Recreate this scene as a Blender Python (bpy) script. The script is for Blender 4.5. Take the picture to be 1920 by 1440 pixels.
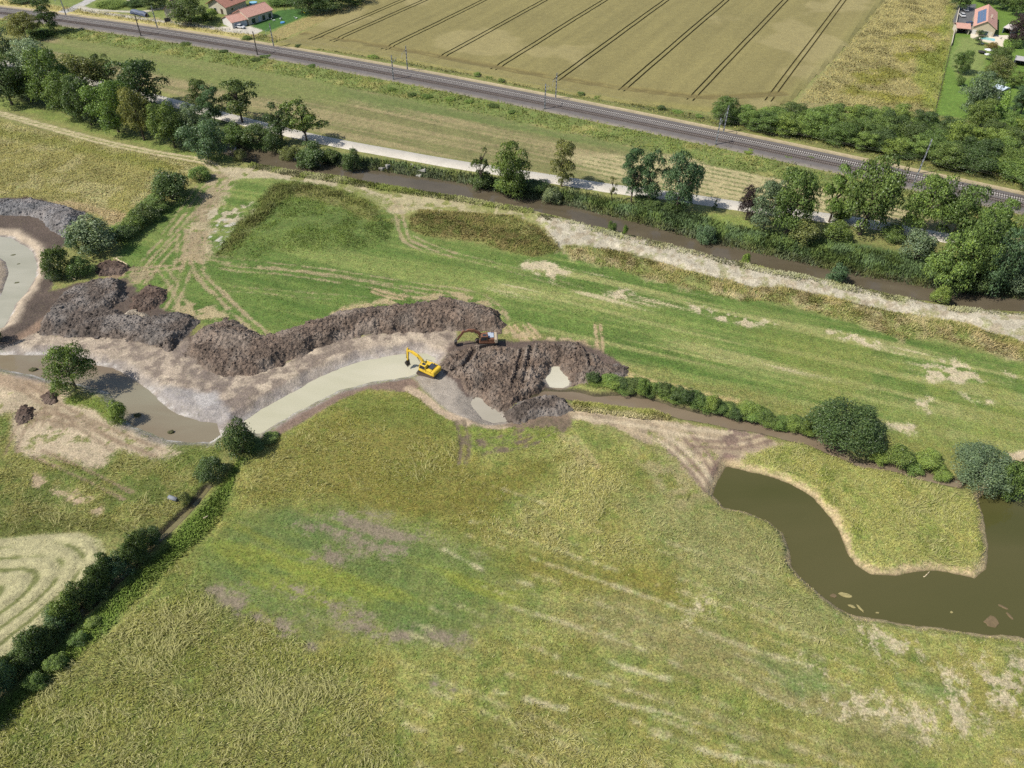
import bpy, bmesh, math, random
import numpy as np
from mathutils import Matrix, Vector

for _o in list(bpy.data.objects):
    bpy.data.objects.remove(_o)
SC = bpy.context.scene
COL = SC.collection
random.seed(7)
RNG = np.random.default_rng(11)

# ---------------------------------------------------------------- camera
CAM_H = 100.0
FPX = 1400.0                     # focal length in pixels of the 1920 px wide photograph
PITCH = math.radians(42.0)
ROLL = 0.0175
cam_d = bpy.data.cameras.new("camera")
cam = bpy.data.objects.new("camera", cam_d)
COL.objects.link(cam)
cam_d.sensor_width = 36.0
cam_d.lens = 36.0 * FPX / 1920.0
cam_d.clip_start = 1.0
cam_d.clip_end = 9000.0
cam.matrix_world = (Matrix.Translation((0, 0, CAM_H)) @ Matrix.Rotation(math.pi / 2 - PITCH, 4, 'X')
                    @ Matrix.Rotation(ROLL, 4, 'Z'))
SC.camera = cam

# ---------------------------------------------------------------- sky, sun, exposure
SUN_DIR = Vector((0.76, 0.26, -0.98)).normalized()      # the way the light travels
SUN_EL = math.asin(-SUN_DIR.z)
SUN_AZ = math.atan2(-SUN_DIR.x, -SUN_DIR.y)             # compass angle of the sun from +Y towards +X
world = bpy.data.worlds.new("World")
SC.world = world
world.use_nodes = True
wn = world.node_tree
bg = wn.nodes["Background"]
sky = wn.nodes.new("ShaderNodeTexSky")
sky.sky_type = 'NISHITA'
sky.sun_disc = False
sky.sun_elevation = SUN_EL
sky.sun_rotation = SUN_AZ
sky.altitude = 200
sky.air_density = 1.0
sky.dust_density = 1.5
wn.links.new(sky.outputs[0], bg.inputs[0])
bg.inputs[1].default_value = 0.1
sun_d = bpy.data.lights.new("sun", 'SUN')
sun_d.energy = 4.5
sun_d.angle = math.radians(0.53)
sun_d.color = (1.0, 0.955, 0.88)
sun = bpy.data.objects.new("sun", sun_d)
COL.objects.link(sun)
sun.rotation_euler = SUN_DIR.to_track_quat('-Z', 'Y').to_euler()
SC.view_settings.view_transform = 'Standard'
SC.view_settings.look = 'None'
SC.view_settings.exposure = 0.58
SC.view_settings.gamma = 1.0
SC.view_settings.use_curve_mapping = False
SC.render.engine = 'CYCLES'
SC.cycles.max_bounces = 5
SC.cycles.diffuse_bounces = 2
SC.cycles.glossy_bounces = 2
SC.cycles.transmission_bounces = 2
SC.cycles.transparent_max_bounces = 6
SC.cycles.use_denoising = False
SC.cycles.use_adaptive_sampling = True
SC.cycles.adaptive_threshold = 0.02

# ---------------------------------------------------------------- survey: photo pixel -> place on the ground
def unp(p, z=0.0):
    p = np.atleast_2d(np.asarray(p, float))
    x = (p[:, 0] - 960) / FPX
    y = -(p[:, 1] - 720) / FPX
    c, s = math.cos(ROLL), math.sin(ROLL)
    xr, yr = c * x - s * y, s * x + c * y
    ct, st = math.cos(PITCH), math.sin(PITCH)
    dy, dz = ct + yr * st, -st + yr * ct
    t = (CAM_H - z) / -dz
    return np.stack([xr * t, dy * t], 1)

def prj(P):
    P = np.atleast_2d(np.asarray(P, float))
    ct, st = math.cos(PITCH), math.sin(PITCH)
    Z = P[:, 2] - CAM_H
    fw, up = P[:, 1] * ct - Z * st, P[:, 1] * st + Z * ct
    xr, yr = P[:, 0] / fw, up / fw
    c, s = math.cos(ROLL), math.sin(ROLL)
    return np.stack([960 + FPX * (c * xr + s * yr), 720 - FPX * (-s * xr + c * yr)], 1)

def top_height(base_xy, z0, v_top):
    h = np.linspace(0.2, 40, 800)
    P = np.stack([np.full_like(h, base_xy[0]), np.full_like(h, base_xy[1]), z0 + h], 1)
    return float(h[np.argmin(abs(prj(P)[:, 1] - v_top))])

def px_per_m(xy, z=0.0):
    a = prj([(xy[0] - .5, xy[1], z), (xy[0] + .5, xy[1], z)])
    return float(np.hypot(*(a[1] - a[0])))

def S(r, g, b, k=1.75):
    """the albedo of a surface that looks like this sRGB colour in the photo's sun"""
    v = np.array([r, g, b], float) / 255
    return np.where(v <= .04045, v / 12.92, ((v + .055) / 1.055) ** 2.4) / k

# ---------------------------------------------------------------- noise and distance helpers
RT = np.random.default_rng(3).random((512, 512)).astype(np.float32)
def vn(x, y):
    xi, yi = np.floor(x).astype(np.int64), np.floor(y).astype(np.int64)
    fx, fy = x - xi, y - yi
    fx, fy = fx * fx * (3 - 2 * fx), fy * fy * (3 - 2 * fy)
    x0, y0, x1, y1 = xi & 511, yi & 511, (xi + 1) & 511, (yi + 1) & 511
    return (RT[x0, y0] * (1 - fx) + RT[x1, y0] * fx) * (1 - fy) + (RT[x0, y1] * (1 - fx) + RT[x1, y1] * fx) * fy
def fbm(x, y, s=1.0, o=4, seed=0):
    t = 0; a = 1.0; n = 0
    for k in range(o):
        t = t + a * vn(x * s + 17.3 * k + seed * 7.7, y * s - 9.1 * k + seed * 3.3)
        n += a; a *= .55; s *= 2.03
    return t / n
def streak(x, y, ang, s_long, s_cross, o=3, seed=0):
    c, q = math.cos(ang), math.sin(ang)
    return fbm((x * c + y * q) * s_long, (-x * q + y * c) * s_cross, 1.0, o, seed)
def sst(a, b, x):
    t = np.clip((x - a) / (b - a), 0, 1)
    return t * t * (3 - 2 * t)
def seg_d(X, Y, a, b):
    ax, ay = a; vx, vy = b[0] - ax, b[1] - ay
    t = np.clip(((X - ax) * vx + (Y - ay) * vy) / max(vx * vx + vy * vy, 1e-9), 0, 1)
    return np.hypot(X - ax - t * vx, Y - ay - t * vy)
def sdf(poly, X, Y):
    """positive inside"""
    d = np.full(np.shape(X), 1e9); ins = np.zeros(np.shape(X), bool)
    n = len(poly)
    for i in range(n):
        a, b = poly[i], poly[(i + 1) % n]
        d = np.minimum(d, seg_d(X, Y, a, b))
        if a[1] != b[1]:
            c = ((a[1] > Y) != (b[1] > Y)) & (X < (b[0] - a[0]) * (Y - a[1]) / (b[1] - a[1]) + a[0])
            ins ^= c
    return np.where(ins, d, -d)
def pld(pts, X, Y):
    d = np.full(np.shape(X), 1e9)
    for a, b in zip(pts[:-1], pts[1:]):
        d = np.minimum(d, seg_d(X, Y, a, b))
    return d
def smooth_line(pts, step=2.0, closed=False):
    pts = np.asarray(pts, float)
    n = len(pts); out = []
    rng = range(n if closed else n - 1)
    for i in rng:
        if closed:
            p0, p1, p2, p3 = pts[i - 1], pts[i], pts[(i + 1) % n], pts[(i + 2) % n]
        else:
            p1, p2 = pts[i], pts[i + 1]
            p0 = pts[i - 1] if i else 2 * p1 - p2
            p3 = pts[i + 2] if i + 2 < n else 2 * p2 - p1
        m = max(1, int(np.hypot(*(p2 - p1)) / step))
        for t in np.arange(m) / m:
            out.append(.5 * ((2 * p1) + (-p0 + p2) * t + (2 * p0 - 5 * p1 + 4 * p2 - p3) * t * t
                             + (-p0 + 3 * p1 - 3 * p2 + p3) * t ** 3))
    if not closed:
        out.append(pts[-1])
    return np.array(out)

# ---------------------------------------------------------------- node helpers
def mat_new(name):
    m = bpy.data.materials.new(name)
    m.use_nodes = True
    return m, m.node_tree.nodes, m.node_tree.links
def nd(N, t, **kw):
    n = N.new(t)
    for k, v in kw.items():
        if k.startswith('i_'):
            key = k[2:]
            n.inputs[int(key) if key.isdigit() else key.replace('_', ' ')].default_value = v
        else:
            setattr(n, k, v)
    return n
def ramp(N, L, src, stops):
    r = N.new('ShaderNodeValToRGB')
    el = r.color_ramp.elements
    while len(el) < len(stops):
        el.new(.5)
    for e, (p, c) in zip(el, stops):
        e.position = p
        e.color = tuple(c) + (1,) if not np.isscalar(c) else (c, c, c, 1)
    L.new(src, r.inputs[0])
    return r.outputs[0]
def mixc(N, L, f, a, b, mode='MIX'):
    m = N.new('ShaderNodeMix'); m.data_type = 'RGBA'; m.blend_type = mode
    for i, v in ((0, f), (6, a), (7, b)):
        if hasattr(v, 'is_output') or isinstance(v, bpy.types.NodeSocket):
            L.new(v, m.inputs[i])
        elif np.isscalar(v):
            m.inputs[i].default_value = v if i == 0 else (v, v, v, 1)
        else:
            m.inputs[i].default_value = tuple(v)[:3] + (1,)
    return m.outputs[2]
def mth(N, L, op, a, b=None):
    m = N.new('ShaderNodeMath'); m.operation = op
    for i, v in ((0, a), (1, b)):
        if v is None: continue
        if np.isscalar(v): m.inputs[i].default_value = v
        else: L.new(v, m.inputs[i])
    return m.outputs[0]
_simple = {}
def simple(name, col, rough=.6, metal=0.0, var=.12, scale=3.0, bump=0.0, spec=.4):
    """plain painted/plaster/metal surface with a little dirt and tone variation"""
    if name in _simple: return _simple[name]
    m, N, L = mat_new(name)
    b = N['Principled BSDF']
    tc = nd(N, 'ShaderNodeTexCoord')
    no = nd(N, 'ShaderNodeTexNoise', i_Scale=scale, i_Detail=5.0, i_Roughness=.6)
    L.new(tc.outputs['Object'], no.inputs['Vector'])
    c = np.array(col, float)
    cr = ramp(N, L, no.outputs[0], [(.25, c * (1 - var)), (.75, np.minimum(c * (1 + var), .95))])
    L.new(cr, b.inputs['Base Color'])
    b.inputs['Roughness'].default_value = rough
    b.inputs['Metallic'].default_value = metal
    b.inputs['Specular IOR Level'].default_value = spec
    if bump:
        bp = nd(N, 'ShaderNodeBump', i_Strength=bump, i_Distance=.1)
        L.new(no.outputs[0], bp.inputs['Height']); L.new(bp.outputs[0], b.inputs['Normal'])
    _simple[name] = m
    return m

# ---------------------------------------------------------------- object helpers
def tag(o, label=None, cat=None, group=None, kind=None):
    for k, v in (('label', label), ('category', cat), ('group', group), ('kind', kind)):
        if v: o[k] = v
    return o
def link(name, me, mat=None, parent=None):
    o = bpy.data.objects.new(name, me); COL.objects.link(o)
    if mat is not None:
        if len(me.materials) == 0: me.materials.append(mat)
    if parent is not None: o.parent = parent
    return o
def empty(name, loc, rz=0.0):
    o = bpy.data.objects.new(name, None); COL.objects.link(o)
    o.location = loc; o.rotation_euler = (0, 0, rz); o.empty_display_size = .5
    return o
def np_mesh(name, V, F, cols=None, smooth=False, extra=None):
    """V (n,3), F (m,3 or 4) numpy -> mesh, optional per-vertex colour attributes"""
    V = np.asarray(V, np.float32); F = np.asarray(F, np.int32)
    me = bpy.data.meshes.new(name)
    k = F.shape[1]
    me.vertices.add(len(V)); me.vertices.foreach_set('co', V.ravel())
    me.loops.add(F.size); me.loops.foreach_set('vertex_index', F.ravel())
    me.polygons.add(len(F))
    me.polygons.foreach_set('loop_start', np.arange(0, F.size, k, dtype=np.int32))
    me.polygons.foreach_set('loop_total', np.full(len(F), k, np.int32))
    me.polygons.foreach_set('use_smooth', np.full(len(F), smooth, bool))
    me.update(calc_edges=True)
    for nm, c in ([('Col', cols)] if cols is not None else []) + (extra or []):
        a = me.attributes.new(nm, 'FLOAT_COLOR', 'POINT')
        c = np.asarray(c, np.float32)
        if c.shape[1] == 3: c = np.concatenate([c, np.ones((len(c), 1), np.float32)], 1)
        a.data.foreach_set('color', c.ravel())
    return me
def grid_faces(ny, nx):
    i = np.arange(ny * nx).reshape(ny, nx)
    return np.stack([i[:-1, :-1], i[:-1, 1:], i[1:, 1:], i[1:, :-1]], -1).reshape(-1, 4)
class MB:
    def __init__(s): s.v = []; s.f = []
    def add(s, vs, fs):
        n = len(s.v); s.v += [tuple(map(float, v)) for v in vs]; s.f += [tuple(i + n for i in f) for f in fs]; return s
    def box(s, c, d, rz=0.0, M=None):
        x, y, z = [q / 2 for q in d]; R = Matrix.Rotation(rz, 3, 'Z') if M is None else M
        vs = [R @ Vector((a * x, b * y, e * z)) + Vector(c) for a in (-1, 1) for b in (-1, 1) for e in (-1, 1)]
        return s.add(vs, [(0, 1, 3, 2), (4, 6, 7, 5), (0, 4, 5, 1), (2, 3, 7, 6), (0, 2, 6, 4), (1, 5, 7, 3)])
    def bar(s, a, b, w, h=None, up=(0, 0, 1)):
        a, b = Vector(a), Vector(b); d = b - a; h = h or w
        x = d.normalized(); u = Vector(up)
        if abs(x.dot(u)) > .98: u = Vector((0, 1, 0))
        y = u.cross(x).normalized(); z = x.cross(y)
        R = Matrix((x, y, z)).transposed()
        return s.box((a + b) / 2, (d.length, w, h), M=R)
    def tube(s, a, b, r0, r1=None, n=8, cap=True):
        a, b = Vector(a), Vector(b); r1 = r0 if r1 is None else r1
        x = (b - a).normalized(); u = Vector((0, 0, 1)) if abs(x.z) < .9 else Vector((1, 0, 0))
        y = u.cross(x).normalized(); z = x.cross(y); vs = []
        for p, r in ((a, r0), (b, r1)):
            vs += [p + (y * math.cos(2 * math.pi * i / n) + z * math.sin(2 * math.pi * i / n)) * r for i in range(n)]
        fs = [(i, (i + 1) % n, n + (i + 1) % n, n + i) for i in range(n)]
        if cap: fs += [tuple(range(n))[::-1], tuple(range(n, 2 * n))]
        return s.add(vs, fs)
    def prism(s, prof, y0, y1):
        """profile in x,z extruded along y"""
        n = len(prof)
        vs = [(x, y0, z) for x, z in prof] + [(x, y1, z) for x, z in prof]
        return s.add(vs, [(i, (i + 1) % n, n + (i + 1) % n, n + i) for i in range(n)] + [tuple(range(n))[::-1], tuple(range(n, 2 * n))])
    def build(s, name, mat, parent=None, bevel=0.0, smooth=False):
        me = bpy.data.meshes.new(name); me.from_pydata(s.v, [], s.f)
        bm = bmesh.new(); bm.from_mesh(me); bmesh.ops.recalc_face_normals(bm, faces=bm.faces); bm.to_mesh(me); bm.free()
        if smooth:
            for p in me.polygons: p.use_smooth = True
        o = link(name, me, mat, parent)
        if bevel:
            md = o.modifiers.new('bevel', 'BEVEL'); md.width = bevel; md.segments = 2; md.limit_method = 'ANGLE'
        return o

# ================================================================ TERRAIN
def axis(fine_lo, fine_hi, d, lo, hi, dmax, far):
    a = list(np.arange(fine_lo, fine_hi + 1e-6, d))
    st = d
    while a[-1] < hi:
        st = min(st * 1.012, dmax); a.append(a[-1] + st)
    while a[-1] < far:
        st *= 1.6; a.append(a[-1] + st)
    b = [a[0]]; st = d
    while b[-1] > lo:
        st = min(st * 1.012, dmax); b.append(b[-1] - st)
    while b[-1] > -far:
        st *= 1.6; b.append(b[-1] - st)
    return np.array(b[:0:-1] + a)
XS = axis(-95, 95, .4, -265, 265, 1.1, 4200)
YS = axis(34, 185, .4, 15, 400, 1.1, 4200)
GX, GY = np.meshgrid(XS, YS)
NY, NX = GX.shape
GH = np.zeros_like(GX)
GC = np.empty((NY, NX, 3)); GB = np.zeros((NY, NX, 3)); GW = np.zeros((NY, NX)); GM = np.zeros((NY, NX, 4))     # colour; masks: grass, lodged strands, wet, stony/cloddy

def window(P, m):
    P = np.asarray(P)
    j0, j1 = np.searchsorted(XS, [P[:, 0].min() - m, P[:, 0].max() + m])
    i0, i1 = np.searchsorted(YS, [P[:, 1].min() - m, P[:, 1].max() + m])
    return slice(max(i0 - 1, 0), i1 + 1), slice(max(j0 - 1, 0), j1 + 1)
def blend(sl, m, col, masks=None):
    m = np.clip(m, 0, 1)[..., None]; col = np.asarray(col)
    if masks is not None and masks[0] <= .5 and masks[3] >= .1:      # bare soil: its own layer, so that its edge can break up finely
        w = GW[sl][..., None]; k = m / np.maximum(w + m - w * m, 1e-6)
        GB[sl] = GB[sl] * (1 - k) + col * k
        GW[sl] = (w + m - w * m)[..., 0]
    else:
        GC[sl] = GC[sl] * (1 - m) + col * m
        GW[sl] = GW[sl] * (1 - m[..., 0])
    if masks is not None:
        GM[sl] = GM[sl] * (1 - m) + np.asarray(masks, float) * m
def zone(px, col, soft=1.0, rough=1.0, ns=.35, a=1.0, masks=None, z=0.0, closed_smooth=False, world=False, st=None, thr=None, var=.12):
    """colour one area; rough = how ragged its edge is (m); st = (angle, long, cross) turns it into streaks"""
    P = np.asarray(px, float) if world else unp(px, z)
    if closed_smooth: P = smooth_line(P, 1.5, True)
    sl = window(P, soft + rough + 1)
    X, Y = GX[sl], GY[sl]
    s = sdf(P, X, Y) + rough * 2 * (fbm(X, Y, ns, 4, len(px)) - .5)
    m = sst(-soft, soft, s) * a
    if st:
        n = streak(X, Y, st[0], st[1], st[2], 4, len(px) + 3)
        lo = .5 if thr is None else thr
        m = m * sst(lo - .09, lo + .09, n)
    elif thr is not None:
        n = fbm(X, Y, ns * 1.4, 5, len(px) + 5)
        m = m * sst(thr - .06, thr + .06, n)
    c = np.asarray(col) * (1 + var * 2 * (fbm(X, Y, .25, 4, 9 + len(px)) - .5))[..., None]
    blend(sl, m, c, masks)
def stroke(px, w, col, soft=.35, rough=.3, a=1.0, masks=None, brk=0.0, offs=(0,), z=0.0, world=False, ns=.5):
    """wheel tracks and lines; offs = sideways offsets for pairs"""
    P0 = smooth_line(np.asarray(px, float) if world else unp(px, z), 2.5)
    T = np.gradient(P0, axis=0); T /= np.linalg.norm(T, axis=1)[:, None] + 1e-9
    Nn = np.stack([-T[:, 1], T[:, 0]], 1)
    sl = window(P0, w + soft + 3); X, Y = GX[sl], GY[sl]
    m = np.zeros_like(X)
    for o in offs:
        d = pld(P0 + Nn * o, X, Y) + rough * 2 * (fbm(X, Y, ns, 3, int(w * 10) + len(px)) - .5)
        m = np.maximum(m, 1 - sst(w / 2 - soft, w / 2 + soft, d))
    if brk: m = m * sst(brk - .1, brk + .1, fbm(X, Y, .22, 4, len(px) + 1))
    blend(sl, m * a, col, masks)
def mound(px, hgt, wd, z=0.0, nz=.25, world=False):
    P = np.asarray(px, float) if world else unp(px, z)
    sl = window(P, 1); X, Y = GX[sl], GY[sl]
    s = sdf(P, X, Y)
    GH[sl] += hgt * sst(0, wd, s + .6 * (fbm(X, Y, .3, 3, 5) - .5)) * (1 - nz + 2 * nz * fbm(X, Y, .25, 4, 8))

# --- railway course (fitted to a smooth curve in plan)
rail_px = [(-160, 2), (0, 22), (112, 37), (273, 59), (400, 77), (533, 100), (640, 120), (807, 151), (973, 186), (1140, 217), (1280, 244), (1413, 272), (1547, 299), (1680, 327), (1847, 367), (1920, 385)]
rw = unp(rail_px, .8)
cf = np.polyfit(rw[1:, 0] / 100, rw[1:, 1], 3)
_x = np.arange(-330, 200, 2.0)
RAIL = np.stack([_x, np.polyval(cf, _x / 100)], 1)
RAIL_ANG = math.atan2(RAIL[200, 1] - RAIL[100, 1], RAIL[200, 0] - RAIL[100, 0])
def offset_line(P, o):
    T = np.gradient(P, axis=0); T /= np.linalg.norm(T, axis=1)[:, None]
    return P + np.stack([-T[:, 1], T[:, 0]], 1) * o       # + = to the left of travel = far side (north)

# --- base colours of the large fields
OLIVE = S(143, 143, 84)
n1 = fbm(GX, GY, .03, 4, 1)[..., None]; n2 = fbm(GX, GY, .3, 5, 2)[..., None]
GC[:] = OLIVE * (.85 + .3 * n1) * (.8 + .4 * n2)
GM[..., 0] = 1.0
GH += .5 * (fbm(GX, GY, .02, 3, 4) - .5)
GH += .10 * (fbm(GX, GY, .35, 3, 6) - .5) + .07 * (fbm(GX, GY, 1.1, 2, 7) - .5)

# far side of the railway
zone([(-300, -40), (620, -40), (640, 20), (520, 75), (300, 48), (0, 16), (-300, -10)], S(128, 140, 72), 2, 2, .1)
zone([(-20, 26), (40, 32), (45, 36), (30, 40), (-40, 38)], S(190, 172, 110), 1, 1, .2)
zone([(-80, 40), (30, 40), (36, 45), (20, 55), (-80, 62)], S(214, 206, 190), 1, .6, .2, masks=(0, 0, 0, .5))
# field between railway and towpath: stubble with drill rows
stub = [(20, 100), (60, 78), (170, 62), (400, 105), (640, 155), (900, 208), (1140, 252), (1280, 280), (1460, 312), (1700, 352), (1960, 440), (1960, 470), (1680, 418), (1380, 378), (1140, 345), (920, 308), (640, 262), (400, 195), (180, 140)]
zone(stub, S(132, 130, 82), 1.5, 1.0, .2, masks=(.7, 0, 0, .15), var=.2)
zone(stub, S(164, 150, 108), 1.5, 1, .2, st=(RAIL_ANG, .01, .4), thr=.5, a=.75, masks=(.5, 0, 0, .2))
zone(stub, S(110, 126, 66), 1.5, 1, .2, st=(RAIL_ANG, .016, .15), thr=.6, a=.75)
zone([(120, 66), (400, 108), (640, 158), (660, 200), (420, 170), (230, 120), (100, 90)], S(126, 136, 72), 3, 3, .1, a=.7)
zone([(1060, 290), (1300, 288), (1480, 318), (1700, 360), (1700, 420), (1380, 376), (1140, 342)], S(193, 180, 134), 4, 4, .1, a=.8, masks=(.5, 0, 0, .25), var=.15)
# young crop rows in the right part of that field
Pc = unp([(1040, 292), (1300, 290), (1480, 320), (1720, 368), (1960, 440), (1960, 470), (1680, 418), (1380, 378), (1140, 345)])
sl = window(Pc, 1); X, Y = GX[sl], GY[sl]
vv = -X * math.sin(RAIL_ANG) + Y * math.cos(RAIL_ANG) + .8 * fbm(X, Y, .02, 2)
rowm = sst(.0, .8, np.sin(vv * 2 * math.pi / 2.6)) * sst(-1, 2, sdf(Pc, X, Y)) * sst(.34, .5, fbm(X, Y, .5, 3, 31))
blend(sl, rowm * .75, S(112, 124, 70))
# rough green verge below the railway
vg = np.concatenate([offset_line(RAIL, -6.5)[::9], offset_line(RAIL, -17)[::-9]])
zone(vg, S(122, 134, 72), 1.5, 2.5, .15, world=True, masks=(1, .3, 0, 0), var=.3)
zone(vg, S(166, 160, 96), 1.5, 2.5, .12, world=True, thr=.6, a=.7)
vg2 = np.concatenate([offset_line(RAIL, 10.5)[::9], offset_line(RAIL, 17)[::-9]])
zone(vg2, S(120, 124, 68), 1.5, 2.0, .15, world=True, masks=(1, .3, 0, 0), var=.3)
vg3 = np.concatenate([offset_line(RAIL[:110], 6)[::9], offset_line(RAIL[:110], 18)[::-9]])
zone(vg3, S(196, 182, 116), 1.0, 2.5, .2, world=True, masks=(.8, .3, 0, 0), var=.2)
# dry meadow and garden at upper right
zone([(1480, 215), (1500, 180), (1570, 105), (1662, -5), (1800, -60), (1792, 0), (1760, 190), (1750, 215)], S(164, 154, 102), 1.5, 1.5, .1, masks=(1, .6, 0, 0), var=.2)
zone([(1560, 190), (1600, 120), (1690, 60), (1800, 30), (1760, 200)], S(138, 136, 62), 3, 5, .06, thr=.5, a=.85)
zone([(1715, 145), (1720, 100), (1752, 95), (1775, 0), (1790, 0), (1762, 150), (1750, 205), (1735, 200)], S(132, 142, 66), 2, 3, .08, a=.8, masks=(1, .1, 0, 0))
zone([(1752, 215), (1772, 120), (1795, 40), (1800, -30), (1990, -30), (1990, 250)], S(112, 140, 58), 1.0, .8, .2, masks=(.8, 0, 0, 0), var=.15)
zone([(1780, 120), (1800, 70), (1860, 75), (1840, 140), (1800, 150)], S(142, 152, 88), 2, 2, .1, a=.8)
# strip between towpath and river
zone([(430, 255), (640, 290), (900, 335), (1180, 385), (1380, 415), (1700, 470), (1960, 520), (1960, 560), (1700, 525), (1380, 460), (1140, 400), (900, 348), (640, 308), (430, 268)], S(92, 110, 60), 2, 1.5, .2, masks=(1, 0, 0, 0), var=.3)
zone([(1290, 395), (1390, 408), (1440, 440), (1380, 430), (1320, 415)], S(138, 148, 76), 1, 1.5, .2, masks=(1, .2, 0, 0))
# wooded strip on the left
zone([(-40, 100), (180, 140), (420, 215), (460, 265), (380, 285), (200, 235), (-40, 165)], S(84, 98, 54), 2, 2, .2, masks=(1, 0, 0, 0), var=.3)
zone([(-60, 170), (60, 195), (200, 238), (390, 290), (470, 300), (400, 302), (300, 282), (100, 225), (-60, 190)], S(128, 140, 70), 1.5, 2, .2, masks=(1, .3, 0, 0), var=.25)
# yellow meadow on the left
ym = [(-160, 190), (0, 228), (200, 275), (385, 312), (360, 345), (300, 385), (235, 415), (200, 420), (165, 398), (110, 378), (0, 368), (-160, 370)]
zone(ym, S(154, 148, 90), 1.0, 1.0, .2, masks=(1, .55, 0, 0), var=.25)
zone(ym, S(180, 172, 120), 1.0, 1.0, .12, thr=.53, a=.75, masks=(1, .9, 0, 0))
zone([(-60, 228), (120, 262), (330, 310), (330, 330), (150, 285), (-60, 250)], S(134, 138, 66), 1.5, 2, .2, a=.6)
zone([(60, 382), (130, 375), (240, 400), (225, 425), (160, 400)], S(176, 156, 116), 1.0, 1.5, .3, a=.8, masks=(.5, 0, 0, .4))
# the central meadow
cen = [(225, 430), (330, 380), (400, 330), (480, 325), (720, 372), (780, 440), (1000, 480), (1060, 462), (1380, 552), (1700, 628), (1960, 690), (1990, 880), (1700, 850), (1480, 790), (1200, 720), (1100, 645), (940, 605), (640, 605), (500, 640), (380, 605), (240, 575), (225, 500)]
zone(cen, S(109, 130, 62), 1.5, 1.2, .2, masks=(1, .1, 0, 0), var=.22)
zone(cen, S(142, 152, 84), 1.5, 1.5, .2, st=(RAIL_ANG + .1, .012, .2), thr=.53, a=.8)
zone(cen, S(82, 112, 44), 1.5, 1.5, .2, st=(RAIL_ANG + .08, .02, .3), thr=.6, a=.6)
mead = [(880, 560), (1060, 470), (1380, 560), (1960, 690), (1960, 860), (1480, 780), (1160, 700), (1000, 620)]
zone(mead, S(170, 168, 108), 3, 3, .2, st=(RAIL_ANG + .08, .018, .36), thr=.56, a=.75, masks=(.8, .2, 0, .1))
zone(mead, S(206, 192, 152), 3, 3, .2, st=(RAIL_ANG + .06, .03, .3), thr=.67, a=.8, masks=(.3, 0, 0, .3))
zone([(1380, 600), (1600, 640), (1960, 700), (1960, 850), (1700, 840), (1500, 740)], S(140, 146, 76), 5, 6, .05, a=.55, thr=.45)
for p in ([(980, 495), (1040, 490), (1065, 510), (1040, 525), (1000, 512)], [(1135, 545), (1180, 545), (1175, 562), (1150, 560)],
          [(1540, 618), (1600, 625), (1655, 640), (1640, 652), (1580, 640)], [(1715, 695), (1790, 675), (1850, 712), (1800, 720), (1740, 715)],
          [(1300, 575), (1380, 590), (1450, 610), (1400, 612), (1320, 590)], [(1720, 745), (1760, 748), (1740, 768), (1712, 760)], [(1810, 745), (1860, 752), (1830, 762)],
          [(1440, 795), (1530, 815), (1480, 818)], [(1650, 790), (1720, 800), (1700, 812)], [(1880, 700), (1915, 706), (1890, 716)]):
    zone(p, S(214, 198, 164), 1.2, 2.4, .4, a=.85, masks=(.2, 0, 0, .5), thr=.42)
zone([(1090, 700), (1200, 715), (1500, 785), (1700, 855), (1960, 890), (1960, 860), (1700, 825), (1500, 760), (1200, 690)], S(140, 140, 78), 1.5, 2.5, .15, a=.7, masks=(1, .3, 0, 0))
stroke([(1150, 695), (1250, 722), (1330, 742), (1380, 752)], 1.2, S(196, 176, 126), .4, .6, .8)
# the lower field
bot = [(520, 815), (640, 738), (760, 735), (870, 795), (1000, 805), (1080, 790), (1250, 860), (1330, 930), (1460, 990), (1490, 1080), (1600, 1165), (1960, 1205), (2300, 1250), (2300, 2200), (-600, 2200), (-200, 1560), (0, 1330), (300, 1035), (450, 850)]
zone(bot, S(153, 154, 86), 1.5, 1.2, .25, masks=(1, .3, 0, 0), var=.2)
zone(bot, S(130, 134, 68), 1.5, 2, .12, thr=.52, a=.75, masks=(1, .25, 0, 0))
zone(bot, S(160, 153, 84), 1.5, 2, .16, thr=.57, a=.65)
zone(bot, S(110, 128, 60), 1.5, 2, .2, thr=.62, a=.6)
for p, k in (([(470, 900), (540, 820), (640, 800), (720, 830), (720, 900), (640, 940), (540, 950)], .8), ([(900, 1000), (960, 940), (1060, 880), (1170, 880), (1200, 960), (1200, 1040), (1100, 1055), (960, 1030)], 1.0),
             ([(-200, 1600), (0, 1330), (140, 1220), (300, 1120), (440, 1060), (520, 1200), (600, 1240), (720, 1340), (760, 1480), (700, 1800)], .9), ([(900, 1380), (1000, 1350), (1100, 1400), (1300, 1420), (1300, 1520), (900, 1500)], .8),
             ([(1040, 830), (1090, 850), (1130, 900), (1090, 890)], .8), ([(600, 1290), (700, 1270), (740, 1330), (640, 1350)], 1.)):
    zone(p, S(176, 170, 104), 3, 4, .12, thr=.46, a=k * .75, masks=(1, 1, 0, 0))
zone([(640, 880), (780, 920), (930, 900), (1000, 860), (1060, 860), (930, 960), (780, 985), (600, 960)], S(124, 116, 48), 3, 3, .1, a=.6, masks=(1, .1, 0, 0))
zone([(880, 1040), (1060, 1060), (1250, 1080), (1300, 1140), (1150, 1110), (950, 1070)], S(132, 126, 50), 3, 3, .1, a=.6, masks=(1, .1, 0, 0))
zone([(520, 815), (640, 738), (760, 735), (870, 795), (900, 880), (1000, 900), (900, 985), (700, 960), (600, 955), (480, 960), (430, 930)], S(132, 127, 60), 4, 4, .12, a=.7, masks=(1, .35, 0, 0))
zone([(640, 745), (760, 738), (865, 795), (870, 830), (760, 800), (660, 790)], S(118, 128, 60), 2, 2, .2, a=.7, masks=(1, .2, 0, 0))
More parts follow.
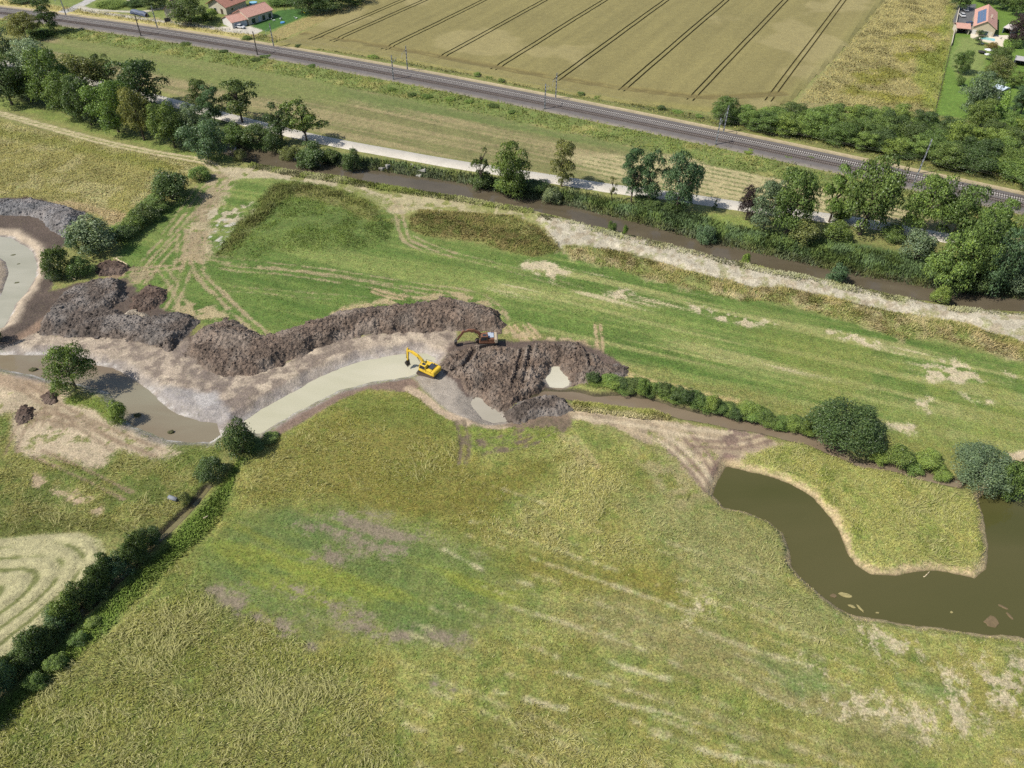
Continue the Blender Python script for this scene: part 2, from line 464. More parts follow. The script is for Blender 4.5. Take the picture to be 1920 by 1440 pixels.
zone([(860, 1030), (1060, 1045), (1280, 1080), (1330, 1150), (1150, 1110), (950, 1065)], S(134, 128, 60), 4, 4, .12, a=.7, masks=(1, .1, 0, 0))
zone([(1200, 940), (1330, 940), (1460, 1000), (1490, 1090), (1600, 1170), (1500, 1200), (1300, 1100)], S(150, 149, 98), 5, 5, .12, a=.7, masks=(1, .4, 0, 0))
zone([(-200, 1600), (0, 1340), (140, 1220), (300, 1110), (400, 1080), (520, 1200), (620, 1260), (760, 1400), (760, 1800)], S(120, 128, 64), 5, 5, .1, a=.55, masks=(1, 1, 0, 0))
zone([(760, 1330), (1000, 1290), (1250, 1330), (1500, 1400), (1600, 1600), (760, 1600)], S(136, 130, 68), 6, 6, .1, a=.6, thr=.46)
RA2 = math.atan2(*(unp([(1280, 1190)])[0] - unp([(830, 1030)])[0])[::-1])
gp = [(370, 1020), (430, 980), (560, 958), (690, 962), (800, 998), (930, 1060), (990, 1120), (930, 1190), (780, 1215), (600, 1190), (450, 1150), (390, 1090)]
zone(gp, S(124, 126, 82), 3, 4, .2, a=.75, masks=(.5, .05, 0, .15), var=.2)
zone([(540, 975), (600, 958), (700, 960), (810, 995), (900, 1045), (840, 1040), (760, 1015), (660, 995), (580, 995)], S(148, 139, 106), 1.5, 2.5, .5, a=.75, masks=(.2, 0, 0, .3), thr=.4)
zone([(400, 1090), (470, 1110), (560, 1160), (660, 1190), (780, 1205), (860, 1200), (760, 1180), (640, 1140), (520, 1085), (450, 1085)], S(144, 136, 104), 1.5, 2.5, .5, a=.7, masks=(.2, 0, 0, .3), thr=.42)
zone(gp, S(104, 126, 62), 4, 4, .15, a=.7, masks=(.9, .05, 0, 0), var=.2)
zone(gp, S(140, 146, 60), 2, 2, .2, st=(RA2, .05, .35), thr=.55, a=.7)
zone(gp, S(98, 118, 66), 2, 2, .2, st=(RA2, .05, .3), thr=.58, a=.6)
for p in ([(560, 985), (640, 965), (700, 968), (800, 995), (770, 1015), (690, 1000), (600, 1005)], [(510, 1090), (560, 1098), (650, 1135), (690, 1160), (620, 1150), (540, 1120)], [(400, 1105), (440, 1100), (460, 1140), (450, 1160), (420, 1140)],
          [(620, 1140), (680, 1155), (760, 1195), (740, 1205), (660, 1180)], [(800, 1180), (870, 1195), (860, 1210), (810, 1205)], [(450, 1140), (560, 1190), (590, 1215), (520, 1190)],
          [(590, 1045), (620, 1030), (640, 1050), (600, 1060)], [(640, 1010), (760, 1030), (740, 1045), (640, 1030)], [(800, 1270), (840, 1278), (845, 1290)]):
    zone(p, S(147, 134, 112), 1.4, 2.6, .6, a=.95, masks=(.15, 0, 0, .3), st=(RA2, .09, .6), thr=.4)
for l in ([(830, 1030), (920, 1075), (1010, 1100), (1130, 1135), (1280, 1190), (1420, 1245), (1500, 1290)], [(930, 1130), (1030, 1160), (1100, 1182), (1190, 1212), (1280, 1252)], [(1120, 1235), (1200, 1260), (1260, 1275)], [(930, 1298), (1000, 1315), (1060, 1330)],
          [(1040, 1260), (1180, 1295), (1260, 1320)], [(1160, 1320), (1260, 1340), (1400, 1385)], [(1220, 1375), (1290, 1400), (1400, 1425), (1540, 1445)], [(1280, 1170), (1400, 1215), (1520, 1250)], [(1090, 1080), (1200, 1115), (1300, 1150)], [(1280, 1350), (1420, 1385)], [(1360, 1260), (1470, 1320), (1560, 1345)]):
    stroke(l, .5, S(204, 194, 154), .3, .4, .8, masks=(.6, 0, 0, .15), brk=.47)
MOW = unp([(850, 1040), (1010, 1098), (1280, 1192), (1500, 1272), (1700, 1335), (1990, 1400)])
MOW = smooth_line(MOW, 4)
for _k in range(-8, 22):
    _r = random.Random(_k + 400)
    stroke(offset_line(MOW, -_k * 1.9 + _r.uniform(-.5, .5)) , _r.uniform(.22, .5), S(194, 184, 140) if _k % 3 else S(106, 118, 60), .3, .6, _r.uniform(.4, .75), masks=(.7, 0, 0, .1), brk=_r.uniform(.43, .52), ns=1.2, world=True)
rb = [(1180, 1120), (1340, 1180), (1480, 1260), (1640, 1330), (1760, 1400), (1500, 1400), (1300, 1330), (1120, 1240), (1000, 1160)]
zone(rb, S(150, 142, 94), 4, 3, .1, st=(RA2, .04, .3), thr=.47, a=.7, masks=(.8, .2, 0, .1))
for p in ([(1760, 1275), (1830, 1240), (1960, 1240), (1960, 1350), (1860, 1345), (1800, 1375), (1735, 1375), (1700, 1362), (1760, 1320)], [(1600, 1165), (1680, 1185), (1720, 1225), (1660, 1240), (1610, 1200)], [(1500, 1300), (1640, 1300), (1760, 1330), (1700, 1350), (1560, 1330)], [(1500, 1250), (1560, 1265), (1570, 1275), (1510, 1268)],
          [(1285, 1150), (1320, 1125), (1330, 1130), (1295, 1160)]):
    zone(p, S(204, 190, 154), 2.5, 4, .7, a=.8, masks=(.3, .1, 0, .4), thr=.47)
for p in ([(1410, 1235), (1470, 1245), (1540, 1270), (1600, 1300), (1570, 1310), (1480, 1275)], [(1690, 1282), (1750, 1284), (1790, 1295), (1760, 1302), (1700, 1296)], [(1450, 1275), (1540, 1300), (1500, 1305)]):
    zone(p, S(106, 130, 74), 1.5, 2, .3, a=.6, masks=(.8, 0, 0, 0))
# island between the stream and the pond; banks of the pond
isl = [(1380, 850), (1480, 830), (1560, 850), (1660, 885), (1780, 915), (1845, 945), (1850, 1060), (1830, 1090), (1640, 1080), (1590, 1030), (1560, 970), (1520, 930), (1440, 890)]
zone(isl, S(162, 162, 92), 1.5, 1.2, .2, masks=(1, .5, 0, 0), var=.2)
zone(isl, S(176, 172, 98), 1.5, 1.2, .15, thr=.56, a=.8, masks=(1, .8, 0, 0))
zone(isl, S(120, 136, 60), 1.5, 1.2, .3, thr=.6, a=.6)
# left: between channel and ditch
lef = [(-200, 690), (0, 700), (120, 730), (300, 830), (420, 840), (400, 880), (380, 930), (300, 1010), (200, 1000), (0, 1010), (-300, 1010)]
zone(lef, S(112, 122, 60), 1.5, 1.2, .25, masks=(1, .3, 0, 0), var=.3)
zone(lef, S(148, 144, 82), 1.5, 1.5, .15, thr=.55, a=.7, masks=(1, .6, 0, 0))
zone([(-100, 995), (100, 960), (300, 985), (310, 1010), (200, 1000), (-100, 1010)], S(100, 104, 50), 1.5, 1.5, .3, a=.7)
bare = [(-60, 695), (60, 708), (125, 735), (190, 775), (235, 795), (300, 825), (330, 850), (290, 862), (220, 848), (190, 880), (130, 862), (60, 855), (25, 830), (20, 780), (-60, 770)]
zone(bare, S(198, 180, 150), 1.2, 1.6, .3, a=.95, masks=(.15, 0, 0, .6), var=.2)
zone(bare, S(140, 138, 86), 1.2, 1.6, .35, thr=.62, a=.8, masks=(.8, 0, 0, .1))
zone([(-60, 690), (60, 706), (120, 732), (110, 750), (40, 735), (-60, 720)], S(172, 148, 122), .8, 1, .4, a=.8, masks=(0, 0, 0, .7))
for p in ([(60, 890), (160, 935), (185, 960), (120, 935), (60, 905)], [(100, 915), (170, 930), (180, 945), (110, 925)]):
    zone(p, S(190, 168, 136), .8, 1.5, .4, thr=.45, a=.85, masks=(.1, 0, 0, .5))
zone([(110, 740), (165, 745), (205, 745), (235, 790), (215, 795), (180, 765), (120, 760)], S(120, 134, 58), .8, 1, .4, masks=(1, .2, 0, 0))
for l in ([(20, 850), (40, 800), (80, 770), (70, 800)], [(95, 765), (110, 795), (130, 800), (110, 780)], [(60, 780), (140, 790), (220, 840)], [(70, 850), (160, 890), (240, 930)], [(40, 720), (100, 760), (180, 800), (300, 850)]):
    stroke(l, .7, S(150, 128, 104), .3, .3, .7, masks=(0, 0, 0, .6), offs=(-.9, .9))
# mown hay
hay = [(-160, 1008), (0, 1010), (70, 1002), (150, 998), (190, 1012), (198, 1035), (180, 1075), (140, 1125), (100, 1160), (50, 1200), (0, 1240), (-120, 1330)]
Ph = unp(hay); sl = window(Ph, 2); X, Y = GX[sl], GY[sl]
s = sdf(Ph, X, Y)
sm = 0
for _a, _b in zip(Ph, np.roll(Ph, -1, 0)): sm = sm + np.exp(-.45 * seg_d(X, Y, _a, _b))
wob = np.where(s > 0, np.maximum(-np.log(sm) / .45 + 2.2, s * .2), s) + .55 * (fbm(X, Y, .25, 3, 41) - .5)
blend(sl, sst(-.3, .5, s + .4 * (fbm(X, Y, .4, 3, 44) - .5)), S(187, 180, 136) * (.85 + .3 * fbm(X, Y, .8, 4, 42))[..., None], (.06, .3, 0, 0))
ring = sst(.45, .85, np.sin(wob * 2 * math.pi / 1.9)) * sst(.3, .8, s) * sst(.25, .4, fbm(X, Y, .12, 3, 43))
blend(sl, ring * .9, S(116, 122, 66), (.1, .2, 0, 0))
GH[sl] += .16 * sst(.1, -.8, np.sin(wob * 2 * math.pi / 1.9)) * sst(.3, .8, s)
# green strip right of the ditch hedge
zone([(460, 850), (400, 930), (310, 1015), (200, 1120), (60, 1260), (-40, 1350), (-60, 1420), (60, 1310), (200, 1180), (330, 1050), (400, 990), (440, 900)], S(116, 136, 68), 1, 1.5, .3, a=.8, masks=(1, 0, 0, 0), var=.25)

# --- tracks on the central meadow
TAN = S(178, 160, 124); PALE = S(204, 188, 152)
zone([(395, 318), (432, 313), (450, 330), (428, 362), (402, 400), (392, 440), (402, 475), (378, 492), (348, 482), (343, 440), (360, 400), (385, 350)], S(186, 170, 136), 1.2, 2.2, .4, a=.85, thr=.4, masks=(.2, 0, 0, .5), var=.2)
for _o in (-5, -2.5, 0, 2.5):
    stroke(np.array([(428, 325), (405, 352), (385, 400), (372, 440), (368, 485)]) + np.array([_o * 3.2, 0]), .7, S(156, 138, 108), .3, .4, .6, masks=(.1, 0, 0, .6), offs=(-.7, .7), brk=.4)
zone([(410, 316), (480, 314), (560, 322), (640, 336), (700, 356), (745, 378), (760, 400), (735, 402), (700, 378), (640, 356), (560, 340), (480, 334), (430, 335)], S(198, 184, 150), 1, 1.5, .3, masks=(.1, 0, 0, .7), thr=.4)
zone([(700, 365), (800, 365), (900, 375), (1010, 395), (1050, 440), (1000, 420), (850, 400), (770, 395), (740, 395)], S(190, 178, 138), 1.5, 2, .3, thr=.42, masks=(.3, 0, 0, .5))
zone([(380, 395), (470, 380), (480, 400), (430, 425), (400, 440)], S(196, 184, 154), .8, 1.5, .4, thr=.5, masks=(.1, 0, 0, .6))
zone([(390, 440), (420, 410), (450, 420), (410, 470)], S(206, 200, 186), .6, 1.5, .5, thr=.6, masks=(.1, 0, 0, .6))
PR = (-.95, .95)
for l, w, a in (([(380, 440), (372, 480), (400, 484), (520, 498), (640, 513), (760, 533), (880, 550), (930, 575), (945, 600)], .8, .8), ([(365, 480), (430, 502), (530, 510), (640, 526), (700, 536), (790, 555), (860, 560)], .8, .75),
                ([(360, 470), (375, 515), (420, 560), (450, 590), (500, 632)], .9, .95), ([(365, 490), (400, 540), (440, 580), (480, 615)], .8, .7), ([(352, 460), (350, 500), (338, 540), (320, 575), (300, 598)], .8, .9), ([(345, 440), (310, 475), (285, 505), (265, 530)], .8, .8),
                ([(355, 400), (320, 440), (280, 480), (250, 520), (230, 560)], .8, .8), ([(340, 430), (338, 480), (320, 530), (290, 560), (272, 600)], .8, .8), ([(350, 480), (330, 500), (270, 505), (235, 510)], .9, .9), ([(375, 350), (340, 400), (310, 440)], .8, .7),
                ([(300, 500), (330, 540), (345, 580), (360, 600)], .8, .7), ([(420, 540), (520, 548), (600, 555), (690, 562)], .5, .5), ([(745, 385), (752, 420), (765, 452), (800, 468)], .9, .9), ([(770, 445), (800, 460), (850, 478)], .7, .8),
                ([(790, 465), (900, 490), (1010, 520), (1090, 545)], .6, .5), ([(730, 375), (745, 405), (740, 420)], .8, .7), ([(1010, 400), (1022, 440), (1030, 470)], .8, .8), ([(1045, 410), (1052, 450), (1050, 475)], .8, .8)):
    stroke(l, w, TAN, .35, .5, a * .85, masks=(.3, 0, 0, .4), offs=PR, brk=.36)
zone([(330, 560), (400, 575), (440, 600), (500, 632), (460, 620), (400, 600), (320, 600)], S(182, 166, 126), 1, 2, .4, thr=.42, masks=(.2, 0, 0, .5))
zone([(600, 595), (640, 575), (760, 555), (860, 548), (930, 570), (960, 620), (1100, 640), (1130, 670), (1000, 650), (940, 625), (930, 585), (840, 558), (700, 575)], S(186, 168, 128), 1, 1.5, .4, thr=.5, masks=(.3, 0, 0, .5))
for l in ([(960, 612), (985, 640), (990, 665)], [(985, 608), (1010, 635)], [(1120, 610), (1125, 660), (1112, 690)], [(1090, 640), (1100, 660), (1098, 690)], [(700, 545), (720, 552), (760, 560)]):
    stroke(l, .7, S(192, 168, 130), .3, .3, .85, offs=(-.6, .6), masks=(.1, 0, 0, .6))
stroke([(-60, 198), (0, 213), (100, 241), (200, 268), (300, 289), (380, 303), (410, 318)], 1.2, S(204, 190, 150), .35, .35, 1.0, masks=(.2, 0, 0, .5), offs=PR)
stroke([(-60, 198), (0, 213), (100, 241), (200, 268), (300, 289), (380, 303), (410, 318)], .7, S(130, 134, 74), .3, .3, .6)

# --- lanes by the houses at upper left
GRV = S(206, 198, 178)
stroke([(118, 26), (150, 10), (180, -6)], 5.0, S(196, 192, 186), .5, .3, 1, masks=(0, 0, 0, .3))
stroke([(150, 12), (170, 17), (205, 20), (262, 22), (310, 15)], 2.6, GRV, .5, .3, 1, masks=(0, 0, 0, .4))
stroke([(150, 14), (172, 22), (230, 30), (300, 40), (350, 46), (420, 56), (470, 62)], 3.2, GRV, .5, .3, 1, masks=(0, 0, 0, .4))
zone([(415, 50), (455, 52), (480, 46), (494, 57), (478, 65), (440, 62), (410, 58)], S(214, 206, 190), .5, .4, .3, masks=(0, 0, 0, .3))
zone([(470, 50), (520, 20), (570, 15), (585, 25), (545, 42), (500, 60)], S(74, 112, 48), .8, .6, .3, masks=(.7, 0, 0, 0))
zone([(500, 66), (520, 55), (560, 38), (620, 20), (640, 10), (650, 18), (580, 52), (530, 75), (505, 80)], S(166, 152, 98), .8, 1, .3, masks=(1, .5, 0, 0))
zone([(1786, 40), (1797, 10), (1830, 8), (1828, 60), (1795, 62)], S(112, 112, 114), .5, .3, .3, masks=(0, 0, 0, .2))

# --- excavation soils
MUD = S(186, 169, 148); BRN = S(128, 108, 95); CLAY = S(166, 162, 158)
zone([(-60, 370), (70, 373), (160, 398), (165, 425), (120, 455), (100, 480), (95, 545), (130, 535), (235, 520), (320, 590), (350, 600), (375, 640), (320, 660), (75, 625), (20, 650), (-60, 660)], S(102, 88, 78), .8, 1.6, .4, masks=(0, 0, .1, 1), var=.3)
zone([(10, 645), (60, 610), (110, 570), (150, 535), (230, 508), (235, 515), (160, 545), (90, 605), (40, 650)], S(160, 134, 112), .8, .8, .4, masks=(0, 0, 0, .7), a=.8)
zone([(230, 500), (270, 500), (290, 520), (240, 535), (233, 525)], S(160, 146, 112), 1, 1.2, .4, thr=.45, masks=(.3, 0, 0, .6))
bench = [(20, 645), (75, 622), (117, 630), (233, 634), (300, 650), (320, 655), (350, 635), (375, 680), (430, 700), (515, 688), (590, 650), (640, 634), (770, 618), (855, 618), (850, 650), (820, 685), (783, 690), (640, 700), (547, 745), (465, 800), (410, 812), (377, 800), (290, 750), (240, 713), (167, 690), (-40, 675)]
zone(bench, MUD, .6, .8, .4, masks=(0, 0, .1, .9), var=.3)
zone(bench, S(216, 198, 172), .6, .8, .3, thr=.56, a=.7, masks=(0, 0, 0, .9))
zone(bench, S(136, 121, 109), .6, .8, .45, thr=.54, a=.8, masks=(0, 0, .2, 1))
zone([(320, 655), (350, 635), (400, 690), (440, 705), (470, 720), (450, 790), (400, 800), (370, 780), (380, 740), (350, 700)], S(134, 120, 110), 1, 1.2, .4, thr=.45, a=.8, masks=(0, 0, .2, 1))
zone([(280, 720), (300, 740), (350, 775), (410, 790), (440, 780), (400, 740), (350, 730)], S(170, 166, 164), 1, 1, .4, a=.7, masks=(0, 0, .3, .7))
zone([(365, 740), (400, 735), (410, 755), (375, 765)], S(196, 190, 184), .8, 1, .4, a=.8, masks=(0, 0, .3, .6))
zone([(487, 818), (567, 767), (640, 732), (707, 715), (767, 706), (800, 722), (770, 737), (690, 728), (640, 748), (560, 795), (515, 820)], S(142, 120, 104), .6, .6, .4, masks=(0, 0, .1, .8), var=.2)
zone([(770, 705), (830, 690), (870, 712), (885, 735), (915, 755), (945, 772), (960, 795), (900, 800), (850, 782), (810, 750)], S(172, 161, 146), .6, .6, .4, masks=(0, 0, .7, .03), var=.15)
stroke([(765, 728), (795, 745), (825, 772), (860, 788), (900, 798), (950, 798), (985, 792)], 1.7, S(196, 174, 146), .4, .3, 1, masks=(0, 0, .1, .6))
zone([(850, 640), (940, 640), (1090, 640), (1180, 690), (1140, 720), (1070, 722), (1020, 735), (970, 755), (930, 775), (880, 740), (820, 690)], S(112, 96, 86), .8, 1, .4, masks=(0, 0, .1, 1), var=.3)
zone([(940, 790), (1060, 755), (1080, 770), (1070, 800), (1040, 815), (960, 805)], S(140, 120, 100), .8, 1, .4, masks=(0, 0, .1, .8), thr=.35)
trk = [(1060, 768), (1130, 773), (1220, 782), (1260, 792), (1330, 800), (1380, 808), (1430, 815), (1465, 835), (1420, 847), (1385, 862), (1352, 885), (1330, 930), (1305, 905), (1280, 880), (1245, 850), (1210, 828), (1140, 800), (1070, 785)]
zone(trk, S(192, 172, 140), .8, 1.2, .4, masks=(.1, 0, 0, .6), var=.2)
zone(trk, S(164, 146, 122), .8, 1.2, .4, thr=.55, a=.7, masks=(.1, 0, .1, .8))
zone([(1190, 830), (1250, 850), (1290, 890), (1320, 930), (1290, 960), (1240, 920), (1200, 870)], S(172, 160, 116), 2, 2, .3, thr=.45, a=.8, masks=(.6, .3, 0, .3))
zone([(1215, 815), (1300, 818), (1345, 850), (1320, 900), (1260, 870)], S(150, 150, 92), 1.5, 3, .4, thr=.44, a=.85, masks=(1, .4, 0, 0))
for l in ([(1080, 776), (1200, 792), (1300, 812), (1400, 822)], [(1240, 820), (1290, 860), (1325, 905)]):
    stroke(l, 1.0, S(210, 192, 160), .4, .5, .85, offs=(-1., 1.), masks=(.1, 0, 0, .4), brk=.36)
zone([(1330, 885), (1360, 850), (1385, 855), (1350, 880), (1340, 895)], S(150, 124, 110), .5, .5, .5, masks=(0, 0, .2, 1))
zone([(1360, 800), (1420, 805), (1450, 830), (1390, 850), (1350, 835)], S(150, 128, 112), .8, 1, .5, thr=.5, masks=(0, 0, .1, 1))
for l in ([(1290, 820), (1320, 850), (1340, 880)], [(1260, 840), (1300, 880), (1330, 920)], [(1300, 830), (1380, 835), (1440, 820)]):
    stroke(l, .8, S(140, 116, 100), .3, .4, .7, offs=(-.8, .8), masks=(0, 0, 0, 1))
for l in ([(862, 790), (872, 830), (868, 870)], [(890, 800), (890, 840)], [(900, 830), (960, 820), (1010, 800), (1030, 785)], [(900, 845), (980, 835), (1050, 800)], [(870, 825), (920, 838), (985, 835)], [(1020, 790), (1050, 810), (1060, 790)]):
    stroke(l, .8, S(122, 108, 88), .3, .4, .8, offs=(-.7, .7), masks=(.1, 0, 0, .9), brk=.3)
zone([(860, 800), (1040, 795), (1050, 820), (980, 845), (900, 850)], S(120, 138, 58), 1, 1.5, .4, thr=.5, a=.7, masks=(1, .3, 0, 0))
for l in ([(1050, 815), (1080, 850), (1090, 880)], [(1075, 820), (1100, 850), (1120, 880)]):
    stroke(l, .6, S(190, 176, 126), .3, .3, .8, offs=(-.4, .4))
zone([(1890, 850), (1925, 845), (1990, 850), (1990, 885), (1905, 885)], S(214, 194, 160), .6, .5, .4, masks=(0, 0, 0, .4))

# --- stony levee along the river
LV = [(1000, 400), (1073, 412), (1123, 428), (1190, 443), (1280, 463), (1347, 482), (1447, 504), (1547, 522), (1613, 538), (1680, 555), (1780, 572), (1847, 580), (1990, 592), (1990, 655), (1920, 634), (1863, 622), (1813, 606), (1730, 592), (1663, 580), (1580, 560), (1467, 536), (1413, 538), (1360, 522), (1280, 505), (1187, 475), (1140, 464), (1063, 458), (1040, 470), (1020, 440)]
zone(LV, S(206, 196, 172), .8, 2.2, .3, masks=(0, 0, 0, 1), var=.2, z=.6)
zone(LV, S(176, 160, 132), .8, 2.0, .5, thr=.58, a=.7, masks=(.2, 0, 0, .9), z=.6)
zone(LV, S(168, 164, 120), .7, 1.0, .3, thr=.6, a=.6, masks=(.7, 0, 0, .5), z=.6)
rg = [(1060, 460), (1140, 466), (1187, 477), (1280, 507), (1360, 524), (1413, 540), (1467, 538), (1580, 562), (1663, 582), (1730, 594), (1813, 608), (1863, 624), (1960, 655), (1960, 680), (1880, 662), (1760, 628), (1690, 632), (1600, 600), (1440, 560), (1385, 560), (1280, 535), (1150, 500), (1080, 485)]
zone(rg, S(182, 170, 124), 1.2, 3.0, .25, thr=.36, masks=(1, .9, 0, 0), var=.25, z=.4)
zone(rg, S(128, 138, 70), 1.2, 2, .2, thr=.5, a=.8, masks=(1, .4, 0, 0), z=.4)
# vegetated mounds
M1 = [(405, 478), (432, 440), (470, 395), (515, 345), (560, 340), (640, 358), (700, 382), (740, 420), (730, 460), (640, 470), (520, 470), (460, 490)]
zone(M1, S(106, 124, 60), 4, 3, .2, a=.8, masks=(1, .4, 0, 0), var=.3)
zone([(405, 478), (440, 430), (520, 345), (560, 345), (560, 365), (530, 380), (470, 440), (430, 475)], S(112, 112, 66), 1.5, 2.5, .3, a=.7, masks=(1, .7, 0, 0), var=.3)
zone([(560, 350), (640, 362), (700, 390), (700, 420), (620, 390), (550, 375)], S(136, 128, 78), 1.5, 2, .3, a=.7, masks=(1, .6, 0, 0))
zone([(640, 340), (720, 370), (740, 420), (700, 420), (600, 365)], S(134, 138, 74), 2, 2, .2, a=.7, thr=.45)
M2 = [(770, 408), (790, 395), (850, 398), (960, 405), (1015, 430), (1050, 470), (1000, 482), (950, 470), (900, 452), (800, 442), (770, 428)]
zone(M2, S(132, 122, 74), 1, 1.5, .3, masks=(1, .8, 0, 0), var=.3)
zone(M2, S(110, 118, 58), 1, 1.5, .25, thr=.52, a=.8, masks=(1, .4, 0, 0))
zone([(860, 380), (1000, 390), (1030, 430), (1000, 450), (900, 410)], S(158, 158, 96), 2, 2, .3, thr=.5, a=.7)

# ---------------------------------------------------------------- relief
d = np.full(GX.shape, 1e9); slr = window(RAIL, 25); d[slr] = pld(RAIL[::9], GX[slr], GY[slr])
flat = sst(16, 9, d)
GH = GH * (1 - flat) + .55 * flat
mound(M1, 1.0, 4.5); mound(M2, .9, 2.5)
mound(LV, .6, 2.0); mound(rg, .5, 1.8)
mound([(-60, 365), (70, 372), (160, 396), (200, 420), (130, 450), (60, 420), (-60, 420)], .6, 3)
# cloddy, trampled relief where the soil is open; tufty relief on the lodged grass
GH += GM[..., 3] * .16 * (fbm(GX, GY, .8, 4, 51) - .5) * (np.abs(GX) < 300)
GH += GM[..., 1] * .22 * (fbm(GX, GY, .7, 3, 52) - .45)

# ---------------------------------------------------------------- water bodies: outline px, level, bank slope
def off_y(px, z, dy):
    P = unp(px, z); P[:, 1] += dy; return P
far_bank = [(380, 258), (430, 268), (470, 283), (520, 288), (560, 294), (640, 311), (707, 317), (773, 327), (827, 334), (880, 343), (950, 362), (1020, 373), (1067, 383), (1140, 401), (1190, 413), (1280, 438), (1323, 452), (1380, 461), (1430, 474), (1480, 484), (1553, 501), (1613, 514), (1680, 524), (1730, 533), (1780, 544), (1847, 551), (1920, 561), (2080, 585)]
near_bank = [(2080, 600), (1920, 581), (1847, 578), (1780, 570), (1747, 562), (1680, 553), (1613, 537), (1547, 520), (1447, 503), (1393, 490), (1347, 482), (1280, 464), (1190, 441), (1123, 426), (1073, 409), (1007, 393), (973, 387), (930, 380), (873, 369), (790, 356), (723, 345), (640, 330), (547, 318), (467, 303), (420, 285), (370, 266)]
RIVER = np.concatenate([unp(far_bank, -1.5), off_y(near_bank, .4, 1.6)])
W1 = unp([(-220, 440), (0, 444), (20, 446), (43, 459), (62, 473), (70, 493), (67, 517), (50, 547), (30, 570), (17, 597), (7, 613), (-60, 640), (-160, 640), (-90, 570), (-40, 560), (0, 556), (8, 537), (17, 512), (10, 493), (0, 483), (-40, 480), (-200, 500)], -.9)
W2 = unp([(-120, 668), (0, 665), (33, 666), (83, 666), (167, 681), (213, 691), (240, 704), (267, 724), (290, 741), (307, 758), (333, 777), (377, 790), (407, 794), (415, 815), (393, 829), (350, 829), (313, 825), (283, 812), (253, 801), (233, 785), (230, 763), (205, 738), (160, 722), (100, 714), (57, 702), (0, 692), (-120, 695)], -1.2)
W3 = unp([(457, 790), (493, 767), (547, 737), (587, 713), (640, 689), (683, 676), (740, 666), (773, 662), (800, 663), (818, 672), (812, 682), (795, 690), (783, 699), (767, 706), (707, 715), (640, 730), (567, 767), (520, 793), (487, 814), (470, 812)], -1.2)
W4 = unp([(1033, 683), (1050, 684), (1057, 700), (1070, 707), (1067, 723), (1050, 731), (1030, 725), (1022, 710), (1033, 700)], -1.0)
W5 = unp([(888, 745), (905, 741), (912, 757), (935, 766), (942, 783), (955, 790), (925, 793), (905, 785), (890, 768), (880, 757)], -.9)
W6 = unp([(975, 754), (1005, 742), (1020, 733), (1073, 734), (1123, 744), (1173, 741), (1223, 751), (1280, 767), (1320, 777), (1363, 781), (1413, 792), (1467, 803), (1497, 810), (1560, 835), (1613, 868), (1663, 870), (1763, 893), (1806, 905), (1800, 916), (1763, 909), (1663, 882), (1613, 878), (1550, 850), (1513, 834), (1467, 824), (1413, 811), (1367, 803), (1323, 793), (1280, 787), (1257, 781), (1223, 770), (1173, 767), (1123, 760), (1073, 752), (1040, 745)], -.7)
W7 = unp([(1362, 875), (1420, 887), (1480, 907), (1527, 933), (1557, 970), (1577, 1003), (1587, 1033), (1603, 1060), (1630, 1074), (1680, 1081), (1713, 1073), (1747, 1069), (1780, 1074), (1827, 1084), (1850, 1067), (1852, 1033), (1847, 995), (1843, 973), (1834, 938), (1860, 905), (1908, 880), (1990, 860), (2200, 880), (2200, 1260), (1920, 1197), (1907, 1192), (1847, 1189), (1780, 1180), (1713, 1173), (1663, 1163), (1597, 1154), (1567, 1139), (1530, 1107), (1497, 1080), (1483, 1060), (1480, 1033), (1468, 1000), (1440, 977), (1397, 961), (1357, 953), (1337, 927), (1347, 900)], -1.1)
W8 = unp([(394, 915), (381, 933), (360, 958), (332, 987), (303, 1015), (197, 1117), (57, 1247), (-60, 1365), (-72, 1353), (46, 1239), (188, 1108), (296, 1010), (326, 981), (353, 954), (375, 929), (388, 912)], -.6)
WATERS = [('river', RIVER, -1.5, .95), ('oxbow', W1, -.9, .5), ('channel', W2, -1.2, .55), ('milky', W3, -1.2, .5), ('pool', W4, -1.0, .5), ('puddle', W5, -.9, .35), ('stream', W6, -.7, 1.0), ('pond', W7, -1.1, .75), ('ditch', W8, -.6, 1.0)]
for nm, P, zw, slope in WATERS:
    sl = window(P, 6); X, Y = GX[sl], GY[sl]
    s = sdf(P, X, Y) + .7 * (fbm(X, Y, .45, 4, 61) - .5)
    tgt = np.where(s > 0, zw - np.minimum(.7, .45 * s), zw + slope * (-s))
    h = GH[sl]; k = .15
    q = np.clip(.5 + .5 * (h - tgt) / k, 0, 1)
    GH[sl] = h * (1 - q) + tgt * q - k * q * (1 - q)
    o = -s
    n = fbm(X, Y, .5, 3, 62)
    if nm in ('channel', 'milky', 'oxbow'):
        blend(sl, sst(2.8, .9, o + 1.8 * (n - .5)) * .55, S(166, 158, 152) * (.85 + .3 * n)[..., None], (0, 0, .4, .25))
        blend(sl, sst(1.0, .3, o) * sst(-.2, .2, o) * sst(.42, .6, n) * (.75 if nm != 'milky' else .4), S(214, 208, 200), (0, 0, .4, .4))
    if nm == 'oxbow':
        blend(sl, sst(3.6, 1.6, o + 1.6 * (n - .5)) * sst(.2, .6, o), S(196, 178, 154) * (.85 + .3 * n)[..., None], (0, 0, .1, .4))
    if nm == 'pond':
        blend(sl, sst(1.6, .3, o + 1.6 * (n - .5)) * .9, S(196, 176, 134), (.4, .2, 0, .3))
        blend(sl, sst(.25, -.2, o), S(92, 76, 50), (0, 0, .5, .3))
    if nm in ('river', 'stream', 'ditch'):
        blend(sl, sst(.9, .1, o), S(92, 84, 60), (0, 0, .3, .6))
    if nm in ('pool', 'puddle'):
        blend(sl, sst(1.2, .0, o), S(168, 158, 144), (0, 0, .6, .5))
_x = XS; _y = YS
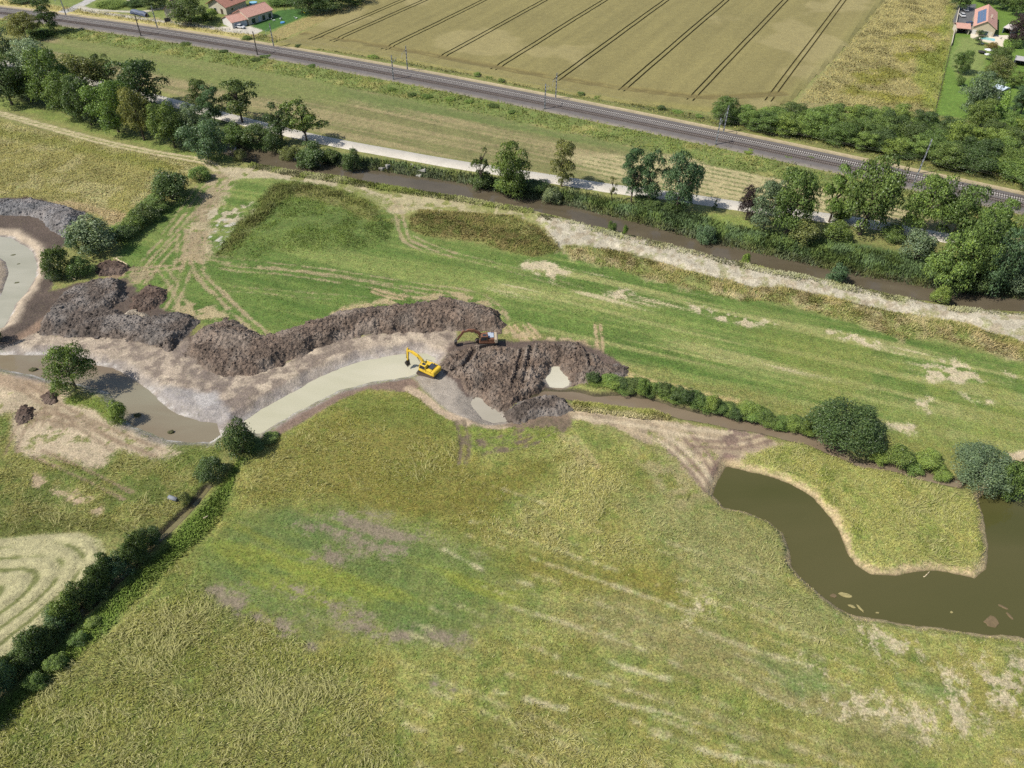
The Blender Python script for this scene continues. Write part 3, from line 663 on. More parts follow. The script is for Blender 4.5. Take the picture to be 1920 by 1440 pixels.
def hz(x, y):
    x = np.atleast_1d(np.asarray(x, float)); y = np.atleast_1d(np.asarray(y, float))
    j = np.clip(np.searchsorted(XS, x) - 1, 0, NX - 2); i = np.clip(np.searchsorted(YS, y) - 1, 0, NY - 2)
    fx = np.clip((x - XS[j]) / (XS[j + 1] - XS[j]), 0, 1); fy = np.clip((y - YS[i]) / (YS[i + 1] - YS[i]), 0, 1)
    return (GH[i, j] * (1 - fx) + GH[i, j + 1] * fx) * (1 - fy) + (GH[i + 1, j] * (1 - fx) + GH[i + 1, j + 1] * fx) * fy
def gcol(x, y):
    j = np.clip(np.searchsorted(XS, x) - 1, 0, NX - 1); i = np.clip(np.searchsorted(YS, y) - 1, 0, NY - 1)
    w = GW[i, j][:, None]
    return GC[i, j] * (1 - w) + GB[i, j] * w
def gmask(x, y):
    j = np.clip(np.searchsorted(XS, x) - 1, 0, NX - 1); i = np.clip(np.searchsorted(YS, y) - 1, 0, NY - 1)
    return GM[i, j]

# ---------------------------------------------------------------- ground material
def ground_material():
    m, N, L = mat_new("ground_soil_and_grass")
    b = N['Principled BSDF']
    tc = nd(N, 'ShaderNodeTexCoord'); P = tc.outputs['Object']
    col0 = nd(N, 'ShaderNodeAttribute', attribute_name='Col').outputs['Color']
    ba = nd(N, 'ShaderNodeAttribute', attribute_name='Bare')
    bn = nd(N, 'ShaderNodeTexNoise', i_Scale=2.2, i_Detail=8.0, i_Roughness=.78); L.new(P, bn.inputs['Vector'])
    bw = mth(N, L, 'ADD', ba.outputs['Alpha'], mth(N, L, 'MULTIPLY', mth(N, L, 'SUBTRACT', bn.outputs[0], .5), 2.8))
    bf = ramp(N, L, bw, [(.15, 0.), (.85, 1.)])
    col = mixc(N, L, bf, col0, ba.outputs['Color'])
    mk = nd(N, 'ShaderNodeAttribute', attribute_name='Msk')
    sp = nd(N, 'ShaderNodeSeparateColor'); L.new(mk.outputs['Color'], sp.inputs[0])
    grass, lodged, wet, stony = sp.outputs[0], sp.outputs[1], sp.outputs[2], mk.outputs['Alpha']
    # fine grain of turf and soil
    f1 = nd(N, 'ShaderNodeTexNoise', i_Scale=3.2, i_Detail=6.0, i_Roughness=.7); L.new(P, f1.inputs['Vector'])
    f2 = nd(N, 'ShaderNodeTexNoise', i_Scale=.55, i_Detail=6.0, i_Roughness=.68); L.new(P, f2.inputs['Vector'])
    g1 = ramp(N, L, f1.outputs[0], [(.32, .42), (.5, 1.0), (.68, 1.65)])
    g2 = ramp(N, L, f2.outputs[0], [(.3, .72), (.7, 1.28)])
    c = mixc(N, L, mth(N, L, 'ADD', mth(N, L, 'MULTIPLY', grass, .6), .4), col, g1, 'MULTIPLY')
    c = mixc(N, L, .8, c, g2, 'MULTIPLY')
    # hue drift inside the turf: some yellow, some deeper green
    f3 = nd(N, 'ShaderNodeTexNoise', i_Scale=.9, i_Detail=5.0, i_Roughness=.65); L.new(P, f3.inputs['Vector'])
    hue = ramp(N, L, f3.outputs[0], [(.3, (.72, .98, .7)), (.5, (1, 1, 1)), (.7, (1.22, 1.08, 1.1))])
    c = mixc(N, L, mth(N, L, 'MULTIPLY', grass, .75), c, hue, 'MULTIPLY')
    # lodged straw: strands that bend with a slow swirl
    w = nd(N, 'ShaderNodeTexNoise', i_Scale=.3, i_Detail=3.5, i_Roughness=.6); L.new(P, w.inputs['Vector'])
    off = nd(N, 'ShaderNodeVectorMath', operation='MULTIPLY_ADD'); L.new(w.outputs['Color'], off.inputs[0])
    off.inputs[1].default_value = (4.2, 4.2, 0); L.new(P, off.inputs[2])
    mp = nd(N, 'ShaderNodeMapping'); mp.inputs['Scale'].default_value = (1.0, 4.2, 1); mp.inputs['Rotation'].default_value = (0, 0, .5)
    L.new(off.outputs[0], mp.inputs['Vector'])
    sn = nd(N, 'ShaderNodeTexNoise', i_Scale=1.0, i_Detail=4.0, i_Roughness=.62); L.new(mp.outputs[0], sn.inputs['Vector'])
    straw = ramp(N, L, sn.outputs[0], [(.33, .62), (.47, .92), (.57, 1.25), (.68, 1.6)])
    c = mixc(N, L, mth(N, L, 'MULTIPLY', lodged, .85), c, straw, 'MULTIPLY')
    # stones and clods
    vo = nd(N, 'ShaderNodeTexVoronoi', i_Scale=2.2); L.new(P, vo.inputs['Vector'])
    vo2 = nd(N, 'ShaderNodeTexVoronoi', i_Scale=.8); L.new(off.outputs[0], vo2.inputs['Vector'])
    st = ramp(N, L, vo.outputs['Distance'], [(.05, 1.15), (.35, 1.02), (.62, .78)])
    c = mixc(N, L, mth(N, L, 'MULTIPLY', stony, .6), c, st, 'MULTIPLY')
    L.new(c, b.inputs['Base Color'])
    r = mth(N, L, 'SUBTRACT', .92, mth(N, L, 'MULTIPLY', wet, .5)); L.new(r, b.inputs['Roughness'])
    b.inputs['Specular IOR Level'].default_value = .25
    hgt = mth(N, L, 'MULTIPLY', f1.outputs[0], .25)
    hgt = mth(N, L, 'ADD', hgt, mth(N, L, 'MULTIPLY', mth(N, L, 'MULTIPLY', sn.outputs[0], lodged), .9))
    hgt = mth(N, L, 'ADD', hgt, mth(N, L, 'MULTIPLY', mth(N, L, 'MULTIPLY', vo.outputs['Distance'], stony), -.14))
    hgt = mth(N, L, 'ADD', hgt, mth(N, L, 'MULTIPLY', f2.outputs[0], .5))
    bp = nd(N, 'ShaderNodeBump', i_Strength=.9, i_Distance=.55)
    L.new(hgt, bp.inputs['Height']); L.new(bp.outputs[0], b.inputs['Normal'])
    return m
GROUND_MAT = ground_material()
gv = np.stack([GX.ravel(), GY.ravel(), GH.ravel()], 1)
me = np_mesh('ground', gv, grid_faces(NY, NX), GC.reshape(-1, 3), smooth=True, extra=[('Msk', GM.reshape(-1, 4)), ('Bare', np.concatenate([GB, GW[..., None]], -1).reshape(-1, 4))])
ground = link('ground', me, GROUND_MAT)
tag(ground, kind='structure')

# ---------------------------------------------------------------- water surfaces
def water_mat(name, c0, c1, rough, scale=.12, wave=.02, spec=.5):
    m, N, L = mat_new(name)
    b = N['Principled BSDF']
    tc = nd(N, 'ShaderNodeTexCoord')
    mp = nd(N, 'ShaderNodeMapping'); mp.inputs['Rotation'].default_value = (0, 0, -RAIL_ANG); mp.inputs['Scale'].default_value = (.5, 1.4, 1)
    L.new(tc.outputs['Object'], mp.inputs['Vector'])
    n = nd(N, 'ShaderNodeTexNoise', i_Scale=scale, i_Detail=5.0, i_Roughness=.55, i_Distortion=.6); L.new(mp.outputs[0], n.inputs['Vector'])
    L.new(ramp(N, L, n.outputs[0], [(.35, c0), (.65, c1)]), b.inputs['Base Color'])
    b.inputs['Roughness'].default_value = rough
    b.inputs['IOR'].default_value = 1.33
    b.inputs['Specular IOR Level'].default_value = spec
    wv = nd(N, 'ShaderNodeTexNoise', i_Scale=1.6, i_Detail=3.0); L.new(tc.outputs['Object'], wv.inputs['Vector'])
    bp = nd(N, 'ShaderNodeBump', i_Strength=wave, i_Distance=.3); L.new(wv.outputs[0], bp.inputs['Height']); L.new(bp.outputs[0], b.inputs['Normal'])
    return m
WM = {'river': water_mat('river_water', S(96, 87, 69), S(112, 102, 84), .05, .1, .04),
      'oxbow': water_mat('silty_water', S(170, 167, 146), S(186, 182, 162), .1),
      'channel': water_mat('channel_water', S(154, 149, 126), S(136, 120, 98), .08, .06),
      'milky': water_mat('milky_water', S(192, 188, 158), S(210, 204, 178), .12, .06),
      'pool': water_mat('pool_water', S(206, 200, 176), S(216, 210, 188), .14),
      'puddle': water_mat('puddle_water', S(176, 168, 150), S(186, 178, 160), .12),
      'stream': water_mat('stream_water', S(128, 112, 92), S(146, 132, 110), .1, .08),
      'pond': water_mat('pond_water', S(82, 83, 44), S(100, 95, 60), .03, .02, .03),
      'ditch': water_mat('ditch_water', S(122, 114, 80), S(134, 126, 90), .08)}
WNAME = {'river': 'river_water', 'oxbow': 'oxbow_water', 'channel': 'channel_water', 'milky': 'milky_channel_water', 'pool': 'pool_water', 'puddle': 'puddle_water', 'stream': 'stream_water', 'pond': 'pond_water', 'ditch': 'ditch_water'}
for nm, P, zw, slope in WATERS:
    g = .2 if nm == 'pool' else .6 if nm in ('puddle', 'ditch') else 1.0
    lo, hi = P.min(0) - 2.5, P.max(0) + 2.5
    xs, ys = np.arange(lo[0], hi[0] + g, g), np.arange(lo[1], hi[1] + g, g)
    X, Y = np.meshgrid(xs, ys); s = sdf(P, X, Y)
    if nm == 'pool': s = np.minimum(s, -sdf(W6, X, Y) - .9 + .3 * fbm(X, Y, 1.0, 2))
    F = grid_faces(*X.shape); keep = s.ravel()[F].max(1) > -.9
    F = F[keep]; u, inv = np.unique(F, return_inverse=True)
    V = np.stack([X.ravel(), Y.ravel(), np.full(X.size, zw)], 1)[u]
    o = link(WNAME[nm], np_mesh(WNAME[nm], V, inv.reshape(-1, 4)), WM[nm]); tag(o, kind='structure')

# ================================================================ TOWPATH, RAILWAY, CROP
def attr_mat(name, rough=.9, noise=((3.0, .75, 1.3),), bump=.3, bscale=4.0, bdist=.15, spec=.25):
    m, N, L = mat_new(name); b = N['Principled BSDF']
    tc = nd(N, 'ShaderNodeTexCoord'); c = nd(N, 'ShaderNodeAttribute', attribute_name='Col').outputs['Color']
    for s, lo, hi in noise:
        n = nd(N, 'ShaderNodeTexNoise', i_Scale=s, i_Detail=6.0, i_Roughness=.68); L.new(tc.outputs['Object'], n.inputs['Vector'])
        c = mixc(N, L, 1.0, c, ramp(N, L, n.outputs[0], [(.3, lo), (.7, hi)]), 'MULTIPLY')
    L.new(c, b.inputs['Base Color']); b.inputs['Roughness'].default_value = rough; b.inputs['Specular IOR Level'].default_value = spec
    if bump:
        n = nd(N, 'ShaderNodeTexNoise', i_Scale=bscale, i_Detail=6.0, i_Roughness=.7); L.new(tc.outputs['Object'], n.inputs['Vector'])
        bp = nd(N, 'ShaderNodeBump', i_Strength=bump, i_Distance=bdist); L.new(n.outputs[0], bp.inputs['Height']); L.new(bp.outputs[0], b.inputs['Normal'])
    return m
def strip(P, prof, zoff, cols):
    """sweep a cross profile [(offset, height)] along P over the terrain; cols per profile point"""
    T = np.gradient(P, axis=0); T /= np.linalg.norm(T, axis=1)[:, None]; Nn = np.stack([-T[:, 1], T[:, 0]], 1)
    V = []; C = []
    for (o, h), c in zip(prof, cols):
        Q = P + Nn * o
        V.append(np.concatenate([Q, (zoff + h)[:, None] if np.ndim(zoff) else np.full((len(P), 1), zoff + h)], 1))
        C.append(np.tile(np.asarray(c)[None], (len(P), 1)))
    V = np.stack(V, 1); C = np.stack(C, 1)
    return V.reshape(-1, 3), grid_faces(V.shape[0], V.shape[1]), C.reshape(-1, 3)

# towpath: pale crushed limestone
path_px = [(-120, 92), (43, 127), (160, 152), (320, 192), (443, 224), (547, 250), (640, 270), (740, 288), (840, 306), (923, 319), (990, 329), (1067, 341), (1140, 353), (1290, 371), (1383, 386), (1523, 404), (1630, 419), (1747, 441), (1897, 464), (2060, 492)]
PW = smooth_line(unp(path_px, .05), 2.0)
k = np.ones(9) / 9
PW[4:-4] = np.stack([np.convolve(PW[:, i], k, 'valid') for i in (0, 1)], 1)
pz = np.max([hz(*(PW + np.array([0, o])).T) for o in (-3, -1.5, 0, 1.5, 3)], 0) + .05
pz = np.convolve(np.pad(pz, 4, mode='edge'), k, 'valid')
pc = [S(150, 142, 112), S(222, 214, 198), S(214, 206, 190), S(222, 214, 198), S(150, 142, 112)]
V, F, C = strip(PW, [(-3.0, -.5), (-2.6, .02), (0, .06), (2.6, .02), (3.0, -.5)], pz, pc)
C = C * (.9 + .2 * fbm(V[:, 0], V[:, 1], .3, 4, 3))[:, None]
o = link('towpath', np_mesh('towpath', V, F, C, smooth=True), attr_mat('crushed_limestone', .9, ((2.0, .86, 1.12), (.3, .92, 1.08)), .2)); tag(o, kind='structure')

# ballast bed
RZ = .55
bal = S(122, 116, 112)
prof = [(-8.2, -.3), (-6.4, .02), (-5.0, .42), (-3.3, .5), (-.6, .5), (0, .42), (.6, .5), (3.3, .5), (5.0, .42), (6.2, .04), (8.6, .03), (9.6, -.3)]
cs = [S(180, 166, 128), S(150, 142, 126), bal, bal * .9, bal * .9, bal * 1.05, bal * .9, bal * .9, bal, S(170, 156, 126), S(202, 184, 146), S(180, 166, 120)]
RD = smooth_line(RAIL[::4], 3.0)
V, F, C = strip(RD, prof, RZ, cs)
C = C * (.85 + .3 * fbm(V[:, 0], V[:, 1], .2, 4, 5))[:, None]
o = link('railway_ballast', np_mesh('railway_ballast', V, F, C, smooth=False), attr_mat('ballast', .95, ((6.0, .6, 1.4), (.5, .85, 1.15)), .6, 6.0)); tag(o, kind='structure')
RAIL_M = simple('rail_steel', S(150, 138, 130), .35, .7, .15, 1.0)
SLP_A = simple('concrete_sleeper', S(196, 190, 182), .85, 0, .15, 2.0)
SLP_B = simple('weathered_sleeper', S(126, 112, 102), .9, 0, .2, 2.0)
for off, sm, lab in ((-1.95, SLP_B, 'nearer railway track with brown weathered sleepers on the grey ballast'), (1.95, SLP_A, 'farther railway track with pale concrete sleepers on the grey ballast')):
    T = empty('railway_track', (0, 0, 0)); tag(T, lab, 'railway track', 'tracks of the double railway line')
    Q = offset_line(RD, off)
    for g in (-.75, .75):
        V, F, C = strip(offset_line(Q, g), [(-.06, 0), (-.05, .17), (.05, .17), (.06, 0)], RZ + .58, [S(120, 110, 104)] * 4)
        link('rail', np_mesh('rail', V, F), RAIL_M, T)
    L_ = np.concatenate([[0], np.cumsum(np.hypot(*np.diff(Q, axis=0).T))]); st_ = np.arange(2, L_[-1] - 2, .62)
    cx, cy = np.interp(st_, L_, Q[:, 0]), np.interp(st_, L_, Q[:, 1])
    tx, ty = np.interp(st_, L_, np.gradient(Q[:, 0])), np.interp(st_, L_, np.gradient(Q[:, 1])); l = np.hypot(tx, ty); tx /= l; ty /= l
    cor = [(-1, -1, 0), (1, -1, 0), (1, 1, 0), (-1, 1, 0), (-1, -1, 1), (1, -1, 1), (1, 1, 1), (-1, 1, 1)]
    V = np.stack([np.stack([cx + tx * a * .14 - ty * b * 1.25, cy + ty * a * .14 + tx * b * 1.25, np.full_like(cx, RZ + .5 + .09 * e)], 1) for a, b, e in cor], 1)
    fq = np.array([(4, 5, 6, 7), (0, 1, 5, 4), (1, 2, 6, 5), (2, 3, 7, 6), (3, 0, 4, 7)])
    F = (np.arange(len(cx))[:, None, None] * 8 + fq[None]).reshape(-1, 4)
    o = link('sleepers', np_mesh('sleepers', V.reshape(-1, 3), F), sm, T); tag(o, kind='stuff')

# wheat: a standing crop with wheel gaps cut into it
WF = [(508, 86), (520, 78), (567, 58), (627, 26), (672, 0), (720, -40), (1690, -40), (1660, 0), (1570, 107), (1513, 160), (1490, 186), (1420, 214), (1350, 210), (1280, 203), (1173, 193), (1067, 177), (973, 160), (887, 140), (740, 113), (640, 99)]
WFW = unp(WF, .4)
tl = [((600, 68), (758, 0)), ((648, 74), (786, 0)), ((735, 87), (909, 0)), ((840, 104), (1020, 0)), ((935, 124), (1138, 0)), ((1055, 143), (1250, 0)), ((1172, 162), (1366, 0)), ((1297, 177), (1480, 0)), ((1427, 177), (1600, 0))]
tw = [unp(t, .4) for t in tl]
dirs = np.array([(b - a) / np.linalg.norm(b - a) for a, b in tw]); wd = np.median(dirs, 0); wd /= np.linalg.norm(wd)
wn_ = np.array([-wd[1], wd[0]])
vpos = [float(np.mean([p @ wn_ for p in t])) for t in tw]; ustart = [float(t[0] @ wd) for t in tw]
uu, vv_ = WFW @ wd, WFW @ wn_
vg_ = list(np.arange(vv_.min(), vv_.max(), 1.6))
grooves = []
for v, u0 in zip(vpos, ustart):
    for s_ in (-1.05, 1.05):
        grooves.append((v + s_, u0))
for g, _ in grooves:
    vg_ = [q for q in vg_ if abs(q - g) > .5] + [g - .34, g - .2, g, g + .2, g + .34]
vg_ = np.array(sorted(vg_)); ug_ = np.arange(uu.min(), uu.max(), 1.3)
U, Vv = np.meshgrid(ug_, vg_, indexing='ij'); X = U * wd[0] + Vv * wn_[0]; Y = U * wd[1] + Vv * wn_[1]
s = sdf(WFW, X, Y) + .9 * (fbm(X, Y, .3, 3, 71) - .5)
Hc = .72 + .14 * (fbm(X, Y, .25, 4, 72) - .5) + .1 * (fbm(X, Y, .05, 2, 76) - .5)
cc = S(147, 137, 86) * (.88 + .24 * fbm(X, Y, .035, 4, 73))[..., None] * (.86 + .28 * streak(X, Y, math.atan2(wd[1], wd[0]), .01, .6, 3, 74))[..., None]
cc = cc * (1 - .25 * sst(6, 1, s))[..., None] + .25 * sst(6, 1, s)[..., None] * S(150, 150, 84)
tanp = sst(.6, .68, fbm(X, Y, .03, 4, 75))[..., None]; cc = cc * (1 - .35 * tanp) + .35 * tanp * S(186, 172, 122)
gm = np.zeros_like(U)
for g, u0 in grooves:
    k_ = (np.abs(Vv - g) < .25) & (U > u0 - 5)
    gm = np.maximum(gm, k_ * 1.0)
hl = smooth_line(unp([(545, 60), (600, 68), (650, 76), (735, 90), (838, 108), (935, 127), (1055, 147), (1172, 165), (1298, 180), (1350, 182), (1427, 178), (1470, 175)], .5), 3)
for o_ in (-1.05, 1.05):
    gm = np.maximum(gm, sst(1.2, .6, pld(offset_line(hl, o_), X, Y)) * sst(.2, .4, fbm(X, Y, .15, 3, 77)))
Hc = Hc * (1 - .6 * gm); cc = cc * (1 - gm)[..., None] + gm[..., None] * S(126, 114, 70)
Hc = Hc * sst(0, 2.2, s) - .12 * sst(.6, 0, s)
V = np.stack([X.ravel(), Y.ravel(), hz(X.ravel(), Y.ravel()) + Hc.ravel()], 1)
F = grid_faces(*X.shape); F = F[(s.ravel()[F] > -.8).all(1)][:, ::-1]
u_, inv = np.unique(F, return_inverse=True)
WHEAT_M = attr_mat('wheat_ears', .9, ((2.2, .78, 1.22), (.5, .9, 1.1)), .5, 3.0, .3)
wheat = link('wheat_crop', np_mesh('wheat_crop', V[u_], inv.reshape(-1, 4), cc.reshape(-1, 3)[u_]), WHEAT_M)
tag(wheat, 'ripening wheat crop with dark pairs of wheel lines beyond the railway', 'wheat', kind='stuff')

# ================================================================ SPOIL HEAPS
def soil_mat(name, dark, light, grey):
    m, N, L = mat_new(name); b = N['Principled BSDF']
    tc = nd(N, 'ShaderNodeTexCoord'); P = tc.outputs['Object']
    a = nd(N, 'ShaderNodeTexNoise', i_Scale=1.4, i_Detail=8.0, i_Roughness=.72); L.new(P, a.inputs['Vector'])
    c = nd(N, 'ShaderNodeTexNoise', i_Scale=.22, i_Detail=4.0); L.new(P, c.inputs['Vector'])
    v = nd(N, 'ShaderNodeTexVoronoi', i_Scale=1.8); L.new(P, v.inputs['Vector'])
    col = ramp(N, L, a.outputs[0], [(.3, dark), (.52, np.asarray(dark) * .45 + np.asarray(light) * .55), (.72, light)])
    col = mixc(N, L, ramp(N, L, c.outputs[0], [(.45, 0.), (.62, .8)]), col, grey)
    c2 = nd(N, 'ShaderNodeTexNoise', i_Scale=.35, i_Detail=5.0, i_Roughness=.65); L.new(tc.outputs['Generated'], c2.inputs['Vector']); L.new(P, c2.inputs['Vector'])
    col = mixc(N, L, 1.0, col, ramp(N, L, c2.outputs[0], [(.36, .62), (.5, 1.), (.64, 1.35)]), 'MULTIPLY')
    L.new(col, b.inputs['Base Color'])
    b.inputs['Roughness'].default_value = .8; b.inputs['Specular IOR Level'].default_value = .3
    h = mth(N, L, 'ADD', a.outputs[0], mth(N, L, 'MULTIPLY', v.outputs['Distance'], -.5))
    bp = nd(N, 'ShaderNodeBump', i_Strength=.9, i_Distance=.45); L.new(h, bp.inputs['Height']); L.new(bp.outputs[0], b.inputs['Normal'])
    return m
SOILS = {'dark': soil_mat('wet_dark_spoil', S(82, 72, 64), S(128, 114, 102), S(140, 132, 124)),
         'brown': soil_mat('brown_spoil', S(92, 78, 68), S(146, 126, 108), S(150, 136, 122)),
         'umber': soil_mat('umber_spoil', S(80, 63, 53), S(124, 102, 86), S(112, 96, 84)),
         'grey': soil_mat('grey_clay_spoil', S(112, 110, 110), S(150, 148, 146), S(138, 131, 126)),
         'pale': soil_mat('pale_stony_spoil', S(150, 134, 114), S(206, 192, 168), S(186, 176, 160))}
def heap(name, label, px, hgt, wd, soil, seed, clod=.5, z=.2, ridge=None, ruts=None, g=.2):
    P = unp(px, z); lo, hi = P.min(0) - 1, P.max(0) + 1
    X, Y = np.meshgrid(np.arange(lo[0] - 1, hi[0] + 1, g), np.arange(lo[1] - 1, hi[1] + 1, g))
    n = fbm(X, Y, .35, 3, seed)
    s = sdf(P, X, Y) + .6 + 1.9 * (n - .5) + .9 * (fbm(X, Y, 1.2, 3, seed + 3) - .5)
    e = sst(0, wd, s)
    h = hgt * e * (.62 + .75 * fbm(X, Y, .22, 3, seed + 1))
    if ridge is not None:
        R = unp(ridge[0], z + .5); h = h + ridge[1] * sst(ridge[2], 0, pld(R, X, Y)) * e
    lump = np.abs(fbm(X, Y, .9, 2, seed + 2) - .5) * 2
    lump2 = np.abs(fbm(X, Y, 2.2, 2, seed + 5) - .5) * 2
    fine = fbm(X, Y, 3.1, 2, seed + 6) - .5; blk = np.floor(fbm(X, Y, 1.5, 2, seed + 7) * 9) / 9 - .5
    h = h + e * clod * ((lump - .3) * .3 + (lump2 - .3) * .3 + fine * .55 + blk * .9) - .12 + .1 * e
    if ruts:
        for r in ruts:
            d_ = pld(smooth_line(unp(r, z), 1.5), X, Y); h = h - .45 * sst(.6, .3, d_) * e + .2 * sst(.5, .0, np.abs(d_ - .85)) * e
    Z = hz(X.ravel(), Y.ravel()).reshape(X.shape) + h
    F = grid_faces(*X.shape); F = F[(s.ravel()[F] > -.45).all(1)]
    u, inv = np.unique(F, return_inverse=True)
    V = np.stack([X.ravel(), Y.ravel(), Z.ravel()], 1)[u]
    c = V.mean(0); c[2] = 0
    o = link(name, np_mesh(name, V - c, inv.reshape(-1, 4), smooth=False), SOILS[soil]); o.location = c
    # loose clods lying on the heap
    r = np.random.default_rng(seed + 900); ok = np.flatnonzero(s.ravel() > .1); area = len(ok) * g * g
    k = int(area * 3); pick = r.choice(ok, k); sz = r.gamma(1.6, .075, k) + .07
    cp = np.stack([X.ravel()[pick], Y.ravel()[pick], Z.ravel()[pick]], 1) - c; cp[:, :2] += r.uniform(-.1, .1, (k, 2))
    cube = np.array([(a, b_, e_) for a in (-1, 1) for b_ in (-1, 1) for e_ in (-1, 1)], float)
    q = cube[None] * r.uniform(.45, 1.0, (k, 8, 3)) * sz[:, None, None] * .5 * np.array([1.15, 1.15, .8]); an = r.uniform(0, 6.28, k); ca, sa = np.cos(an)[:, None], np.sin(an)[:, None]
    q = np.stack([q[..., 0] * ca - q[..., 1] * sa, q[..., 0] * sa + q[..., 1] * ca, q[..., 2]], -1) + cp[:, None] + np.array([0, 0, .03])
    fq = np.array([(0, 1, 3, 2), (4, 6, 7, 5), (0, 4, 5, 1), (2, 3, 7, 6), (1, 5, 7, 3)])
    tag(link('clods', np_mesh('clods', q.reshape(-1, 3), (np.arange(k)[:, None, None] * 8 + fq[None]).reshape(-1, 4)), SOILS[soil], o), kind='stuff')
    return tag(o, label, 'soil heap', 'heaps of excavated soil')
heap('spoil_heap', 'pale grey clay heap behind the curved oxbow pond at the left edge', [(-90, 380), (0, 377), (67, 378), (117, 385), (160, 400), (147, 417), (130, 446), (108, 440), (87, 420), (67, 408), (0, 405), (-90, 410)], 1.3, 2.5, 'grey', 1, .35)
heap('spoil_heap', 'small umber soil heap with logs in front of the grey-green willows', [(180, 497), (207, 487), (230, 493), (240, 500), (227, 513), (187, 516)], .9, 1.6, 'umber', 2, .4)
heap('spoil_heap', 'long dark wet spoil heap between the oxbow pond and the small brown heap', [(75, 622), (80, 597), (127, 540), (187, 523), (233, 527), (234, 553), (213, 577), (233, 590), (280, 595), (312, 588), (350, 590), (373, 600), (370, 612), (340, 635), (317, 655), (290, 646), (233, 633), (167, 631), (117, 629)], 1.5, 2.4, 'dark', 3, .55)
heap('spoil_heap', 'round brown soil heap on the grass among wheel tracks', [(280, 535), (310, 543), (312, 560), (290, 577), (260, 584), (245, 578), (250, 553)], 1.2, 2.2, 'umber', 4, .45)
heap('spoil_heap', 'low pale stony heap beside the round brown heap', [(226, 594), (246, 583), (273, 586), (280, 597), (254, 606), (233, 606)], .6, 1.2, 'pale', 5, .5)
heap('spoil_heap', 'longest spoil bank curving along the channel behind the yellow excavator', [(350, 660), (362, 635), (383, 613), (423, 597), (460, 611), (493, 630), (547, 618), (600, 600), (640, 587), (707, 575), (790, 572), (833, 562), (873, 568), (923, 579), (947, 607), (937, 622), (840, 619), (773, 621), (707, 624), (640, 636), (587, 652), (547, 673), (513, 688), (473, 701), (433, 703), (385, 694)], 1.7, 2.6, 'brown', 6, .55, ridge=([(400, 630), (440, 640), (500, 655), (560, 640), (640, 608), (720, 593), (800, 588), (880, 592), (920, 600)], .9, 4.0))
heap('churned_soil', 'churned dark earth with track ruts below the orange excavator', [(847, 657), (893, 650), (940, 649), (973, 653), (1033, 643), (1083, 642), (1107, 663), (1130, 680), (1160, 690), (1165, 700), (1140, 713), (1100, 713), (1074, 718), (1074, 703), (1058, 688), (1052, 678), (1030, 679), (1026, 698), (1016, 708), (1018, 724), (1000, 737), (973, 747), (950, 767), (933, 763), (913, 753), (900, 738), (873, 733), (867, 710), (840, 697), (822, 682)], .8, 1.6, 'brown', 7, .85,
     ruts=([(985, 640), (975, 680), (965, 720)], [(1000, 640), (992, 680), (984, 720)], [(1098, 650), (1108, 690)], [(890, 660), (870, 690), (850, 695)]))
heap('spoil_heap', 'dark cloddy heap below the small bright pool at the end of the dig', [(943, 768), (973, 753), (1007, 741), (1040, 744), (1060, 753), (1075, 767), (1053, 780), (1007, 783), (973, 791), (953, 786)], 1.1, 1.8, 'dark', 8, .6)
heap('spoil_heap', 'grey clay tongue at the right tip of the churned earth', [(1130, 690), (1150, 685), (1172, 690), (1170, 702), (1140, 714), (1115, 712)], .6, 1.2, 'dark', 9, .35)
heap('spoil_heap', 'small brown clod heap on the bare sandy ground at far left', [(28, 768), (45, 760), (62, 766), (60, 782), (40, 790), (26, 782)], .8, 1.2, 'umber', 10, .4)
heap('spoil_heap', 'little dark clod heap just left of the lone round tree', [(78, 742), (96, 730), (102, 738), (98, 752), (84, 754)], .7, 1.0, 'umber', 12, .45)
heap('spoil_heap', 'reddish earth heap under the riverside trees at far right', [(1870, 478), (1880, 462), (1900, 460), (1915, 470), (1918, 490), (1880, 496)], 2.0, 2.6, 'pale', 11, .3)

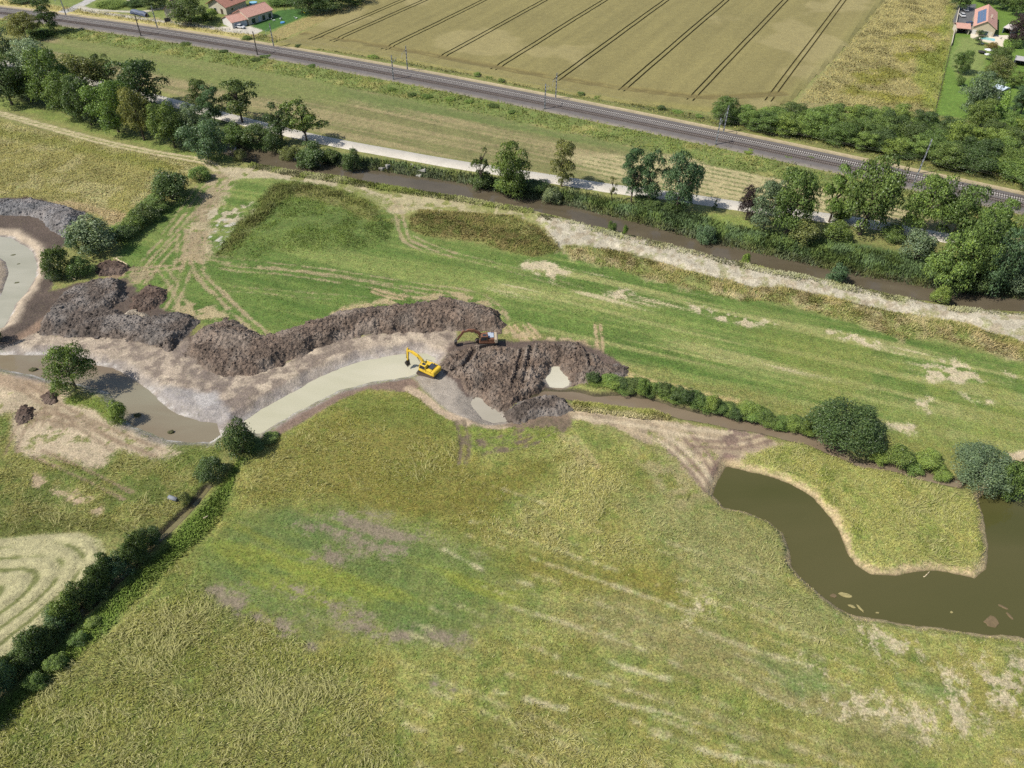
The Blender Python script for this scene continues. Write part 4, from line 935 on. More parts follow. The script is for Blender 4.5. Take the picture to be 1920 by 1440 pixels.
# ================================================================ TREES AND SHRUBS
def leaf_mat(name, c, hue=.12):
    m, N, L = mat_new(name)
    out = N['Material Output']; N.remove(N['Principled BSDF'])
    geo = nd(N, 'ShaderNodeNewGeometry'); oi = nd(N, 'ShaderNodeObjectInfo')
    c = np.asarray(c, float) * 1.6 * np.array([.95, 1.04, .9])
    base = ramp(N, L, geo.outputs['Random Per Island'], [(0, c * .62), (.5, c), (.85, c * np.array([1.3, 1.22, 1.05])), (1, c * np.array([1.7, 1.5, 1.15]))])
    ov = ramp(N, L, oi.outputs['Random'], [(0, (.82, .88, .85)), (.5, (1, 1, 1)), (1, (1.18, 1.08, .95))])
    base = mixc(N, L, 1.0, base, ov, 'MULTIPLY')
    d = nd(N, 'ShaderNodeBsdfDiffuse'); t = nd(N, 'ShaderNodeBsdfTranslucent'); g = nd(N, 'ShaderNodeBsdfGlossy', i_Roughness=.45)
    an = nd(N, 'ShaderNodeAttribute', attribute_name='Nrm'); vt = nd(N, 'ShaderNodeVectorTransform', vector_type='NORMAL', convert_from='OBJECT', convert_to='WORLD')
    L.new(an.outputs['Vector'], vt.inputs[0])
    mv = nd(N, 'ShaderNodeMix', data_type='VECTOR'); mv.inputs[0].default_value = .62; L.new(geo.outputs['Normal'], mv.inputs[4]); L.new(vt.outputs[0], mv.inputs[5])
    nv = nd(N, 'ShaderNodeVectorMath', operation='NORMALIZE'); L.new(mv.outputs[1], nv.inputs[0]); L.new(nv.outputs[0], d.inputs['Normal'])
    L.new(base, d.inputs[0])
    L.new(mixc(N, L, 1.0, base, (1.3, 1.4, .6), 'MULTIPLY'), t.inputs[0]); g.inputs[0].default_value = (.5, .5, .5, 1)
    m1 = nd(N, 'ShaderNodeMixShader', i_0=.25); L.new(d.outputs[0], m1.inputs[1]); L.new(t.outputs[0], m1.inputs[2])
    m2 = nd(N, 'ShaderNodeMixShader', i_0=.05); L.new(m1.outputs[0], m2.inputs[1]); L.new(g.outputs[0], m2.inputs[2])
    L.new(m2.outputs[0], out.inputs[0])
    return m
LM = {'dark': leaf_mat('leaves_dark', S(84, 99, 62)), 'mid': leaf_mat('leaves_mid', S(101, 118, 68)), 'light': leaf_mat('leaves_light', S(118, 136, 76)),
      'olive': leaf_mat('leaves_olive', S(122, 122, 78)), 'silver': leaf_mat('leaves_silver', S(158, 166, 144)), 'grey': leaf_mat('leaves_greygreen', S(112, 124, 100)),
      'blue': leaf_mat('leaves_bluegreen', S(94, 114, 86)), 'purple': leaf_mat('leaves_purple', S(66, 52, 58)), 'bright': leaf_mat('leaves_bright', S(116, 138, 68)), 'rust': leaf_mat('leaves_rust', S(140, 120, 78))}
BARK = simple('bark', S(98, 86, 74), .9, 0, .25, 6.0, .4)

def rnd_dirs(n, rng):
    v = rng.normal(size=(n, 3)); return v / np.linalg.norm(v, axis=1)[:, None]
def leaf_quads(pos, nrm, size, rng):
    n = len(pos)
    t = np.cross(nrm, rnd_dirs(n, rng)); t /= np.linalg.norm(t, axis=1)[:, None] + 1e-9
    b = np.cross(nrm, t)
    a, c = t * (size * rng.uniform(.7, 1.25, n))[:, None], b * (size * rng.uniform(.45, .8, n))[:, None]
    bend = nrm * (size * rng.uniform(-.25, .25, n))[:, None]
    V = np.stack([pos - a, pos - c * .9 + bend, pos + a, pos + c * .9 + bend], 1).reshape(-1, 3)
    return V, np.arange(n * 4).reshape(-1, 4)
def crown_mesh(name, kind, seed):
    """unit crown: half-width 1, from z=0 (ground) to z=1 (top)"""
    rng = np.random.default_rng(seed)
    lobes = []
    if kind == 'broad':
        for i in range(34):
            a = rng.uniform(0, 6.283); z = rng.uniform(.16, .9); r = math.sqrt(max(0, 1 - ((z - .48) / .56) ** 2)) * rng.uniform(.3, .8)
            lobes.append((math.cos(a) * r, math.sin(a) * r, z, rng.uniform(.2, .36), rng.uniform(.09, .15)))
        lobes.append((0, 0, .5, .6, .34)); nl, sz = 9500, .037
    elif kind == 'tall':
        for i in range(30):
            a = rng.uniform(0, 6.283); z = rng.uniform(.15, .93); r = (1 - abs(z - .5) ** 1.5) * rng.uniform(.25, .72)
            lobes.append((math.cos(a) * r, math.sin(a) * r, z, rng.uniform(.2, .36), rng.uniform(.06, .11)))
        nl, sz = 7500, .04
    elif kind == 'airy':
        for i in range(22):
            a = rng.uniform(0, 6.283); z = rng.uniform(.25, .94); r = rng.uniform(.15, .85) * (1 - .6 * abs(z - .6))
            lobes.append((math.cos(a) * r, math.sin(a) * r, z, rng.uniform(.16, .3), rng.uniform(.05, .1)))
        nl, sz = 4200, .042
    elif kind == 'sparse':
        for i in range(14):
            a = rng.uniform(0, 6.283); z = rng.uniform(.3, .97); r = rng.uniform(.1, .8) * (1.05 - .5 * z)
            lobes.append((math.cos(a) * r, math.sin(a) * r, z, rng.uniform(.14, .26), rng.uniform(.05, .09)))
        nl, sz = 1700, .045
    elif kind == 'bush':
        for i in range(22):
            a = rng.uniform(0, 6.283); z = rng.uniform(.12, .82); r = math.sqrt(max(0, 1 - (z * .95) ** 2)) * rng.uniform(.3, .8)
            lobes.append((math.cos(a) * r, math.sin(a) * r, z, rng.uniform(.2, .34), rng.uniform(.14, .24)))
        lobes.append((0, 0, .4, .7, .42)); nl, sz = 5500, .052
    elif kind == 'dome':
        for i in range(60):
            a = rng.uniform(0, 6.283); z = rng.uniform(.1, .86); r = math.sqrt(max(0, 1 - z ** 2)) * rng.uniform(.5, .86)
            lobes.append((math.cos(a) * r, math.sin(a) * r, z, rng.uniform(.14, .24), rng.uniform(.1, .18)))
        lobes.append((0, 0, .42, .8, .48)); nl, sz = 16000, .03
    elif kind == 'cone':
        for i in range(16):
            z = rng.uniform(.05, .9); a = rng.uniform(0, 6.283); r = (1 - z) * .7
            lobes.append((math.cos(a) * r, math.sin(a) * r, z, .35 * (1 - z) + .12, .1))
        nl, sz = 900, .1
    lo = np.array(lobes); w = lo[:, 3] ** 2 * (1 if kind != 'x' else 1); idx = rng.choice(len(lo), nl, p=w / w.sum())
    d = rnd_dirs(nl, rng); d[:, 2] = np.where(d[:, 2] < -.35, -d[:, 2], d[:, 2])
    rr = rng.uniform(.72, 1.06, nl)
    pos = lo[idx, :3] + d * np.stack([lo[idx, 3], lo[idx, 3], lo[idx, 4]], 1) * rr[:, None]
    # stray sprays past the lobes make the outline uneven
    k = rng.random(nl) < .12; pos[k] += d[k] * np.array([.16, .16, .09]) * rng.random((k.sum(), 1))
    pos[:, :2] /= np.percentile(np.hypot(pos[:, 0], pos[:, 1]), 96); pos[:, 2] /= np.percentile(pos[:, 2], 99.3)
    pos[:, 2] = np.maximum(pos[:, 2], .01)
    nrm = d * .6 + rnd_dirs(nl, rng) * .75; nrm /= np.linalg.norm(nrm, axis=1)[:, None]
    V, F = leaf_quads(pos, nrm, np.full(nl, sz), rng)
    c = pos.repeat(4, 0); q = V - c; q[:, 2] *= .55; V = c + q        # keep leaves square once the crown is scaled to its height
    V[:, 2] = np.clip(V[:, 2], 0.0, None)
    me = np_mesh(name, V, F)
    a = me.attributes.new('Nrm', 'FLOAT_VECTOR', 'POINT'); sm = d + np.array([0, 0, .35]); sm /= np.linalg.norm(sm, axis=1)[:, None]
    a.data.foreach_set('vector', np.repeat(sm, 4, 0).astype(np.float32).ravel())
    return me
def trunk_mesh(name, kind, seed):
    rng = random.Random(seed); mb = MB()
    def limb(a, b, r0, r1, bend=.04, seg=3):
        a, b = Vector(a), Vector(b); p = a; r = r0
        for i in range(1, seg + 1):
            t = i / seg; q = a.lerp(b, t) + Vector((rng.uniform(-bend, bend), rng.uniform(-bend, bend), 0)) * (0 if i == seg else 1)
            r2 = r0 + (r1 - r0) * t; mb.tube(p, q, r, r2, 6); p, r = q, r2
    if kind in ('bush', 'dome', 'cone'):
        for i in range(5):
            a = rng.uniform(0, 6.283); limb((0, 0, -.06), (math.cos(a) * .4, math.sin(a) * .4, .45), .05, .02)
    else:
        top = .8 if kind in ('airy', 'sparse') else .6
        limb((0, 0, -.05), (rng.uniform(-.08, .08), rng.uniform(-.08, .08), top), .075, .025, .05, 4)
        for i in range(9 if kind in ('airy', 'sparse') else 6):
            a = rng.uniform(0, 6.283); z0 = rng.uniform(.22, top * .85); r = rng.uniform(.35, .7)
            limb((0, 0, z0), (math.cos(a) * r, math.sin(a) * r, min(.92, z0 + rng.uniform(.12, .3))), .035, .01, .05, 3)
    me = bpy.data.meshes.new(name); me.from_pydata(mb.v, [], mb.f); me.materials.append(BARK); return me
CROWN = {k: [crown_mesh('crown', k, 100 * i + j) for j in range(n)] for i, (k, n) in enumerate((('broad', 4), ('tall', 3), ('airy', 3), ('sparse', 2), ('bush', 4), ('dome', 2), ('cone', 1)))}
for k, ms in CROWN.items():
    for m_ in ms: m_.materials.append(LM['mid'])
TRUNK = {k: trunk_mesh('trunk', k, i) for i, k in enumerate(CROWN)}
_tn = [0]
def plant_tree(u, v, vtop, wpx, kind, mat, label, cat=None, group=None, name=None, z=None, depth=1.0, hmax=None):
    """base pixel (u, v), pixel row of the top, width in pixels"""
    if kind in ('bush', 'dome'):                    # v is the row of the lower rim: the stem stands half a crown farther back
        dep = math.radians(42) + math.atan((v - 720) / FPX); v = v - .5 * wpx * math.sin(dep) * .8
    xy = unp([(u, v)], 0)[0]; z0 = float(hz(*xy)[0])
    h = top_height(xy, z0, vtop); w = (1.0 if kind in ('bush', 'dome') else 1.1) * wpx / px_per_m(xy, h * .5) / 2
    # the crown's far rim also lifts the outline: take that off
    h = max(.6, h - .22 * w * depth) if kind in ('bush', 'dome') else h * 1.03
    if hmax: h = min(h, hmax)
    i = _tn[0]; _tn[0] += 1
    r = random.Random(i * 7 + 1)
    nm = name or ('tree' if kind in ('broad', 'tall', 'airy', 'sparse') else 'shrub')
    T = empty(nm, (xy[0], xy[1], z0 - .05), r.uniform(0, 6.283)); T.scale = (w, w * r.uniform(.9, 1.1), h)
    tag(T, label, cat or ('tree' if nm.endswith('tree') else 'shrub'), group)
    tr = link('trunk', TRUNK[kind], None, T)
    if kind in ('broad', 'tall', 'airy', 'sparse'): tr.scale = (min(1, .5 * h / max(w, .1) * .45 + .3),) * 2 + (1,)
    me = CROWN[kind][i % len(CROWN[kind])]
    c = link('crown', me, None, T)
    c.material_slots[0].link = 'OBJECT'; c.material_slots[0].material = LM[mat]
    return T
def z1(L, ox=0, oy=0, k=3): return [(ox + a / k, oy + b / k, oy + c / k, w / k) + tuple(r) for a, b, c, w, *r in L]
G_L = 'trees in the row between dirt track and towpath'
rows = z1([  # x, base, top, width in the enlarged upper-left quarter
    (45, 400, 165, 230, 'broad', 'grey', 'grey-leaved tree at the photo\'s left edge, topmost of the tree row'),
    (225, 425, 228, 185, 'broad', 'silver', 'silver-grey willow standing behind the left tree row'),
    (70, 590, 325, 250, 'broad', 'dark', 'broad dark tree at the left edge below the grey-leaved tree'),
    (165, 560, 380, 170, 'broad', 'dark', 'low dark tree below the silver-grey willow'),
    (325, 610, 290, 230, 'broad', 'mid', 'tall mid-green tree right of the silver-grey willow'),
    (490, 520, 318, 240, 'broad', 'olive', 'olive-dark wide tree at the back of the left tree row'),
    (612, 480, 312, 110, 'tall', 'dark', 'narrow dark tree at the right end of the back of the left row'),
    (420, 670, 425, 190, 'broad', 'mid', 'mid-green tree in the front of the left row, second of four from the left'),
    (515, 705, 450, 190, 'broad', 'dark', 'dark tree in the front of the left row, third of four from the left'),
    (670, 745, 465, 230, 'broad', 'light', 'large lighter green tree in the front of the left row'),
    (815, 620, 342, 270, 'broad', 'dark', 'tallest dark round tree behind the left row, against the stubble field'),
    (815, 790, 505, 180, 'broad', 'olive', 'olive-green tree below the tallest dark round tree'),
    (985, 830, 585, 180, 'broad', 'mid', 'bright leafy tree just left of the grey-green trees by the track'),
    (1140, 640, 460, 120, 'tall', 'dark', 'narrow dark tree beside the gap where the towpath shows'),
    (1215, 700, 490, 130, 'tall', 'blue', 'slim blue-green tree left of the open-crowned riverside tree'),
    (1365, 690, 450, 235, 'airy', 'dark', 'open-crowned tall tree rising over the towpath at the left'),
    (1130, 810, 600, 160, 'broad', 'grey', 'grey-green tree above the head of the river'),
    (1175, 895, 690, 230, 'broad', 'blue', 'blue-green bushy tree at the head of the river by the dirt track'),
    (1335, 830, 680, 160, 'bush', 'mid', 'bushy shrub under the open-crowned tree at the head of the river'),
    (1440, 840, 690, 190, 'bush', 'dark', 'dark shrub on the far bank at the head of the river'),
    (1590, 800, 588, 170, 'airy', 'dark', 'left one of two open-crowned trees before the pale path starts'),
    (1725, 800, 580, 220, 'airy', 'mid', 'right one of two open-crowned trees before the pale path starts'),
    (1355, 912, 835, 80, 'bush', 'olive', 'small round bush at the very head of the river'),
    (1760, 925, 795, 190, 'bush', 'dark', 'dark bush overhanging the river below the open-crowned trees'),
    (1625, 885, 815, 120, 'bush', 'olive', 'olive bank shrub left of the dark overhanging bush'),
    (1545, 850, 730, 130, 'bush', 'dark', 'dark shrub between path and river below the left open-crowned tree'),
    (1860, 905, 830, 110, 'bush', 'dark', 'low dark bush on the far bank where the pale path begins'),
    (150, 220, 75, 160, 'broad', 'olive', 'leafy tree just below the railway at upper left'),
    (290, 190, 5, 110, 'tall', 'dark', 'tall narrow tree beside the railway at upper left'),
    (230, 215, 150, 170, 'bush', 'mid', 'bush at the foot of the two railway trees at upper left'),
])
for u, v, t, w, k, m_, lab in rows: plant_tree(u, v, t, w, k, m_, lab, group=G_L if u > 40 else None)
# trees by the houses
for u, v, t, w, k, m_, lab in z1([
    (1080, 135, -20, 190, 'broad', 'dark', 'large dark tree between the small barn and the tiled houses'),
    (620, 50, -10, 190, 'bush', 'mid', 'wide green shrub belt along the lane at upper left'),
    (760, 45, -12, 120, 'bush', 'dark', 'dark shrub belt left of the small barn'),
    (880, 45, -30, 130, 'broad', 'dark', 'dark tree at the top edge behind the small barn'),
    (125, 25, -30, 130, 'bush', 'dark', 'dark bush at the top edge, far upper left'),
    (1185, 120, 55, 90, 'bush', 'light', 'light garden shrub in front of the old tiled house'),
    (1090, 125, 85, 90, 'bush', 'light', 'low light shrub on the lane under the large dark tree'),
    (1390, 235, 195, 60, 'bush', 'mid', 'small round shrub between gravel yard and railway'),
    (1740, 75, -40, 180, 'broad', 'dark', 'dark tree behind the lawn, left of the wheat'),
    (1880, 60, -60, 190, 'broad', 'dark', 'dark tree at the top left corner of the wheat'),
    (1590, 40, -30, 170, 'bush', 'mid', 'green shrub behind the round swimming pool'),
    (1990, 25, -60, 170, 'broad', 'mid', 'rightmost tree at the top edge beside the wheat'),
    (1200, 80, 40, 60, 'bush', 'bright', 'yellow-green bush by the porch of the old tiled house'),
    ]): plant_tree(u, v, t, w, k, m_, lab, group='trees and shrubs round the houses at upper left')
# riverside trees along the towpath
G_R = 'trees on the far river bank along the towpath'
for u, v, t, w, k, m_, lab in [
    (662, 316, 278, 36, 'bush', 'dark', 'dark shrub on the far bank at the left end of the visible path'),
    (902, 345, 276, 40, 'sparse', 'dark', 'thin see-through tree, leftmost by the straight towpath'),
    (905, 350, 322, 44, 'bush', 'dark', 'dark bush at the foot of the thin see-through tree'),
    (958, 358, 276, 62, 'broad', 'mid', 'round full tree beside the towpath, second from the left'),
    (962, 362, 325, 66, 'bush', 'mid', 'bush under the round full tree at the water'),
    (1000, 362, 335, 50, 'bush', 'dark', 'dark bank shrub right of the round full tree'),
    (1053, 350, 270, 48, 'tall', 'olive', 'upright ragged tree alone beside the towpath'),
    (1036, 377, 350, 36, 'bush', 'grey', 'grey-green bank shrub below the upright ragged tree'),
    (1146, 378, 333, 18, 'sparse', 'olive', 'bare twiggy young tree by the towpath'),
    (1183, 380, 285, 42, 'tall', 'blue', 'left one of the pair of blue-green trees by the towpath'),
    (1215, 383, 286, 40, 'tall', 'blue', 'right one of the pair of blue-green trees by the towpath'),
    (1268, 395, 292, 68, 'broad', 'blue', 'full-crowned tree on the towpath right of the blue-green pair'),
    (1215, 400, 368, 60, 'bush', 'dark', 'dark undergrowth shrub below the blue-green pair'),
    (1262, 404, 375, 50, 'bush', 'dark', 'dark undergrowth shrub below the full-crowned tree'),
    (1322, 452, 420, 40, 'bush', 'blue', 'round bush at the waterline right of the full-crowned tree'),
    (1340, 392, 374, 9, 'cone', 'dark', 'tiny dark conifer beside the towpath'),
    (1398, 412, 352, 32, 'broad', 'purple', 'dark purple-leaved tree beside the towpath'),
    (1432, 430, 345, 62, 'broad', 'grey', 'grey-green tree right against the purple-leaved tree'),
    (1474, 438, 320, 78, 'broad', 'mid', 'big round-topped tree right of the purple-leaved tree'),
    (1505, 465, 405, 62, 'bush', 'olive', 'olive shrub on the bank below the big round-topped tree'),
    (1562, 462, 412, 56, 'bush', 'mid', 'mid-green shrub on the bank below the single-stemmed tree'),
    (1554, 416, 312, 56, 'airy', 'light', 'single-stemmed light tree standing clear over the towpath'),
    (1612, 440, 306, 84, 'broad', 'mid', 'large spreading tree left of the two bare leaning stems'),
    (1646, 430, 312, 34, 'sparse', 'olive', 'bare leaning twin-stemmed tree over the towpath'),
    (1575, 420, 375, 44, 'bush', 'light', 'light green sapling growth behind the single-stemmed tree'),
    (1718, 440, 335, 72, 'broad', 'light', 'light green tree in front of the railway mast pair at right'),
    (1782, 450, 355, 78, 'broad', 'mid', 'mid-green tree right of the light green tree by the rails'),
    (1845, 470, 380, 56, 'broad', 'light', 'light tree at the right over the stubble'),
    (1714, 502, 430, 68, 'bush', 'grey', 'grey-green willow shrub in the right riverside clump'),
    (1770, 538, 440, 76, 'broad', 'light', 'pale green lower tree of the right riverside clump'),
    (1812, 530, 410, 72, 'broad', 'mid', 'middle tree of the right riverside clump'),
    (1855, 540, 440, 66, 'broad', 'blue', 'blue-green right tree of the right riverside clump'),
    (1898, 480, 372, 36, 'sparse', 'light', 'thin loose-crowned tree near the right edge'),
    (1905, 555, 500, 56, 'bush', 'grey', 'grey-green shrub on the water at the right edge'),
    (1900, 520, 465, 60, 'broad', 'dark', 'dark tree above the water at the right edge'),
    (1960, 540, 440, 80, 'broad', 'mid', 'tree cut by the right edge above the river'),
    (1835, 553, 505, 60, 'bush', 'dark', 'dark shrub overhanging the river below the right clump'),
    (1672, 460, 420, 50, 'bush', 'mid', 'shrub left of the grey-green willow shrub on the bank'),
    ]: plant_tree(u, v, t, w, k, m_, lab, group=G_R)
# shrubs on the near river bank
for u, v, t, w, k, m_, lab in [
    (1570, 530, 493, 38, 'bush', 'blue', 'dark green shrub on the levee edge in front of the river'),
    (1760, 572, 534, 34, 'bush', 'light', 'light green shrub on the levee edge at right'),
    (1147, 432, 414, 16, 'bush', 'mid', 'small round bush at the stony levee, nearest the grassy mound'),
    (1172, 438, 421, 10, 'bush', 'bright', 'tiny bright sapling on the stony levee'),
    (1398, 494, 474, 16, 'bush', 'bright', 'bright weed bush on the river edge of the levee')]:
    plant_tree(u, v, t, w, k, m_, lab, group='shrubs along the stony levee')
# left hedge chain, willows and lone trees
for u, v, t, w, k, m_, lab in [
    (326, 388, 314, 74, 'bush', 'dark', 'big dark bush at the top of the hedge by the dirt track junction'),
    (374, 346, 311, 42, 'bush', 'light', 'lighter round bush right of the big dark hedge bush'),
    (296, 405, 365, 56, 'bush', 'mid', 'hedge bush directly below the big dark hedge bush'),
    (255, 440, 398, 56, 'bush', 'mid', 'low bushy hedge part between dark bush and willows'),
    (275, 425, 382, 54, 'bush', 'dark', 'dark hedge bush midway between the big dark bush and the willows'),
    (312, 372, 332, 44, 'bush', 'mid', 'green bush behind the big dark bush at the hedge top'),
    (240, 455, 420, 48, 'bush', 'dark', 'dark low hedge bush just above the umber heap'),
    (225, 448, 420, 44, 'bush', 'light', 'light low bush right of the willows'),
    (182, 487, 405, 88, 'bush', 'grey', 'large grey-green willow bush beside the umber soil heap'),
    (155, 480, 428, 52, 'bush', 'blue', 'blue-green willow bush left of the large grey-green one'),
    (113, 530, 462, 52, 'bush', 'dark', 'dark bush right of the oxbow pond'),
    (152, 525, 482, 50, 'bush', 'mid', 'green bush between oxbow pond bush and umber heap'),
    (104, 530, 505, 32, 'bush', 'grey', 'grey-green sprawling shrub at the oxbow rim'),
    (-6, 652, 606, 34, 'bush', 'dark', 'dark shrub cut by the left edge above the channel'),
    (144, 728, 660, 78, 'broad', 'mid', 'lone round tree on the green point in the channel'),
    (453, 865, 792, 64, 'bush', 'dark', 'dark oval tree between the two channel arms'),
    (398, 912, 862, 58, 'bush', 'dark', 'dark bush below the oval tree at the ditch head'),
    (508, 835, 815, 36, 'bush', 'mid', 'low bush right of the oval tree on the bank'),
    (478, 850, 828, 40, 'bush', 'mid', 'small bush at the right foot of the oval tree'),
    (225, 795, 752, 40, 'bush', 'light', 'sprawling green bush on the channel bank below the lone tree'),
    (350, 950, 925, 24, 'bush', 'olive', 'small olive bush beside the grey pipe at the ditch'),
    ]: plant_tree(u, v, t, w, k, m_, lab, group='bushes round the dig and the ditch')
G_H = 'bushes of the hedge along the lower left ditch'
hb_ = smooth_line([(292, 1024), (262, 1060), (225, 1095), (190, 1125), (150, 1162), (110, 1205), (70, 1248), (30, 1290), (-10, 1335), (-60, 1390)], 19)
for i, (u, v) in enumerate(hb_):
    r = random.Random(i + 300); f_ = .78 + .12 * i / len(hb_)
    plant_tree(u - 10 + r.uniform(-9, 5), v + 8 + r.uniform(-8, 8), v - r.uniform(42, 70) * f_, r.uniform(50, 72) * f_, 'bush', r.choice(['dark', 'dark', 'mid', 'dark', 'blue']), 'dense dark hedge bush along the ditch at lower left' if i else 'uppermost hedge bush of the ditch, where open water begins', 'hedge bush', G_H, 'hedge_bush')
for i, (u, v, t, w) in enumerate([(150, 1215, 1190, 34), (110, 1262, 1232, 40), (70, 1300, 1268, 40), (176, 1180, 1160, 30)]):
    plant_tree(u, v, t, w, 'bush', 'light', 'low pale scrub on the sunny foot of the lower left hedge', 'hedge bush', 'low scrub at the foot of the lower left hedge', 'hedge_bush')
# right: stream hedge and the three large shrubs
for u, v, t, w, k, m_, lab in [
    (1575, 862, 762, 136, 'dome', 'dark', 'largest dark green dome shrub on the stream'),
    (1835, 930, 845, 118, 'dome', 'grey', 'blue-grey dome willow at the pond\'s corner'),
    (1884, 938, 864, 54, 'bush', 'mid', 'green shrub right of the blue-grey dome willow'),
    (1684, 880, 838, 58, 'bush', 'mid', 'bush on the stream between the dome shrub and the willow'),
    (1740, 885, 848, 56, 'bush', 'light', 'light bush left of the blue-grey dome willow')]:
    plant_tree(u, v, t, w, k, m_, lab, group='large shrubs on the stream')
hp = smooth_line([(1112, 722), (1160, 732), (1200, 738), (1260, 752), (1320, 768), (1380, 782), (1440, 797), (1500, 812), (1520, 820)], 10)
for i, (u, v) in enumerate(hp):
    r = random.Random(i + 50)
    plant_tree(u + r.uniform(-7, 7), v + 2 + r.uniform(-3, 3), v - 5 - r.uniform(8, 26), r.uniform(24, 48), 'bush', r.choice(['mid', 'mid', 'light', 'dark']), 'leafy bramble bush in the hedge along the right stream', 'hedge bush', 'bramble bushes along the right stream', 'hedge_bush')
for i, (u, v) in enumerate([(1650, 872), (1710, 888), (1765, 900)]):
    plant_tree(u, v, v - 24, 40, 'bush', 'light', 'low bramble on the stream between the big shrubs', 'hedge bush', 'brambles between the big stream shrubs', 'hedge_bush')
# thicket beside the railway
TH = np.array([(1352, 215), (1400, 224), (1480, 226), (1560, 224), (1660, 230), (1740, 242), (1800, 255), (1870, 265), (2000, 270), (2000, 395), (1900, 352), (1840, 338), (1780, 320), (1700, 306), (1640, 290), (1560, 274), (1480, 262), (1400, 250), (1352, 240)], float)
r = random.Random(5); pts = []
TW = unp(TH)
while len(pts) < 105:
    u, v = r.uniform(1350, 1990), r.uniform(212, 395)
    if sdf(TH, np.array([u]), np.array([v]))[0] < 2: continue
    w_ = unp([(u, v)])[0]
    if any(np.hypot(*(w_ - q)) < 4.0 for q, *_ in pts):
        if r.random() > .02: continue
    pts.append((w_, u, v))
for w_, u, v in sorted(pts, key=lambda q: q[2]):
    kind = r.choice(['bush', 'broad', 'bush', 'broad', 'tall'])
    sz = r.uniform(40, 62) * (.8 + .4 * (v - 210) / 150)
    plant_tree(u, v, v - r.uniform(26, 44) * (.85 + .4 * (v - 210) / 150), sz, kind, r.choice(['mid', 'mid', 'dark', 'light', 'light']), 'thicket tree ' + ('in the front row by the ballast, ' if sdf(TH, np.array([u]), np.array([v + 22]))[0] < 0 else 'in the back rows of the wood, ') + ('left end below the wheat' if u < 1500 else 'below the dry meadow' if u < 1740 else 'below the garden, far right'), 'tree', 'thicket trees beside the railway', 'thicket_tree')
# garden at upper right
for u, v, t, w, k, m_, lab in [
    (1797, 137, 96, 34, 'broad', 'mid', 'rounded garden tree alone on the lawn at upper right'),
    (1822, 222, 142, 64, 'broad', 'grey', 'big loose tree at the lower end of the garden'),
    (1797, 162, 140, 18, 'bush', 'mid', 'small shrub on the lawn below the rounded garden tree'),
    (1834, 84, 58, 20, 'airy', 'dark', 'palm-like tree at the corner of the pool terrace'),
    (1858, 96, 77, 22, 'bush', 'rust', 'rust-coloured bush below the pool'),
    (1873, 118, 90, 38, 'broad', 'dark', 'dark tree below the terrace, right of the rust bush'),
    (1866, 152, 108, 46, 'broad', 'olive', 'olive tree above the white-roofed shed'),
    (1855, 195, 165, 26, 'bush', 'light', 'light bush left of the white-roofed shed'),
    (1904, 85, 30, 40, 'broad', 'purple', 'large dark purple tree at the right edge'),
    (1903, 30, -20, 36, 'broad', 'mid', 'green tree at the top right corner'),
    (1904, 92, 74, 20, 'bush', 'mid', 'small round tree beside the long clipped hedge'),
    (1912, 215, 130, 34, 'tall', 'dark', 'dark upright tree at the right edge of the garden'),
    (1897, 218, 165, 22, 'tall', 'blue', 'slim upright tree right of the clipped hedge'),
    (1900, 165, 135, 26, 'tall', 'mid', 'tree below the grey open shed at the right edge'),
    (1797, 18, -18, 32, 'broad', 'dark', 'dark tree left of the driveway at upper right'),
    (1880, 18, -20, 40, 'broad', 'dark', 'dark tree behind the house with solar panels'),
    (1850, 5, -25, 50, 'broad', 'dark', 'tree at the top edge behind the house with solar panels'),
    (1832, 240, 190, 50, 'broad', 'mid', 'tree where the garden meets the thicket'),
    (1890, 255, 215, 40, 'broad', 'light', 'light tree at the thicket corner by the clipped hedge'),
    ]: plant_tree(u, v, t, w, k, m_, lab, group='garden trees at upper right')
# shrubs in the railway verges
r = random.Random(9)
for i, (u, v) in enumerate([(735, 172), (772, 182), (800, 186), (845, 192), (880, 196), (925, 205), (960, 215), (1405, 292), (1475, 303), (1520, 306), (480, 118), (500, 112), (585, 130), (350, 88), (420, 102), (445, 112), (895, 146), (920, 150), (940, 157), (1090, 182), (1120, 186), (1240, 208), (1270, 214), (1310, 222), (560, 92), (600, 96), (700, 112)]):
    plant_tree(u, v, v - r.uniform(6, 12), r.uniform(14, 24), 'bush', r.choice(['mid', 'dark', 'light']), 'low bush in the grassy verge beside the railway', 'shrub', 'low bushes in the railway verges')
# clipped hedge of the garden: one long thing
mb = MB(); A = unp([(1888, 80), (1883, 120), (1884, 160), (1880, 200), (1872, 222)], 0)
for p, q in zip(A[:-1], A[1:]):
    mb.bar((p[0], p[1], .7), (q[0], q[1], .7), 2.6, 1.4)
hd = empty('clipped_hedge', (A[2][0], A[2][1], 0)); tag(hd, 'long bright green clipped hedge beside the garden at upper right', 'hedge')
rng = np.random.default_rng(77); pos = []
for p, q in zip(A[:-1], A[1:]):
    n = int(np.hypot(*(q - p)) * 90); t = rng.random((n, 1)); b = p + (q - p) * t
    e = rng.uniform(-1.5, 1.5, (n, 2)) ; pos.append(np.concatenate([b + e * np.array([1, .4]), rng.choice([1.5, 1.5, .8, .4], n)[:, None] + rng.uniform(-.15, .1, (n, 1))], 1))
pos = np.concatenate(pos); pos[:, :2] -= A[2]
nr = rnd_dirs(len(pos), rng); nr[:, 2] = abs(nr[:, 2]) + .5; nr /= np.linalg.norm(nr, axis=1)[:, None]
V, F = leaf_quads(pos, nr, np.full(len(pos), .3), rng)
hm = np_mesh('crown', V, F); a_ = hm.attributes.new('Nrm', 'FLOAT_VECTOR', 'POINT'); a_.data.foreach_set('vector', np.repeat(nr, 4, 0).astype(np.float32).ravel())
c_ = link('crown', hm, LM['bright'], hd)

